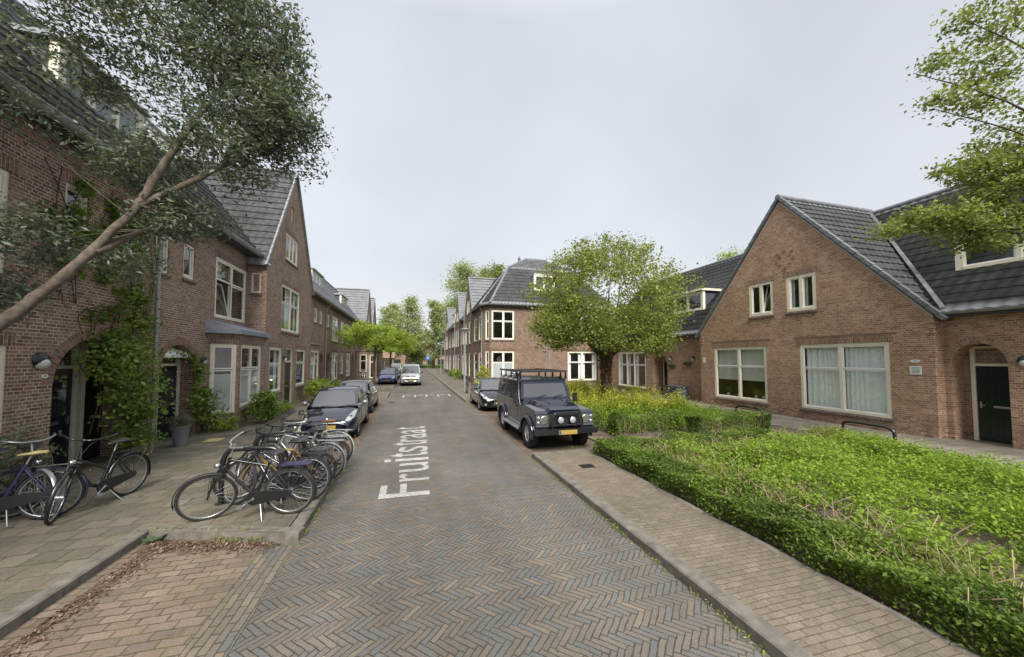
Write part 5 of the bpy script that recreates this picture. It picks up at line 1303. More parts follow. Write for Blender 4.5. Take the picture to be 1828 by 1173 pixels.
place(c4, (-2.4, 43.6, 0), R(90))
c5 = car('grey hatchback in the middle of the far left parking lane', hatch(4.2, 1.72, 1.55, 2.6, .8, paint='silvercar'), PK); place(c5, (-2.3, 49.5, 0), R(-90))
c6 = car('pale car last in the far left parking lane', hatch(4.3, 1.75, 1.75, 2.6, .8, paint='silvercar', belt=1.0, hood=1.05), PK); place(c6, (-2.3, 56, 0), R(-90))
c7 = car('black sleek hatchback with silver headlights, parked on the right behind the off-road car', hatch(4.46, 1.75, 1.49, 2.7, .9, paint='blackcar', hl=[(.42, .58), (.72, .62), (.84, .8), (.8, .86), (.64, .76)], hlc=(.66, .7), fog=(.66, .36), badge=.66), PK)
place(c7, (4.0, 18.6, 0), R(-90) + R(-1))
c8 = car('dark car parked beyond the brick garden wall at the left end of the street', hatch(4.2, 1.72, 1.5, 2.6, .8, paint='navy2'), PK); place(c8, (-6.3, 66, 0), R(-70))
# silver van coming down the road
def van():
    h = .95; st = [(2.4, .4, .62, .70, h * .72), (2.36, .26, .74, .82, h * .88), (2.2, .24, .90, 1.0, h * .96), (1.9, .24, 1.04, 1.14, h), (1.5, .24, 1.15, 1.2, h), (.5, .24, 1.17, 1.18, h), (-2.0, .24, 1.17, 1.18, h), (-2.38, .3, 1.15, 1.16, h * .97), (-2.44, .4, 1.05, 1.1, h * .93)]
    gh = [(1.62, 1.14, h * .9), (.95, 1.82, h * .8), (.3, 1.93, h * .8), (-2.2, 1.93, h * .8), (-2.4, 1.14, h * .88)]
    sw = [[(1.15, 1.2), (.72, 1.72), (.05, 1.78), (.05, 1.2)], [(-.05, 1.2), (-.05, 1.78), (-1.05, 1.78), (-1.05, 1.2)], [(-1.15, 1.2), (-1.15, 1.78), (-2.1, 1.78), (-2.15, 1.2)]]
    return car('silver van driving towards the camera in the middle of the road', dict(name='van', parked=False, cat='van', st=st, gh=gh, sw=sw, wx=(1.5, -1.5), wr=.34, paint='silvercar', hl=[(.5, .78), (.85, .84), (.87, .98), (.6, .92)], hlc=(.7, .88), tl=[(.72, .8), (.88, .8), (.86, 1.1), (.76, 1.1)],
             plz=.5, seams=(1.2, 0, -1.1), badge=.88, grille=[(-.42, .8), (.42, .8), (.46, .93), (-.46, .93)], grille2=[(-.8, .3), (.8, .3), (.78, .42), (-.78, .42)], bulge=.14, mirror='blackm', bumper=('blackm', [(-.84, .56), (.84, .56), (.84, .68), (-.84, .68)])))
vn = van(); place(vn, (-.12, 36.2, 0), R(-90))

# ------------------------------------------------------------------ boxy off-road car
def offroad():
    r = thing('off_road_car', 'dark blue boxy off-road car with black roof rack and two round spotlights', 'off-road car', (0, 0, 0), PK)
    pm = M['navy']; b = MB()
    def slab(pts, y0, y1, m=0, bev=0):  # side profile (x,z) extruded across y
        b.prism([(x, y0, z) for x, z in pts], (0, y1 - y0, 0), m)
    h = .84
    # x: front +2.3 .. rear -2.3 ; wheels at 1.42 and -1.37 ; r .4
    def archpts(c, r_, n=9, z=.4): return [(c + r_ * math.cos(PI * i / n), z + r_ * math.sin(PI * i / n) * .92) for i in range(n + 1)]
    side = [(-2.28, .52), (-2.28, 1.12), (-2.26, 1.16), (.62, 1.16), (.62, 1.12), (.75, 1.12), (.82, .52)] 
    side = [(-2.28, .5), (-2.28, 1.18), (.72, 1.18), (.72, .5)] + [(x, z) for x, z in archpts(-1.37, .48)] 
    # body tub with rear wheel arch, built as a profile
    tub = [(-2.28, .55), (-1.86, .55)] + archpts(-1.37, .48)[::-1] + [(-.88, .5), (.74, .5), (.74, 1.19), (-2.28, 1.19)]
    tri = tessellate_polygon([[Vector((x, z, 0)) for x, z in tub]])
    for s in (-1, 1): b.add([(x, s * h, z) for x, z in tub], [list(t_) for t_ in tri])
    for i in range(len(tub)):
        a, c = tub[i], tub[(i + 1) % len(tub)]; b.add([(a[0], -h, a[1]), (c[0], -h, c[1]), (c[0], h, c[1]), (a[0], h, a[1])], [(0, 1, 2, 3)])
    body = b.build('body', pm, r)
    # front wings with flat tops
    for s in (-1, 1):
        w_ = MB(); wp = [(.745, .5), (.93, .5)] + archpts(1.42, .49)[::-1] + [(1.92, .52), (2.1, .55), (2.12, 1.02), (2.05, 1.08), (.745, 1.14)]
        tri = tessellate_polygon([[Vector((x, z, 0)) for x, z in wp]])
        for y in (s * h, s * .46): w_.add([(x, y, z) for x, z in wp], [list(t_) for t_ in tri])
        for i in range(len(wp)):
            a, c = wp[i], wp[(i + 1) % len(wp)]; w_.add([(a[0], s * .46, a[1]), (c[0], s * .46, c[1]), (c[0], s * h, c[1]), (a[0], s * h, a[1])], [(0, 1, 2, 3)])
        wg = w_.build('wing', pm, r)
        t_ = MB(); ys = sorted((s * .52, s * .8)); t_.hexa([(1.0, ys[0], 1.127), (1.98, ys[0], 1.089), (1.98, ys[1], 1.089), (1.0, ys[1], 1.127)], [(1.0, ys[0], 1.139), (1.98, ys[0], 1.101), (1.98, ys[1], 1.101), (1.0, ys[1], 1.139)]); t_.build('tread_plate', M['alu'], wg)
        # wheel arch flares
        for cx, rr in ((1.42, .49), (-1.37, .48)):
            f = MB(); n = 12; vs = []
            for i in range(n + 1):
                a = PI * (-.04 + 1.08 * i / n); cc, ss = math.cos(a), math.sin(a) * .92
                for rad, yy in ((rr - .005, s * (h - .01)), (rr - .005, s * (h + .075)), (rr + .05, s * (h + .07)), (rr + .085, s * (h + .004))): vs.append((cx + rad * cc, yy, .4 + rad * ss))
            f.add(vs, [(4 * i + k, 4 * i + (k + 1) % 4, 4 * i + 4 + (k + 1) % 4, 4 * i + 4 + k) for i in range(n) for k in range(4)], 0, True); f.build('wheel_arch', pm, r)
    # bonnet with raised centre and slope
    b = MB(); yy = .52
    def bon(x, z0, z1, w0, w1): return [(x, -w0, z0), (x, -w1, z1), (x, w1, z1), (x, w0, z0)]
    secs = [bon(.8, 1.16, 1.27, .62, .54), bon(1.5, 1.12, 1.235, .57, .5), bon(2.0, 1.07, 1.19, .53, .45), bon(2.13, 1.0, 1.12, .5, .42)]
    vs = [p for s_ in secs for p in s_]; b.add(vs, [(4 * i + k, 4 * i + k + 1, 4 * i + 5 + k, 4 * i + 4 + k) for i in range(3) for k in range(3)] + [(0, 1, 2, 3), (12, 13, 14, 15)])
    b.hexa([(1.15, -.28, 1.24), (1.75, -.28, 1.2), (1.75, .28, 1.2), (1.15, .28, 1.24)], [(1.2, -.22, 1.275), (1.72, -.24, 1.235), (1.72, .24, 1.235), (1.2, .22, 1.275)])
    b.hexa([(.7, -.8, 1.12), (.84, -.8, 1.12), (.84, .8, 1.12), (.7, .8, 1.12)], [(.66, -.8, 1.3), (.78, -.74, 1.28), (.78, .74, 1.28), (.66, .8, 1.3)]); b.build('bonnet', pm, r)
    # cab: pillars, roof, side windows as recessed glass
    b = MB()
    def wedge(x0, x1, z0, z1, s):  # side upper panel slab following tumblehome
        f = lambda z: h - .0 - (z - 1.19) * .17
        b.hexa([(x0, s * f(z0), z0), (x1, s * f(z0), z0), (x1, s * f(z1), z1), (x0, s * f(z1), z1)], [(x0, s * (f(z0) - .05), z0), (x1, s * (f(z0) - .05), z0), (x1, s * (f(z1) - .05), z1), (x0, s * (f(z1) - .05), z1)])
    for s in (-1, 1):
        wedge(-2.26, .6, 1.19, 1.27, s); wedge(-2.26, .42, 1.68, 1.8, s)
        for (a, c) in ((-2.26, -2.1), (-1.28, -1.16), (-.42, -.34), (.38, .48)): wedge(a, c, 1.27, 1.68, s)
    # windscreen frame
    zs0, zs1, xs0, xs1 = 1.28, 1.80, .72, .5
    def scr(y0, y1, a0, a1): 
        X = lambda a: xs0 + (xs1 - xs0) * a; Z = lambda a: zs0 + (zs1 - zs0) * a
        ya = lambda y, a: y * (1 - .1 * a)
        b.hexa([(X(a0), ya(y0, a0), Z(a0)), (X(a0), ya(y1, a0), Z(a0)), (X(a1), ya(y1, a1), Z(a1)), (X(a1), ya(y0, a1), Z(a1))], [(X(a0) - .05, ya(y0, a0), Z(a0)), (X(a0) - .05, ya(y1, a0), Z(a0)), (X(a1) - .05, ya(y1, a1), Z(a1)), (X(a1) - .05, ya(y0, a1), Z(a1))])
    scr(-.8, .8, -.02, .07); scr(-.8, .8, .88, 1.02); scr(-.81, -.73, .07, .88); scr(.73, .81, .07, .88)
    b.add([(-2.28, -.8, 1.19), (-2.28, .8, 1.19), (-2.22, .7, 1.82), (-2.22, -.7, 1.82)], [(0, 1, 2, 3)])
    b.build('cab', pm, r)
    b = MB()
    rf = [(-2.28, 1.80), (-2.2, 1.90), (-.6, 1.93), (.3, 1.92), (.52, 1.84), (.52, 1.80)]
    vs = [(x, s * (.745 if z < 1.85 else .68), z) for x, z in rf for s in (-1, 1)]; b.add(vs, [(2 * i, 2 * i + 1, 2 * i + 3, 2 * i + 2) for i in range(5)] + [[0, 2, 4, 6, 8, 10], [1, 3, 5, 7, 9, 11]], 0)
    b.build('roof', pm, r)
    g = MB(); X = lambda a: xs0 + (xs1 - xs0) * a - .022; Z = lambda a: zs0 + (zs1 - zs0) * a
    g.add([(X(.06), -.76, Z(.06)), (X(.06), .76, Z(.06)), (X(.9), .69, Z(.9)), (X(.9), -.69, Z(.9))], [(0, 1, 2, 3)]); g.build('windshield', M['carglass'], r)
    for s in (-1, 1):
        f = lambda z: h - .022 - (z - 1.19) * .17
        for (a, c) in ((-2.12, -1.26), (-1.18, -.4), (-.36, .4), (.46, .66)):
            g = MB(); g.add([(a, s * f(1.25), 1.25), (c, s * f(1.25), 1.25), (c if c < .6 else .5, s * f(1.7), 1.7), (a, s * f(1.7), 1.7)], [(0, 1, 2, 3)]); g.build('side_window', M['carglass'], r)
        # door seams and hinges, waist rail
        q = MB(); q.box(-2.26, .7, s * h - .012, s * h + .012, 1.155, 1.185); q.build('waist_rail', M['alu'], r)
        for x in (-.38, .46, -1.22, .74):
            q = MB(); q.box(x - .006, x + .006, min(s * h, s * (h + .003)), max(s * h, s * (h + .003)), .58, 1.15); q.build('door_seam', M['dark'], r)
        q = MB(); q.box(.28, .36, min(s * h, s * (h + .03)), max(s * h, s * (h + .03)), 1.02, 1.06); q.build('door_handle', M['black'], r)
        q = MB(); q.box(-.8, .85, s * (h + .06) - .07, s * (h + .06) + .07, .44, .48); q.tube([(-.84, s * (h + .13), .44), (.9, s * (h + .13), .44)], .03, 8); q.build('side_step', M['alu'], r)
        q = MB(); q.box(-.86, .9, min(s * h, s * (h + .006)), max(s * h, s * (h + .006)), .5, .58); q.build('sill_plate', M['silver'], r)
        q = MB(); q.box(.66, .72, s * .98 - .07, s * .98 + .07, 1.14, 1.42); q.tube([(.66, s * .82, 1.2), (.68, s * .96, 1.26)], .012, 6); q.tube([(.66, s * .82, 1.35), (.68, s * .96, 1.32)], .012, 6); q.build('mirror', M['black'], r)
        q = MB(); q.box(-1.92, -1.86, s * .74 - .13, s * .74 + .13, .2, .62); q.build('mud_flap', M['blackm'], r)
    # front face
    q = MB(); q.box(2.12, 2.14, -.46, .46, .68, 1.02)
    for i in range(9): q.box(2.14, 2.155, -.42, .42, .71 + i * .034, .725 + i * .034)
    q.build('grille', M['blackm'], r)
    for s in (-1, 1):
        q = MB(); q.box(2.1, 2.135, s * .65 - .175, s * .65 + .175, .68, 1.0); hp = q.build('lamp_panel', simple('lamp_surround', (.07, .075, .085), .4), r)
        q = MB(); q.lathe((2.135, s * .6, .86), [(.1, 0), (.1, .006), (.085, .014), (.02, .02)], 20, 0, 'x'); hl = q.build('headlight', M['lens'], r)
        q = MB(); q.lathe((2.134, s * .6, .86), [(.115, 0), (.115, .018), (.1, .022)], 20, 0, 'x'); q.build('headlight_ring', M['chrome'], hl)
        for (z, mm) in ((.93, 'lens'), (.80, 'lens')):
            q = MB(); q.lathe((2.135, s * .765, z), [(.036, 0), (.034, .02), (.01, .028)], 14, 0, 'x'); q.build('indicator', M[mm], r)
        q = MB(); q.lathe((2.26, s * .17, .86), [(.03, -.07), (.09, -.05), (.095, 0), (.088, .01)], 20, 0, 'x'); sp = q.build('spotlight', M['black'], r)
        q = MB(); q.lathe((2.271, s * .17, .86), [(.084, 0), (.07, .012), (.01, .018)], 20, 0, 'x'); q.build('spotlight_glass', M['lens'], sp)
    q = MB(); q.box(2.16, 2.32, -.88, .88, .5, .64); q.build('bumper', M['black'], r)
    q = MB(); q.tube(smooth_path([(2.28, -.42, .6), (2.3, -.43, .85), (2.29, -.36, 1.03), (2.28, -.25, 1.06), (2.28, .25, 1.06), (2.29, .36, 1.03), (2.3, .43, .85), (2.28, .42, .6)], 4), .026, 8)
    q.tube([(2.28, -.43, .74), (2.28, .43, .74)], .015, 6); q.build('bull_bar', M['black'], r)
    q = MB(); q.box(2.325, 2.34, -.26, .26, .5, .61); pl = q.build('license_plate', M['plate_y'], r)
    q = MB(); q.box(2.341, 2.343, -.25, -.2, .51, .6); q.build('plate_band', M['plate_b'], pl)
    q = MB(); q.box(1.9, 2.1, -.5, .5, .42, .6); q.box(-2.2, 2.0, -.5, .5, .4, .6); q.build('chassis', M['dark'], r)
    q = MB()
    for y in (.2, -.35): q.tube([(.76, y, 1.31), (.68, y + .38, 1.38)], .01, 5)
    q.build('wiper', M['blackm'], r)
    # snorkel-like intake and roof rack
    q = MB(); q.tube([(.8, -.86, 1.1), (.68, -.86, 1.3), (.46, -.82, 1.85), (.46, -.82, 1.97)], .035, 8); q.lathe((.46, -.82, 1.97), [(.05, 0), (.09, .03), (.09, .1), (.06, .13)], 12); q.build('air_intake', M['black'], r)
    q = MB()
    for s in (-1, 1):
        q.tube([(-2.2, s * .74, 2.08), (.55, s * .74, 2.08)], .022, 6)
        for x in (-2.0, -1.3, -.6, .1, .5): q.tube([(x, s * .74, 2.08), (x - .05, s * .76, 1.86)], .014, 5); q.hexa([(x - .09, s * .75 - .01, 1.86), (x + .09, s * .75 - .01, 1.86), (x + .03, s * .75 - .01, 2.05), (x - .03, s * .75 - .01, 2.05)], [(x - .09, s * .75 + .01, 1.86), (x + .09, s * .75 + .01, 1.86), (x + .03, s * .75 + .01, 2.05), (x - .03, s * .75 + .01, 2.05)])
    for i in range(13): x = -2.2 + i * 2.75 / 12; q.box(x - .025, x + .025, -.74, .74, 2.075, 2.1)
    for y in (-.72, .72): q.box(-2.25, .6, y - .03, y + .03, 2.07, 2.12)
    q.box(.56, .62, -.75, .75, 2.07, 2.13); q.build('roof_rack', M['blackm'], r)
    q = MB(); q.ball((-1.2, -.5, 1.98), .08, 10, 6, 0, 2.2, 1.5, .7); q.build('rack_cargo', M['alu'], r)
    for x in (1.42, -1.37):
        for s in (-1, 1): wheel(r, x, s * .76, .4, .235, s, .56, 5, True)
    return r
ofr = offroad(); place(ofr, (3.99, 11.15, 0), R(-90))
# motorcycle
def motorbike():
    r = thing('motorcycle', 'black motorcycle parked against the far left brick houses', 'motorcycle', (0, 0, 0))
    for x in (0, 1.4):
        q = MB(); q.tube([(x + .3 * math.cos(a), 0, .3 + .3 * math.sin(a)) for a in [2 * PI * i / 20 for i in range(20)]], .06, 8, closed=True); w_ = q.build('wheel', M['rubber'], r)
        q = MB(); q.lathe((x, 0, .3), [(.2, -.02), (.2, .02)], 16, 0, 'y'); q.build('rim', M['motor'], w_)
    q = MB(); q.ball((.75, 0, .82), .22, 12, 8, 0, 1.3, .7, .7); q.build('fuel_tank', M['motor'], r)
    q = MB(); q.ball((.25, 0, .82), .2, 12, 8, 0, 1.9, .75, .35); q.build('seat', M['saddle'], r)
    q = MB(); q.box(.4, .95, -.16, .16, .25, .65); q.ball((.7, 0, .45), .24, 10, 7); q.build('engine', M['motor'], r)
    q = MB(); q.tube([(1.4, .09, .3), (1.12, .09, .95)], .03, 8); q.tube([(1.4, -.09, .3), (1.12, -.09, .95)], .03, 8); q.build('fork', M['alu'], r)
    q = MB(); q.tube([(1.0, -.38, 1.05), (1.1, -.1, 1.02), (1.1, .1, 1.02), (1.0, .38, 1.05)], .018, 8); q.build('handlebar', M['motor'], r)
    q = MB(); q.ball((1.28, 0, .88), .08, 12, 8); q.build('headlight', M['carglass'], r)
    q = MB(); q.hexa([(1.2, -.15, .95), (1.25, -.15, .95), (1.1, -.12, 1.25), (1.07, -.12, 1.25)], [(1.2, .15, .95), (1.25, .15, .95), (1.1, .12, 1.25), (1.07, .12, 1.25)]); q.build('windscreen', M['blackm'], r)
    return r
mo = motorbike(); place(mo, (-5.0, 41.4, .12), R(-80), R(8))
# ------------------------------------------------------------------ bicycles (x forward, rear hub above the origin)
def bike(label, frame='black', style='diamond', steer=0, rack='black', saddle='saddle', bars='black', fender='black', case=True, basket=False, mat_rack=None, group='bicycles parked on the pavement', cream_tyre=False, stand=True, cover=False, lowsad=0, simple_=False):
    r = thing('bicycle', label, 'bicycle', (0, 0, 0), group); R_ = .35; wb = 1.1; fm = M[frame]
    hub_f = Vector((wb, 0, R_)); ht = Vector((wb - .30, 0, .92)); hb = Vector((wb - .24, 0, .74)); ax = (ht - hb).normalized()
    rot = Matrix.Rotation(R(steer), 4, ax)
    def S(p): p = Vector(p); return (rot @ (p - hb).to_4d()).to_3d() + hb if False else (rot.to_3x3() @ (p - hb)) + hb
    def whl(c, fn, front):
        q = MB(); N = 30 if not simple_ else 18
        q.tube([fn((c[0] + R_ * .965 * math.cos(a), 0, R_ + R_ * .965 * math.sin(a))) for a in [2 * PI * i / N for i in range(N)]], .0225, 8, closed=True)
        w_ = q.build('wheel', M['rubber'] if not cream_tyre else M['palegreen'], r)
        q = MB(); q.tube([fn((c[0] + R_ * .9 * math.cos(a), 0, R_ + R_ * .9 * math.sin(a))) for a in [2 * PI * i / N for i in range(N)]], .0105, 6, closed=True); q.build('rim', M['alu'], w_)
        q = MB(); n = 24 if not simple_ else 12
        for i in range(n):
            a = 2 * PI * i / n; a2 = a + (.5 if i % 2 else -.5); s = .03 if (i // 2) % 2 else -.03
            q.tube([fn((c[0] + .02 * math.cos(a2), s, R_ + .02 * math.sin(a2))), fn((c[0] + R_ * .89 * math.cos(a), 0, R_ + R_ * .89 * math.sin(a)))], .0017, 3, caps=False)
        q.build('spokes', M['alu'], w_)
        q = MB(); p0, p1 = fn((c[0], -.05, R_)), fn((c[0], .05, R_)); q.tube([p0, p1], .03 if front else .04, 10); q.build('hub', M['alu'], w_)
    I = lambda p: Vector(p)
    whl((0, 0, R_), I, False); whl(hub_f, S, True)
    bb = Vector((.47, 0, .3)); st_ = Vector((.27, 0, .82 - lowsad)); q = MB()
    T = lambda a, b, rr=.019: q.tube([a, b], rr * (1.2 if rr != .019 else 1), 8)
    T(bb, st_); T(ht, hb, .02)
    if style == 'diamond': T(st_ + Vector((.01, 0, -.06)), ht + Vector((0, 0, -.04))); T(bb, hb, .018)
    elif style == 'step':
        q.tube(smooth_path([hb + Vector((-.01, 0, .06)), Vector((.66, 0, .52)), Vector((.5, 0, .44)), Vector((.35, 0, .56))], 5), .015, 8); q.tube(smooth_path([hb, Vector((.68, 0, .40)), bb], 5), .018, 8)
    else: q.tube([hb, Vector((.62, 0, .37)), bb], .03, 8); q.tube([hb + Vector((-.02, 0, .1)), Vector((.39, 0, .56))], .017, 8)
    for s in (-1, 1):
        T(Vector((0, s * .06, R_)), bb + Vector((0, s * .03, 0)), .01); T(Vector((0, s * .06, R_)), st_ + Vector((0, s * .02, -.08)), .009)
    q.build('frame', fm, r)
    q = MB()
    for s in (-1, 1): q.tube([S(hb + Vector((0, s * .045, 0))), S(hub_f + Vector((-.06, s * .05, .15))), S(hub_f + Vector((0, s * .055, 0)))], .011, 6)
    q.tube([S(hb + Vector((0, -.05, 0))), S(hb + Vector((0, .05, 0)))], .016, 6); q.build('fork', fm, r)
    q = MB(); q.tube([st_, st_ + Vector((-.04, 0, .12))], .013, 8); q.build('seat_post', M['alu'], r)
    sd_ = st_ + Vector((-.04, 0, .14)); q = MB()
    sec = []; N = 12
    for (x, w_, z, t_) in ((-.15, .03, .0, .02), (-.13, .12, .015, .05), (-.06, .135, .01, .07), (.03, .06, .005, .045), (.1, .03, .0, .035), (.14, .015, -.005, .02)):
        sec.append([sd_ + Vector((x, w_ * math.cos(a), z + t_ * .5 * math.sin(a))) for a in [2 * PI * k / N for k in range(N)]])
    q.add([p for s_ in sec for p in s_], [(i * N + k, i * N + (k + 1) % N, (i + 1) * N + (k + 1) % N, (i + 1) * N + k) for i in range(5) for k in range(N)] + [list(range(N)), list(range(5 * N, 6 * N))], 0, True); q.build('saddle', M[saddle], r)
    # bars
    hs = ht + ax * .06; hc = hs + ax * .14; q = MB(); q.tube([S(ht), S(hc)], .013, 8)
    bars_p = [hc + Vector((-.2, -.31, .06)), hc + Vector((-.08, -.27, .05)), hc + Vector((.05, -.12, .01)), hc + Vector((.04, 0, 0)), hc + Vector((.05, .12, .01)), hc + Vector((-.08, .27, .05)), hc + Vector((-.2, .31, .06))]
    q.tube([S(p) for p in smooth_path(bars_p, 4)], .0145, 8); hb_o = q.build('handlebar', M[bars], r)
    for s in (-1, 1): q = MB(); q.tube([S(hc + Vector((-.1, s * .285, .052))), S(hc + Vector((-.22, s * .315, .062)))], .018, 8); q.build('grip', M['blackm'], hb_o)
    for s in (-1, 1): q = MB(); q.tube([S(p) for p in smooth_path([hc + Vector((-.06, s * .27, .04)), hc + Vector((.06, s * .12, -.03)), hb + Vector((.05, s * .03, .1))], 4)], .004, 4); q.tube([S(hc + Vector((-.03, s * .25, .03))), S(hc + Vector((-.15, s * .3, .02)))], .005, 4); q.build('brake_lever', M['blackm'], hb_o)
    # mudguards
    def guard(fn, c, a0, a1, nm):
        q = MB(); n = 14; vs = []
        for i in range(n + 1):
            a = R(a0 + (a1 - a0) * i / n)
            for (dr, y) in ((.0, -.028), (.014, -.014), (.014, .014), (.0, .028)): vs.append(fn((c + (R_ + .02 + dr) * math.cos(a), y, R_ + (R_ + .02 + dr) * math.sin(a))))
        q.add(vs, [(4 * i + k, 4 * i + k + 1, 4 * i + 5 + k, 4 * i + 4 + k) for i in range(n) for k in range(3)], 0, True)
        for s in (-1, 1): q.tube([fn((c, s * .05, R_)), fn((c + (R_ + .02) * math.cos(R((a0 + a1) / 2 + 40)), s * .03, R_ + (R_ + .02) * math.sin(R((a0 + a1) / 2 + 40))))], .003, 4)
        return q.build('mudguard', M[fender], r)
    guard(I, 0, 20, 200, 'r'); guard(S, wb, -10, 128, 'f')
    if rack:
        q = MB(); z = .76
        for y in (-.06, 0, .06): q.tube([(.18, y, z + .01), (-.32, y, z)], .006, 5)
        for x in (-.3, -.15, 0, .12): q.tube([(x, -.065, z), (x, .065, z)], .005, 5)
        for s in (-1, 1): q.tube([(-.22, s * .065, z), (0, s * .07, R_)], .006, 5); q.tube([(.0, s * .065, z), (0, s * .07, R_)], .006, 5)
        q.build('luggage_rack', M[rack], r)
    q = MB(); q.ball((-.385, 0, .62), .022, 10, 6, 0, .6, 1, 1); q.build('rear_light', M['lensred'], r)
    q = MB(); c = S(hb + Vector((.1, 0, .08))); q.ball(c, .038, 10, 7, 0, 1.2, 1, 1); q.build('headlight', M['chrome'], r)
    if case:
        q = MB(); n = 10; pts = [(bb.x + .1 * math.cos(a), .05, bb.z + .1 * math.sin(a)) for a in [R(-90 + 180 * i / n) for i in range(n + 1)]] + [(0 + .05 * math.cos(a), .05, R_ + .05 * math.sin(a)) for a in [R(90 + 180 * i / n) for i in range(n + 1)]]
        q.prism(pts, (0, .03, 0)); q.build('chain_case', M['black'], r)
    q = MB(); q.tube([(bb.x, -.07, bb.z), (bb.x, .09, bb.z)], .02, 8)
    for s in (-1, 1): e = Vector((bb.x + s * .14, s * .1, bb.z - s * .09)); q.tube([(bb.x, s * .085, bb.z), e], .009, 6); q.box(e.x - .045, e.x + .045, min(e.y, e.y + s * .09), max(e.y, e.y + s * .09), e.z - .01, e.z + .012)
    q.build('crank', M['alu'], r)
    if stand:
        q = MB(); q.tube([(.4, .03, .26), (.3, .2, .0)], .01, 6); q.tube([(.3, .2, .004), (.24, .22, .004)], .01, 6)
        if stand == 2: q.tube([(.4, -.03, .26), (.46, -.2, .0)], .01, 6)
        q.build('kickstand', M['alu'], r)
    if basket:
        q = MB(); c = Vector((wb + .02, 0, .78)); 
        for z in (0, .08, .16, .22):
            k = .13 + z * .12; q.tube([S(c + Vector((x * k, y * k * 1.3, z))) for x, y in ((-1, -1), (1, -1), (1, 1), (-1, 1))], .004, 4, closed=True)
        for x in (-1, -.3, .3, 1):
            for y in (-1, 1): q.tube([S(c + Vector((x * .13, y * .17, 0))), S(c + Vector((x * .156, y * .2, .22)))], .004, 4); q.tube([S(c + Vector((y * .13, x * .17, 0))), S(c + Vector((y * .156, x * .2, .22)))], .004, 4)
        q.build('basket', M['blackm'], r)
    if cover:
        q = MB(); q.box(-.3, .1, -.07, .07, .77, .785); q.build('rack_bag', M['purple'], r)
        q = MB()
    return r
ZP = .12
def putbike(b, rear, front, lean=0):
    d = Vector(front) - Vector(rear); b.location = (rear[0], rear[1], ZP + .002); b.rotation_mode = 'ZYX' if False else 'XYZ'
    b.rotation_euler = (0, 0, 0); b.rotation_mode = 'QUATERNION'
    b.rotation_quaternion = Quaternion((0, 0, 1), math.atan2(d.y, d.x)) @ Quaternion((1, 0, 0), R(lean))
putbike(bike('black bicycle nearest the camera in the middle cluster, with dark purple rack pad', 'black', 'diamond', 28, 'black', bars='silver', fender='blackm', cover=True, stand=2), (-1.78, 6.32), (-2.85, 6.42), -5)
putbike(bike('dark bicycle second in the middle cluster, wheels tucked behind the nearest one', 'navy2', 'tour', -22, 'black', bars='black', fender='black'), (-1.68, 6.8), (-2.78, 6.95), 9)
putbike(bike('mustard yellow bicycle leaning on the near black rack hoop', 'gold', 'diamond', 24, 'black', bars='black', fender='black'), (-1.7, 7.35), (-2.82, 7.22), -8)
putbike(bike('silver bicycle standing between the two black rack hoops', 'silver', 'diamond', -26, 'silver', bars='silver', fender='silver'), (-1.62, 7.8), (-2.7, 7.98), 8)
putbike(bike('white-framed bicycle with silver rack near the far end of the cluster', 'silver', 'diamond', 30, 'silver', bars='black', fender='black'), (-1.64, 8.42), (-2.74, 8.25), -9)
putbike(bike('pale green bicycle with tan saddle, last in the cluster next to the navy hatchback', 'palegreen', 'step', -18, 'silver', saddle='tan', bars='black', fender='palegreen'), (-1.62, 8.9), (-2.7, 9.1), 6)
putbike(bike('black upright bicycle on its stand before the porch, front wheel facing the camera', 'black', 'tour', 36, 'black', bars='black', fender='black', stand=2), (-4.78, 7.98), (-5.02, 6.9), 0)
putbike(bike('black bicycle with silver handlebar leaning behind the upright one', 'blackm', 'step', 20, 'black', bars='silver', fender='silver'), (-6.0, 7.95), (-5.3, 7.1), 5)
putbike(bike('purple bicycle with cream saddle at the left edge of view', 'purple', 'step', -15, 'black', saddle='mat_y', bars='silver', fender='purple'), (-5.2, 7.1), (-6.25, 6.8), 6)
putbike(bike('black bicycle with a tall saddle behind the purple one at the left edge', 'black', 'diamond', 8, 'black', bars='black', fender='black', lowsad=-.06), (-5.75, 7.3), (-6.4, 6.5), -6)
for i, (lb, fr_, a, b_) in enumerate((('black bicycle leaning on the near lamp post', 'black', (3.62, 24.6), (3.75, 25.65)), ('dark bicycle with brown saddle beside the one at the lamp post', 'navy2', (4.0, 24.7), (4.2, 25.75)))):
    putbike(bike(lb, fr_, 'step', 12, 'black', saddle='tan' if i else 'saddle', simple_=True), a, b_, 5)
putbike(bike('black bicycle wedged between the mustard one and the silver one', 'blackm', 'step', -30, 'black', bars='black', fender='black'), (-1.85, 7.55), (-2.95, 7.75), 10)
putbike(bike('black bicycle squeezed in before the pale green one at the far end', 'black', 'diamond', 25, 'black', bars='black', fender='black'), (-1.8, 8.68), (-2.9, 8.6), -4)
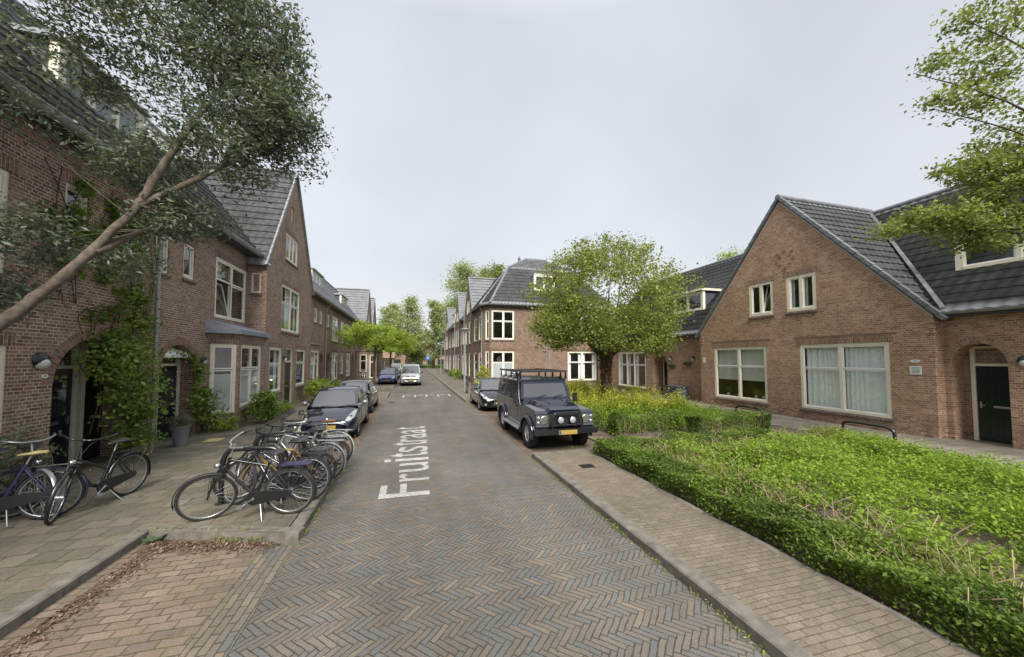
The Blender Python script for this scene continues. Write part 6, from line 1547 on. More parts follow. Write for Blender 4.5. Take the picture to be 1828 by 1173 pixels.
# rack hoops
def hoop(label, p0, p1, h, r=.035, mat='black', group='black steel bicycle rack hoops', z0=ZP):
    p0, p1 = Vector((*p0, z0)), Vector((*p1, z0)); d = p1 - p0; c = (p0 + p1) / 2; up = Vector((0, 0, h))
    pts = smooth_path([p0, p0 + up * .55, p0 + up * .85 + d * .03, p0 + up + d * .15, c + up * 1.02, p1 + up - d * .15, p1 + up * .85 - d * .03, p1 + up * .55, p1], 5)
    q = MB(); q.tube(pts, r, 12)
    for p in (p0, p1): q.lathe(p, [(r * 2, 0), (r * 2, .012)], 12)
    tag(q.build('rack_hoop', M[mat], loc=tuple(c)), label, 'bicycle rack', group)
hoop('black rack hoop with the nearest bicycles of the middle cluster leaning on it', (-3.0, 7.05), (-2.1, 6.97), .86, .04)
hoop('black rack hoop among the far bicycles of the middle cluster', (-2.95, 8.15), (-2.05, 8.07), .86, .04)
hoop('low black hoop in front of the gauze curtained window', (12.85, 8.05), (12.75, 6.75), .46, .042)
hoop('low black hoop in front of the window with roller blinds', (12.8, 11.8), (12.75, 10.6), .46, .042)
hoop('low black hoop behind the yellow shrubs near the low house', (13.6, 21.6), (13.6, 20.6), .5, .04)
# ------------------------------------------------------------------ trees
def tree(name, label, cat, base, trunk, limbs, blobs, mat, lsize, per, bark='bark', spread=.22, group=None, tips=30, shell=.55, r0=.03, up=.4, aspect=.45, extra=None):
    T = thing(name, label, cat, base, group); q = MB()
    for pts, rs in [trunk] + limbs:
        sp = smooth_path(pts, 7); n = len(sp) - 1; sp = [p + Vector((random.uniform(-1, 1), random.uniform(-1, 1), 0)) * rs[0] * .14 for p in sp]; m_ = len(rs) - 1
        rr = [rs[min(int(i / n * m_), m_ - 1)] * (1 - (i / n * m_ - min(int(i / n * m_), m_ - 1))) + rs[min(int(i / n * m_), m_ - 1) + 1] * (i / n * m_ - min(int(i / n * m_), m_ - 1)) for i in range(n + 1)]; rr = [v * random.uniform(.9, 1.12) for v in rr]
        q.tube(sp, rr, 10)
    P, t_, CL = blob_points(blobs, per, spread, shell)
    starts = [p for pts, rs in (limbs or [trunk]) for p in pts[1:]]
    branchy(q, starts, CL, r0, tips)
    q.build('trunk', M[bark], T)
    if extra is not None: P = np.concatenate([P, extra[0]]); t_ = np.concatenate([t_, extra[1]])
    leaves('crown', P, lsize, mat, T, t_, up, aspect); return T
# grey-green tree leaning over the left pavement
tr = ([(-6.0, 5.6, .05), (-5.95, 5.9, 1.3), (-5.7, 6.35, 2.45), (-5.0, 6.9, 3.75), (-4.35, 7.2, 5.0)], [.13, .105, .085, .068, .052])
lb = [([(-4.75, 7.02, 4.15), (-4.4, 7.5, 4.7), (-3.9, 7.9, 5.2)], [.06, .04, .02]),
      ([(-4.35, 7.2, 5.0), (-3.9, 7.3, 6.2), (-3.3, 7.5, 7.6)], [.07, .05, .02]), ([(-4.35, 7.2, 5.0), (-3.4, 7.6, 6.0), (-2.6, 7.8, 6.8)], [.055, .04, .02]),
      ([(-3.4, 7.6, 6.0), (-2.8, 7.5, 7.4), (-2.3, 7.4, 8.8)], [.045, .03, .015])]
bl = [(-2.85, 7.7, 7.45, .95, .95, 1.1, 165), (-2.45, 7.7, 6.85, .62, .8, .55, 75), (-3.35, 7.6, 6.35, .95, .9, .7, 95), (-3.2, 7.7, 8.7, 1.2, 1.0, .9, 130), (-4.2, 7.6, 7.7, 1.0, .9, .9, 62), (-5.3, 7.3, 8.2, 1.1, .9, .8, 60),
      (-3.95, 7.7, 5.05, .65, .6, .45, 55), (-5.6, 8.2, 7.7, .7, .6, .5, 30), (-4.6, 7.6, 5.9, .7, .7, .6, 50), (-6.0, 6.9, 6.6, .6, .8, .8, 35), (-4.9, 7.9, 4.2, .5, .5, .3, 20), (-5.55, 6.9, 4.3, .55, .7, .4, 30), (-5.9, 7.0, 3.5, .4, .7, .35, 20), (-4.5, 7.5, 9.4, 2.0, 1.0, .6, 130)]
tree('leaning_tree', 'leaning grey-green tree with slanted bare trunk overhanging the left pavement', 'tree', (-6.0, 5.6, .1), tr, lb, bl, M['l_gum'], .095, 46, 'bark', .19, tips=46, shell=.3, r0=.011, aspect=.36)
# hawthorn on the bed
hx, hy = 9.25, 15.9; rr = random.Random(5)
tr = ([(hx, hy, .05), (hx + .02, hy, 1.2), (hx - .05, hy, 2.1), (hx - .05, hy + .05, 2.7)], [.24, .2, .18, .19])
lb = []
for i in range(11):
    a = 2 * PI * i / 11 + rr.uniform(-.2, .2); L_ = rr.uniform(2.0, 3.2); z = rr.uniform(4.2, 6.8)
    lb.append(([(hx, hy, 2.4), (hx + math.cos(a) * L_ * .35, hy + math.sin(a) * L_ * .35, 3.3), (hx + math.cos(a) * L_ * .75, hy + math.sin(a) * L_ * .75, z * .8), (hx + math.cos(a) * L_, hy + math.sin(a) * L_, z)], [.12, .09, .05, .02]))
bl = [(hx + .3, hy, 5.4, 3.6, 3.4, 2.1, 320), (hx - 1.7, hy - .2, 4.3, 1.9, 2.2, 1.15, 200), (hx + 1.7, hy + .2, 4.2, 2.0, 2.2, 1.2, 210), (hx - 2.7, hy, 3.9, 1.3, 1.6, .8, 90), (hx + 2.9, hy + .3, 5.3, 1.7, 1.7, 1.4, 110), (hx - 2.6, hy, 5.6, 1.3, 1.5, 1.1, 80), (hx + .6, hy, 7.5, 2.2, 1.8, .9, 90), (hx + 3.2, hy, 6.6, 1.3, 1.3, .7, 45), (hx - 1.6, hy, 7.0, 1.2, 1.3, .7, 50), (hx - .2, hy, 8.0, 1.3, 1.3, .5, 34), (hx + 1.6, hy, 7.9, 1.1, 1.2, .5, 26), (hx + .3, hy - 1.2, 3.5, 2.4, 1.2, .6, 110), (hx + 2.5, hy - .3, 3.35, .9, 1.0, .6, 50), (hx - 2.6, hy - .2, 3.5, .9, 1.0, .5, 36)]
ex = []; et = []
for k in range(135):  # straggling shoots above and beside the crown
    a = rr.uniform(0, 2 * PI); rad = rr.uniform(.4, 3.6); z0 = 7.4 - (rad / 3.6) ** 2 * 2.2; dx, dy, dz = math.cos(a) * rr.uniform(.1, .7), math.sin(a) * rr.uniform(.1, .7), rr.uniform(.5, 1.25)
    if rad > 2.8: dx *= 1.6; dz *= .6
    for j in range(26): t_ = rr.random(); ex.append((hx + math.cos(a) * rad + dx * t_ + rr.gauss(0, .06), hy + math.sin(a) * rad + dy * t_ + rr.gauss(0, .06), z0 + dz * t_ + rr.gauss(0, .06))); et.append(rr.random())
T = tree('hawthorn_tree', 'round spreading green tree with ivy-clad trunk in the far planting bed', 'tree', (hx, hy, .1), tr, lb, bl, M['l_haw'], .12, 28, 'bark_d', .28, tips=130, shell=.55, extra=(np.array(ex), np.array(et)), r0=.02, aspect=.6)
N = 2600; a = RS.uniform(0, 2 * PI, N); z = RS.beta(1.6, 1.1, N) * 2.7 + .2; rad = .22 + .05 * RS.normal(size=N) + np.where(z > 1.9, .06, 0)
leaves('trunk_ivy', np.stack([hx + rad * np.cos(a), hy + rad * np.sin(a), z], 1), .08, leaf_mat('leaf_trunk_ivy', (.05, .03, .02), (.13, .07, .045), .2, .15, (.1, .12, .04)), T, None, 0, .7)
# tree at the right edge
bx, by = 14.2, 2.6
tr = ([(bx, by, .05), (bx, by, 2), (bx - .1, by + .1, 4)], [.22, .19, .15]); lb = []
for (x, y, z) in ((11.6, 4.7, 5.4), (10.9, 5.2, 5.7), (11.9, 4.6, 6.6), (11.0, 4.9, 8.0), (10.6, 5.0, 8.8), (12.2, 4.2, 9.6), (12.6, 4.2, 7.6), (11.4, 4.6, 9.9)):
    lb.append(([(bx - .1, by + .1, 3.2), (bx - .8, by + .8, 4.6 + (z - 5) * .3), ((x + bx) / 2 - .3, (y + by) / 2 + .3, z * .8 + .6), (x, y, z)], [.06, .035, .018, .006]))
bl = [(12.6, 4.5, 6.2, 1.0, 1.0, .8, 150), (12.3, 4.7, 5.3, .9, .8, .45, 90), (11.6, 4.9, 5.55, .75, .6, .3, 60), (10.95, 5.15, 5.65, .6, .4, .2, 34), (10.35, 5.35, 5.35, .4, .3, .12, 16), (12.9, 4.3, 7.3, .9, .9, .6, 90), (12.1, 4.7, 6.7, .7, .6, .35, 46), (11.3, 4.9, 6.6, .4, .3, .16, 12),
      (11.9, 4.6, 8.1, .7, .4, .2, 26), (11.2, 4.8, 8.2, .45, .3, .14, 14), (12.0, 4.5, 8.8, .9, .5, .25, 34), (11.3, 4.8, 9.05, .5, .3, .18, 16), (12.2, 4.4, 9.6, .9, .5, .25, 26), (11.4, 4.6, 9.8, .5, .3, .15, 12), (13.2, 3.9, 8.6, .9, 1, 1.2, 50), (12.3, 4.2, 10.4, .9, .6, .3, 30), (13.8, 3.2, 6.5, 1.4, 1.4, 1.8, 200), (13.0, 4.3, 5.6, .8, .8, .5, 70)]
tree('leafy_tree', 'yellow-green tree at the right edge, branches reaching over the house roof', 'tree', (bx, by, .1), tr, lb, bl, M['l_right'], .09, 25, 'bark_d', .16, tips=0, shell=.2, r0=.01, aspect=.55)
# flat topped street trees on the left
def flat_tree(label, x, y, h, rx, lean=0):
    tr = ([(x, y, .05), (x + lean * .3, y, h * .45), (x + lean, y, h * .68)], [.13, .11, .10]); lb = []; bl = []
    for i in range(8):
        a = 2 * PI * i / 8 + .3; lb.append(([(x + lean, y, h * .62), (x + lean + math.cos(a) * rx * .45, y + math.sin(a) * rx * .45, h * .76), (x + lean + math.cos(a) * rx * .85, y + math.sin(a) * rx * .85, h * .8)], [.06, .04, .015]))
        bl.append((x + lean + math.cos(a) * rx * .68, y + math.sin(a) * rx * .68, h * (.8 + .1 * ((i * 7) % 3 - 1)), rx * .38, rx * .38, h * .085, 45))
    bl += [(x + lean, y, h * .9, rx * .6, rx * .6, h * .06, 90), (x + lean, y, h * .76, rx * .85, rx * .85, h * .06, 130)]
    return tree('street_tree', label, 'tree', (x, y, .1), tr, lb, bl, M['l_fresh'], .17, 20, 'bark_d', .22, 'flat-topped trees along the left parking lane', 40, .3, .02, aspect=.5)
flat_tree('flat-topped bright green street tree beside the bright blue hatchback', -3.2, 33.2, 5.6, 3.3, .2)
flat_tree('farther flat-topped green street tree behind the row of parked cars', -2.6, 47, 5.2, 3.0)
# tall trees beyond the end of the street and behind the right row
def tall(label, x, y, z0, h, rx, n=9, mat='l_far_haze', seed=1, ls=.5, per=15, gap=.8):
    g_ = random.Random(seed); tr = ([(x, y, 0), (x + .2, y, h * .4), (x, y, h * .8), (x + .1, y, h * .96)], [.35, .26, .14, .04]); lb = []; bl = []
    for i in range(n * 2):
        f = (i + .5) / (n * 2); z = z0 + (h - z0) * f; w_ = rx * (1 - abs(f - .38) ** 1.4 * 1.15) * g_.uniform(.7, 1.1); a = g_.uniform(0, 2 * PI)
        c = (x + math.cos(a) * w_ * .55, y + math.sin(a) * w_ * .55, z)
        lb.append(([(x, y, z - (h - z0) * .12), (c[0], c[1], z)], [.09, .03])); bl.append((c[0], c[1], z, w_ * .62, w_ * .62, (h - z0) / n * .75, 44))
    return tree('tall_tree', label, 'tree', (x, y, 0), tr, lb, bl, M[mat], ls, per, 'bark_d', rx * .16, 'tall trees beyond the far end of the street', 40, .3, .05, aspect=.6)
tall('tall loose tree at the street end, directly above the silver van', -1.3, 92, 4, 17, 4.6, 9, 'l_far_haze', 3, .42, 10)
tall('tall tree at the street end, left of the gap of sky', -5.6, 100, 4, 16.5, 4.4, 8, 'l_far_haze', 4, .45)
tall('tall tree at the street end, right of the gap of sky', 4.9, 88, 3, 15.8, 3.6, 9, 'l_far_haze', 5, .42, 11)
tall('broad low tree at the street end, below the gap of sky', 1.4, 98, 2, 9.0, 4.0, 6, 'l_far_haze', 12, .42)
tall('tall tree half hidden by the last house of the right row', 10.2, 86, 3, 15.5, 4.6, 9, 'l_far_haze', 6, .42)
tall('big bright tree rising behind the gables of the right row', 11.5, 76, 6, 22, 7.2, 10, 'l_far_haze', 7, .4, 17)
tall('second big tree behind the right row, beside the brightest one', 16.2, 72, 5, 21, 4.6, 10, 'l_haw', 8, .4, 16)
tall('bright tree top showing over the ridge of the low brick house', 29.5, 27, 3, 12.4, 3.6, 8, 'l_fresh', 9, .2, 14)
tall('dark leafy tree at the left end of the street beyond the gable houses', -13, 88, 3, 13, 5, 8, 'l_haw', 10, .42)
def small_shrub(label, cx, cy, rx, ry, h, n, mat, ls=.07, per=16, group='shrubs along the house fronts', z0=.12, name='shrub', stems=8):
    T = thing(name, label, 'shrub', (cx, cy, z0), group); q = MB(); g_ = random.Random(int(cx * 10 + cy))
    for k in range(stems): q.tube(smooth_path([(cx + g_.uniform(-.1, .1), cy + g_.uniform(-.1, .1), z0 - .02), (cx + g_.uniform(-.5, .5) * rx, cy + g_.uniform(-.5, .5) * ry, z0 + h * .5), (cx + g_.uniform(-.8, .8) * rx, cy + g_.uniform(-.8, .8) * ry, z0 + h * .85)], 3), .008, 5)
    q.build('stems', M['twig'], T)
    bl = [(cx, cy, z0 + h * .5, rx, ry, h * .5, n * .6)] + [(cx + g_.uniform(-.7, .7) * rx, cy + g_.uniform(-.7, .7) * ry, z0 + h * g_.uniform(.25, .85), rx * .5, ry * .5, h * .22, n * .13) for _ in range(4)]
    P, t_, _ = blob_points(bl, per, .08, .45); P[:, 2] = np.maximum(P[:, 2], z0 + .01); leaves('foliage', P, ls, mat, T, t_, .4, .6); return T
small_shrub('rounded dark green bush under the front bay window on the left', -5.35, 15.35, .45, .6, 1.15, 150, M['l_mix'], .085, 20)
small_shrub('feathery green plant beside the rounded bush, before the left gable house', -5.4, 16.6, .4, .5, .85, 70, M['l_lime'], .06, 14)
small_shrub('low green plants at the foot of the green front door', -5.3, 18.0, .45, .9, .5, 80, M['l_mix'], .07, 14)
small_shrub('big yellow-green bush at the far corner of the left gable house', -5.0, 22.3, .7, 1.2, 1.25, 190, M['l_fresh'], .09, 16)
small_shrub('dark bush past the yellow-green one on the left', -5.5, 27.4, .5, .9, 1.0, 90, M['l_mix'], .1, 12)
small_shrub('low grassy plants before the far windows on the left', -5.2, 31, .7, 1.6, .6, 90, M['l_lime'], .1, 12)
small_shrub('small sprawling plant below the slanted bay window', -5.95, 14.1, .35, .4, .55, 50, M['l_fresh'], .07, 12)
small_shrub('wispy grey-green plant at the left edge behind the bicycles', -6.2, 7.4, .28, .7, 1.3, 90, M['l_sage'], .06, 16)
small_shrub('small green weed clump at the foot of the wall by the porch', -6.35, 8.5, .2, .3, .9, 30, M['l_sage'], .06, 12)
small_shrub('yellow-green bush at the foot of the corner building', 5.2, 27.2, .45, .5, 1.9, 120, M['l_yel'], .1, 14)
small_shrub('green bush on the pavement before the right hand row', 5.0, 41.5, .55, 1.0, 1.2, 90, M['l_lime'], .13, 12)
small_shrub('reddish low plants farther along the right hand row', 4.9, 48.5, .5, 1.5, .8, 60, M['l_mix'], .13, 10)
# potted plant by the door
T = thing('potted_plant', 'sage-green plant in a tall grey pot beside the downpipe', 'potted plant', (-6.1, 12.0, .12)); q = MB(); q.lathe((-6.1, 12.0, .12), [(.14, 0), (.2, .5), (.215, .52), (.19, .53), (.18, .48)], 18); q.build('pot', M['pot'], T)
P, t_, _ = blob_points([(-6.1, 12.0, .78, .26, .26, .18, 90)], 20, .06, .2); leaves('plant', P, .05, M['l_sage'], T, t_, .8, .3)
# climbers on the left walls
def climber(label, spec, base, mat, ls=.095, density=1000, stems=True):
    """spec: list of (u0,u1,z0,z1, depth, dens factor) patches hugging the wall"""
    T = thing('climbing_plant', label, 'climbing plant', base); Ps = []; ts = []; q = MB(); g_ = random.Random(3)
    for (u0, u1, z0, z1, dep, df) in spec:
        A = (u1 - u0) * (z1 - z0); nc = int(A * 26 * df); cu = RS.uniform(u0, u1, nc); cz = RS.uniform(z0, z1, nc)
        # ragged outline
        eu = np.minimum(cu - u0, u1 - cu) / (u1 - u0) * 2; ez = np.minimum(cz - z0, z1 - cz) / (z1 - z0) * 2; keep = RS.uniform(0, 1, nc) < np.clip(np.minimum(eu, ez) * 3.2, .12, 1)
        cu, cz = cu[keep], cz[keep]; k = RS.poisson(density / 26, len(cu)); idx = np.repeat(np.arange(len(cu)), k); tc = RS.uniform(0, 1, len(cu))
        u = cu[idx] + RS.normal(size=len(idx)) * .1; z = cz[idx] + RS.normal(size=len(idx)) * .09; d = np.abs(RS.normal(size=len(idx))) * dep + .02
        Ps.append(np.stack([XL + d, u, np.maximum(z, .14)], 1)); ts.append(tc[idx] * .6 + RS.uniform(0, .4, len(idx)))
        for _ in range(int(3 + A)):
            ua = g_.uniform(u0, u1); q.tube(smooth_path([(XL + .04, ua, z0), (XL + .05, ua + g_.uniform(-.3, .3), (z0 + z1) / 2), (XL + .04, ua + g_.uniform(-.5, .5), z1 * .97)], 4), .009, 5)
    q.build('stems', M['bark_d'], T); leaves('foliage', np.concatenate(Ps), ls, mat, T, np.concatenate(ts), .1, .7)
climber('big climbing plant half covering the double porch and the wall above it', [(9.75, 11.3, .9, 2.9, .3, 1.3), (9.3, 10.5, 2.1, 3.0, .15, .7), (10.2, 11.2, .15, 1.6, .3, .8), (9.6, 11.3, 2.6, 3.6, .2, .5), (10.0, 11.35, 3.3, 6.4, .14, .6), (8.9, 10.2, 4.2, 6.4, .07, .42), (8.4, 9.4, 3.6, 5.4, .05, .22), (9.3, 10.1, 3.0, 3.8, .06, .2)], (-6.5, 10.8, .12), M['l_mix'])
climber('climbing plant up the right side of the single arched porch', [(13.35, 13.85, .2, 2.7, .12, .9), (13.6, 14.3, .15, 1.5, .25, .9), (13.9, 14.9, .12, .9, .35, .6), (12.9, 13.5, 2.3, 2.75, .08, .5)], (-6.5, 13.7, .12), M['l_mix'])
# ------------------------------------------------------------------ hedges and planting beds
def hedge(label, runs, mat, n, ls, hz=.5, top=None):
    """runs: (x0,x1,y0,y1,h): clipped strips; leaves over faces and some through the volume"""
    x0, x1, y0, y1, h = runs[0]; T = thing('hedge', label, 'hedge', ((x0 + x1) / 2, (y0 + y1) / 2, .09)); Ps = []; tot = sum((r[1] - r[0]) * (r[3] - r[2]) for r in runs); q = MB(); g_ = random.Random(9)
    for (x0, x1, y0, y1, h) in runs:
        k = int(n * (x1 - x0) * (y1 - y0) / tot); u = RS.uniform(0, 1, (k, 3)); f = RS.randint(0, 4, k)
        e = np.abs(RS.normal(size=k)) * .06
        u[f == 0, 0] = e[f == 0] / (x1 - x0); u[f == 1, 0] = 1 - e[f == 1] / (x1 - x0); u[f == 2, 2] = 1 - e[f == 2] / h
        X = x0 + (x1 - x0) * u[:, 0]; Y = y0 + (y1 - y0) * u[:, 1]; hh = h * (1 + .16 * np.sin(X * 3.1 + Y * 2.3) * np.sin(Y * 1.7) + .1 * np.sin(Y * 7.1 + X * 5)); Z = .09 + .04 + (hh - .04) * u[:, 2]
        X += .05 * np.sin(Y * 5 + Z * 9) + RS.normal(size=k) * .018; Y += .05 * np.sin(X * 6) + RS.normal(size=k) * .02
        low = RS.uniform(0, 1, k) < np.clip((Z - .1) / .12, .35, 1); Ps.append(np.stack([X, Y, Z], 1)[low])
        for _ in range(int((x1 - x0) * (y1 - y0) * 26)):
            xa, ya = g_.uniform(x0 + .08, x1 - .08), g_.uniform(y0, y1); q.tube([(xa, ya, .07), (xa + g_.uniform(-.1, .1), ya + g_.uniform(-.1, .1), .09 + h * .6), (xa + g_.uniform(-.18, .18), ya + g_.uniform(-.18, .18), .09 + h * g_.uniform(.8, 1.08))], .005, 4)
    q.build('stems', M['twig'], T)
    P = np.concatenate(Ps); t_ = .35 + .3 * np.sin(P[:, 0] * 4.1 + 1) * np.sin(P[:, 1] * 2.9) + RS.uniform(-.35, .35, len(P)); leaves('foliage', P, ls, mat, T, t_, .3, .55)
hedge('clipped dark green hedge along the right foreground pavement, around the near bed', [(4.4, 5.05, -3, 8.15, .4), (5.05, 9.6, 7.65, 8.15, .42)], M['l_hedge'], 88000, .046)
hedge('clipped green hedge along the front of the far bed, behind the off-road car', [(5.55, 6.1, 10.7, 25.5, .62), (6.1, 8.6, 9.9, 10.5, .6), (8.6, 11.4, 9.2, 9.8, .58)], M['l_hedge'], 56000, .052)
def cover(name, label, region, n, ls, mat, hf, tint_f=None, stems=0, holes=.45):
    """patchy low planting: (x0,x1,y0,y1), hf = height scale"""
    x0, x1, y0, y1 = region; nc = int(n / 22); X = RS.uniform(x0, x1, nc); Y = RS.uniform(y0, y1, nc)
    m_ = np.sin(X * 2.1 + 1.3 * np.sin(Y * 1.1)) * np.sin(Y * 1.9 + 1.1 * np.sin(X * 1.5)) + .5 * np.sin(X * 5.3 + Y * 3.1) * np.sin(Y * 4.7 - X * 2.2)
    keep = m_ + RS.uniform(-.35, .35, nc) > -holes; X, Y, m_ = X[keep], Y[keep], m_[keep]
    hh = hf * (.35 + .45 * np.clip(m_ + .5, 0, 1.4)) * RS.uniform(.55, 1.15, len(X)); k = RS.poisson(22, len(X)); i = np.repeat(np.arange(len(X)), k)
    P = np.stack([X[i] + RS.normal(size=len(i)) * .09, Y[i] + RS.normal(size=len(i)) * .09, .1 + hh[i] * RS.beta(2.2, 1.2, len(i))], 1)
    tc = RS.uniform(0, 1, len(X)); t_ = tc[i] * .5 + RS.uniform(0, .5, len(i))
    if tint_f is not None: t_ = t_ + tint_f(P)
    o = leaves(name, P, ls, mat, None, t_, .9, .62, 'stuff', loc=((x0 + x1) / 2, (y0 + y1) / 2, .1)); o['label'] = label; return o
cover('ground_cover', 'bright lime-green leafy ground cover filling the near bed', (5.75, 11.9, -3, 7.4), 125000, .055, M['l_lime'], .58, holes=.5)
cover('ground_cover', 'duller olive ground cover with dry stems at the back of the near bed', (5.0, 12.3, 5.8, 8.5), 30000, .055, M['l_haw'], .42, holes=.2)
cover('ground_cover', 'dull olive weeds and dry stems between the near hedge and the bright cover', (4.95, 6.1, -3, 8), 15000, .042, M['l_haw'], .42, lambda P: -.15, holes=.2)
cover('ground_cover', 'dull green low plants along the inner edge of the near bed', (11.0, 12.45, -3, 8.4), 18000, .055, M['l_haw'], .35, holes=.3)
cover('shrubbery', 'yellow-flecked low shrubs filling the far bed', (6.0, 12.2, 12.5, 26), 72000, .075, M['l_yel'], 1.12, holes=.7)
cover('shrubbery', 'green low shrubs in the front part of the far bed', (6.0, 12.3, 10.0, 15), 36000, .065, M['l_lime'], .75, lambda P: -.3, holes=.6)
q = MB(); g_ = random.Random(21)
for _ in range(560):   # dry stalks poking out of the near bed
    if g_.random() < .55: x, y = g_.uniform(5.0, 6.3), g_.uniform(.5, 7.6)
    else: x, y = g_.uniform(5.2, 10.5), g_.uniform(6.6, 8.2)
    h = g_.uniform(.2, .5); q.tube([(x, y, .08), (x + g_.uniform(-.1, .1), y + g_.uniform(-.08, .08), .08 + h * .6), (x + g_.uniform(-.2, .2), y + g_.uniform(-.2, .2), .08 + h)], g_.uniform(.003, .007), 4)
o = q.build('dry_stalks', M['twig'], loc=(6, 4, .08)); o['kind'] = 'stuff'; o['label'] = 'dry pale stalks sticking out of the near bed'
cover('ground_cover', 'dull brownish-green weeds scattered among the lime-green cover', (5.2, 12, -3, 8.2), 26000, .05, M['l_haw'], .5, lambda P: -.25, holes=.9)
# leaf litter, weeds in joints, grass on the verge
def scatter(name, label, pts, ls, mat, up=2.5, aspect=.6, loc=(0, 0, 0)):
    o = leaves(name, pts, ls, mat, None, None, up, aspect, 'stuff', .5, loc); o['label'] = label; return o
def along(a, b, n, w_, z, side=None):
    t_ = RS.uniform(0, 1, n); a, b = np.array(a), np.array(b); d = b - a; nr = np.array([-d[1], d[0]]) / np.linalg.norm(d); cl = .5 + .5 * np.sin(t_ * 40 + 1.3) * np.sin(t_ * 17); k = RS.uniform(0, 1, n) < cl
    off = np.abs(RS.normal(size=n)) * w_; P = a[None] + d[None] * t_[:, None] + nr[None] * off[:, None]; return np.concatenate([P, np.full((n, 1), z) + np.abs(RS.normal(size=(n, 1))) * .008], 1)[k]
N = 5200
lt = np.concatenate([along((-3.33, 6.1), (-1.7, 5.62), 3600, -.1, .008), along((-3.33, 3.3), (-3.33, 6.1), 2600, -.12, .008)]); lt[:, 0] = np.maximum(lt[:, 0], -3.33)
scatter('leaf_litter', 'reddish-brown leaf litter along the kerb of the parking bay', lt, .035, M['l_dry'], loc=(-2.6, 5.8, 0))
b = MB(); g2 = random.Random(4)
def ragged(a, b_, w0, w1, zl=.0055, n=40):
    a, b_ = Vector((*a, 0)), Vector((*b_, 0)); d = (b_ - a).normalized(); nr = Vector((-d.y, d.x, 0)); L_ = (b_ - a).length; e = [a + d * L_ * i / n + nr * (w0 + (w1 - w0) * i / n) * g2.uniform(.7, 1.25) for i in range(n + 1)]
    for i in range(n): p, q_ = a + d * L_ * i / n, a + d * L_ * (i + 1) / n; b.add([(p.x, p.y, zl), (q_.x, q_.y, zl), (e[i + 1].x, e[i + 1].y, zl), (e[i].x, e[i].y, zl)], [(0, 1, 2, 3)])
ragged((-3.33, 6.17), (-1.8, 5.7), -.42, -.12); ragged((-3.335, 3.8), (-3.335, 6.1), -.05, -.3, .0085)
o = b.build('litter_bed', M['litter'], loc=(-2.6, 5.8, 0)); o['kind'] = 'structure'
wd = np.concatenate([along((-1.46, 5.7), (-1.46, 9.4), 900, -.03, .02), along((2.92, 1), (2.92, 8.8), 1500, .03, .012), along((-6.5, 8.6), (-6.5, 12), 900, -.1, .14), along((-2.6, 5.97), (-1.9, 5.77), 420, -.05, .02), along((-3.5, 6.25), (-1.7, 5.72), 300, .03, .13), along((-3.64, 9.75), (-3.64, 24), 700, .1, .13), along((2.9, 20.5), (2.9, 60), 900, .06, .012), along((4.35, 8.2), (4.5, 9.6), 900, .3, .03)])
wd[:, 2] += np.abs(RS.normal(size=len(wd))) * .015
scatter('weeds', 'small green weeds and moss in the kerb joints', wd, .028, M['l_haw'], .6, .4, loc=(0, 6, 0))
lv = np.stack([RS.uniform(-3.2, 2.8, 420), RS.uniform(1.5, 20, 420), np.full(420, .008)], 1)
scatter('fallen_leaves', 'a few small fallen leaves and petals scattered on the road', lv, .022, M['l_dry'], loc=(0, 8, 0))
sb = np.concatenate([along((4.33, 0), (4.4, 8.5), 1600, -.09, .128)]); scatter('soil_crumbs', 'soil crumbs and bits spilling from the bed onto the right pavement', sb, .02, M['l_dry'], loc=(4.3, 4, 0))
gp = np.stack([RS.uniform(-30, 40, 16000), RS.uniform(98, 119, 16000), RS.uniform(.05, .5, 16000)], 1); scatter('verge_grass', 'long grass on the far verge', gp, .45, M['grass'], .1, .3, loc=(0, 105, 0))
# dock plant by the kerb corner
T = thing('weed', 'broad-leaved weed growing at the bend of the kerb in the left foreground', 'weed', (-3.42, 6.2, .0)); q = MB()
for k in range(9):
    a = k * 2.4; L_ = .11 + .05 * (k % 3); d = Vector((math.cos(a), math.sin(a), .55)); s_ = Vector((-math.sin(a), math.cos(a), 0)) * .035; c = Vector((-3.38, 6.12, .01))
    q.add([c, c + d * L_ * .5 + s_, c + d * L_ + Vector((0, 0, -.03)), c + d * L_ * .5 - s_], [(0, 1, 2, 3)], 0, True)
q.build('leaf_rosette', M['l_sage'], T)
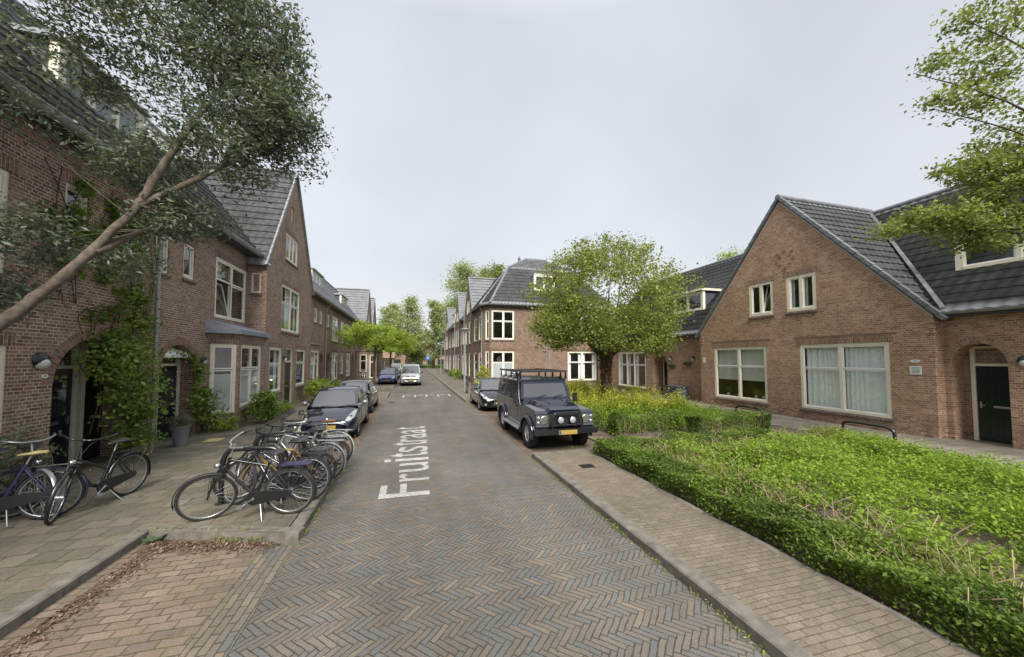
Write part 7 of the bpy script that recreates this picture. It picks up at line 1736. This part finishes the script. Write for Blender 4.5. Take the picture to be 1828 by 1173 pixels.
# ------------------------------------------------------------------ street furniture
def lamp(label, x, y, h=4.6):
    T = thing('street_lamp', label, 'street lamp', (x, y, .12), 'grey street lamps on the right pavement'); q = MB(); q.lathe((x, y, .12), [(.09, 0), (.085, .9), (.06, 1.0), (.05, h - .5), (.045, h - .35)], 14); q.build('pole', M['lampgrey'], T)
    q = MB(); q.lathe((x, y, h - .22), [(.05, 0), (.12, .06), (.34, .13), (.36, .17), (.3, .21), (.05, .25)], 20); hd = q.build('lamp_head', M['lampgrey'], T)
    q = MB(); q.lathe((x, y, h - .24), [(.1, 0), (.2, .06), (.24, .125)], 16); q.build('lamp_glass', M['opal'], hd)
lamp('nearer grey street lamp with a disc head, bicycles leaning at its foot', 3.55, 25.1); lamp('farther grey street lamp along the right kerb', 4.1, 54)
T = thing('road_sign', 'blue square pedestrian sign on a pole at the far end of the street', 'road sign', (3.0, 74, .1)); q = MB(); q.lathe((3.0, 74, 0), [(.035, 0), (.035, 3.1)], 8); q.build('pole', M['lampgrey'], T)
q = MB(); q.box(2.65, 3.35, 73.93, 73.95, 2.3, 3.0); sg = q.build('sign_panel', M['sign_blue'], T)
q = MB(); q.ball((3.0, 73.92, 2.86), .06, 8, 6, 0, 1, .1, 1); q.hexa([(2.93, 73.925, 2.5), (3.07, 73.925, 2.5), (3.05, 73.925, 2.78), (2.95, 73.925, 2.78)], [(2.93, 73.93, 2.5), (3.07, 73.93, 2.5), (3.05, 73.93, 2.78), (2.95, 73.93, 2.78)])
for s in (-1, 1): q.hexa([(3.0 + s * .02, 73.925, 2.5), (3.0 + s * .07, 73.925, 2.5), (3.0 + s * .13, 73.925, 2.36), (3.0 + s * .09, 73.925, 2.36)], [(3.0 + s * .02, 73.93, 2.5), (3.0 + s * .07, 73.93, 2.5), (3.0 + s * .13, 73.93, 2.36), (3.0 + s * .09, 73.93, 2.36)])
q.build('sign_symbol', M['plate_w'], sg)
T = thing('storage_box', 'dark blue-grey storage box beside the arched porch of the low house', 'box', (14.95, 17.8, .12)); q = MB(); q.box(14.55, 15.3, 17.25, 18.35, .12, .85); q.build('box_body', M['box'], T); q = MB(); q.box(14.5, 15.34, 17.2, 18.4, .85, .9); q.build('lid', M['box'], T)
q = MB(); q.box(-5.75, -5.35, 12.3, 12.75, .1215, .126); tag(q.build('doormat', M['mat_y'], loc=(-5.5, 12.5, .12)), 'small yellowish mat on the pavement beside the potted plant', 'mat')
bpy.context.view_layer.update()
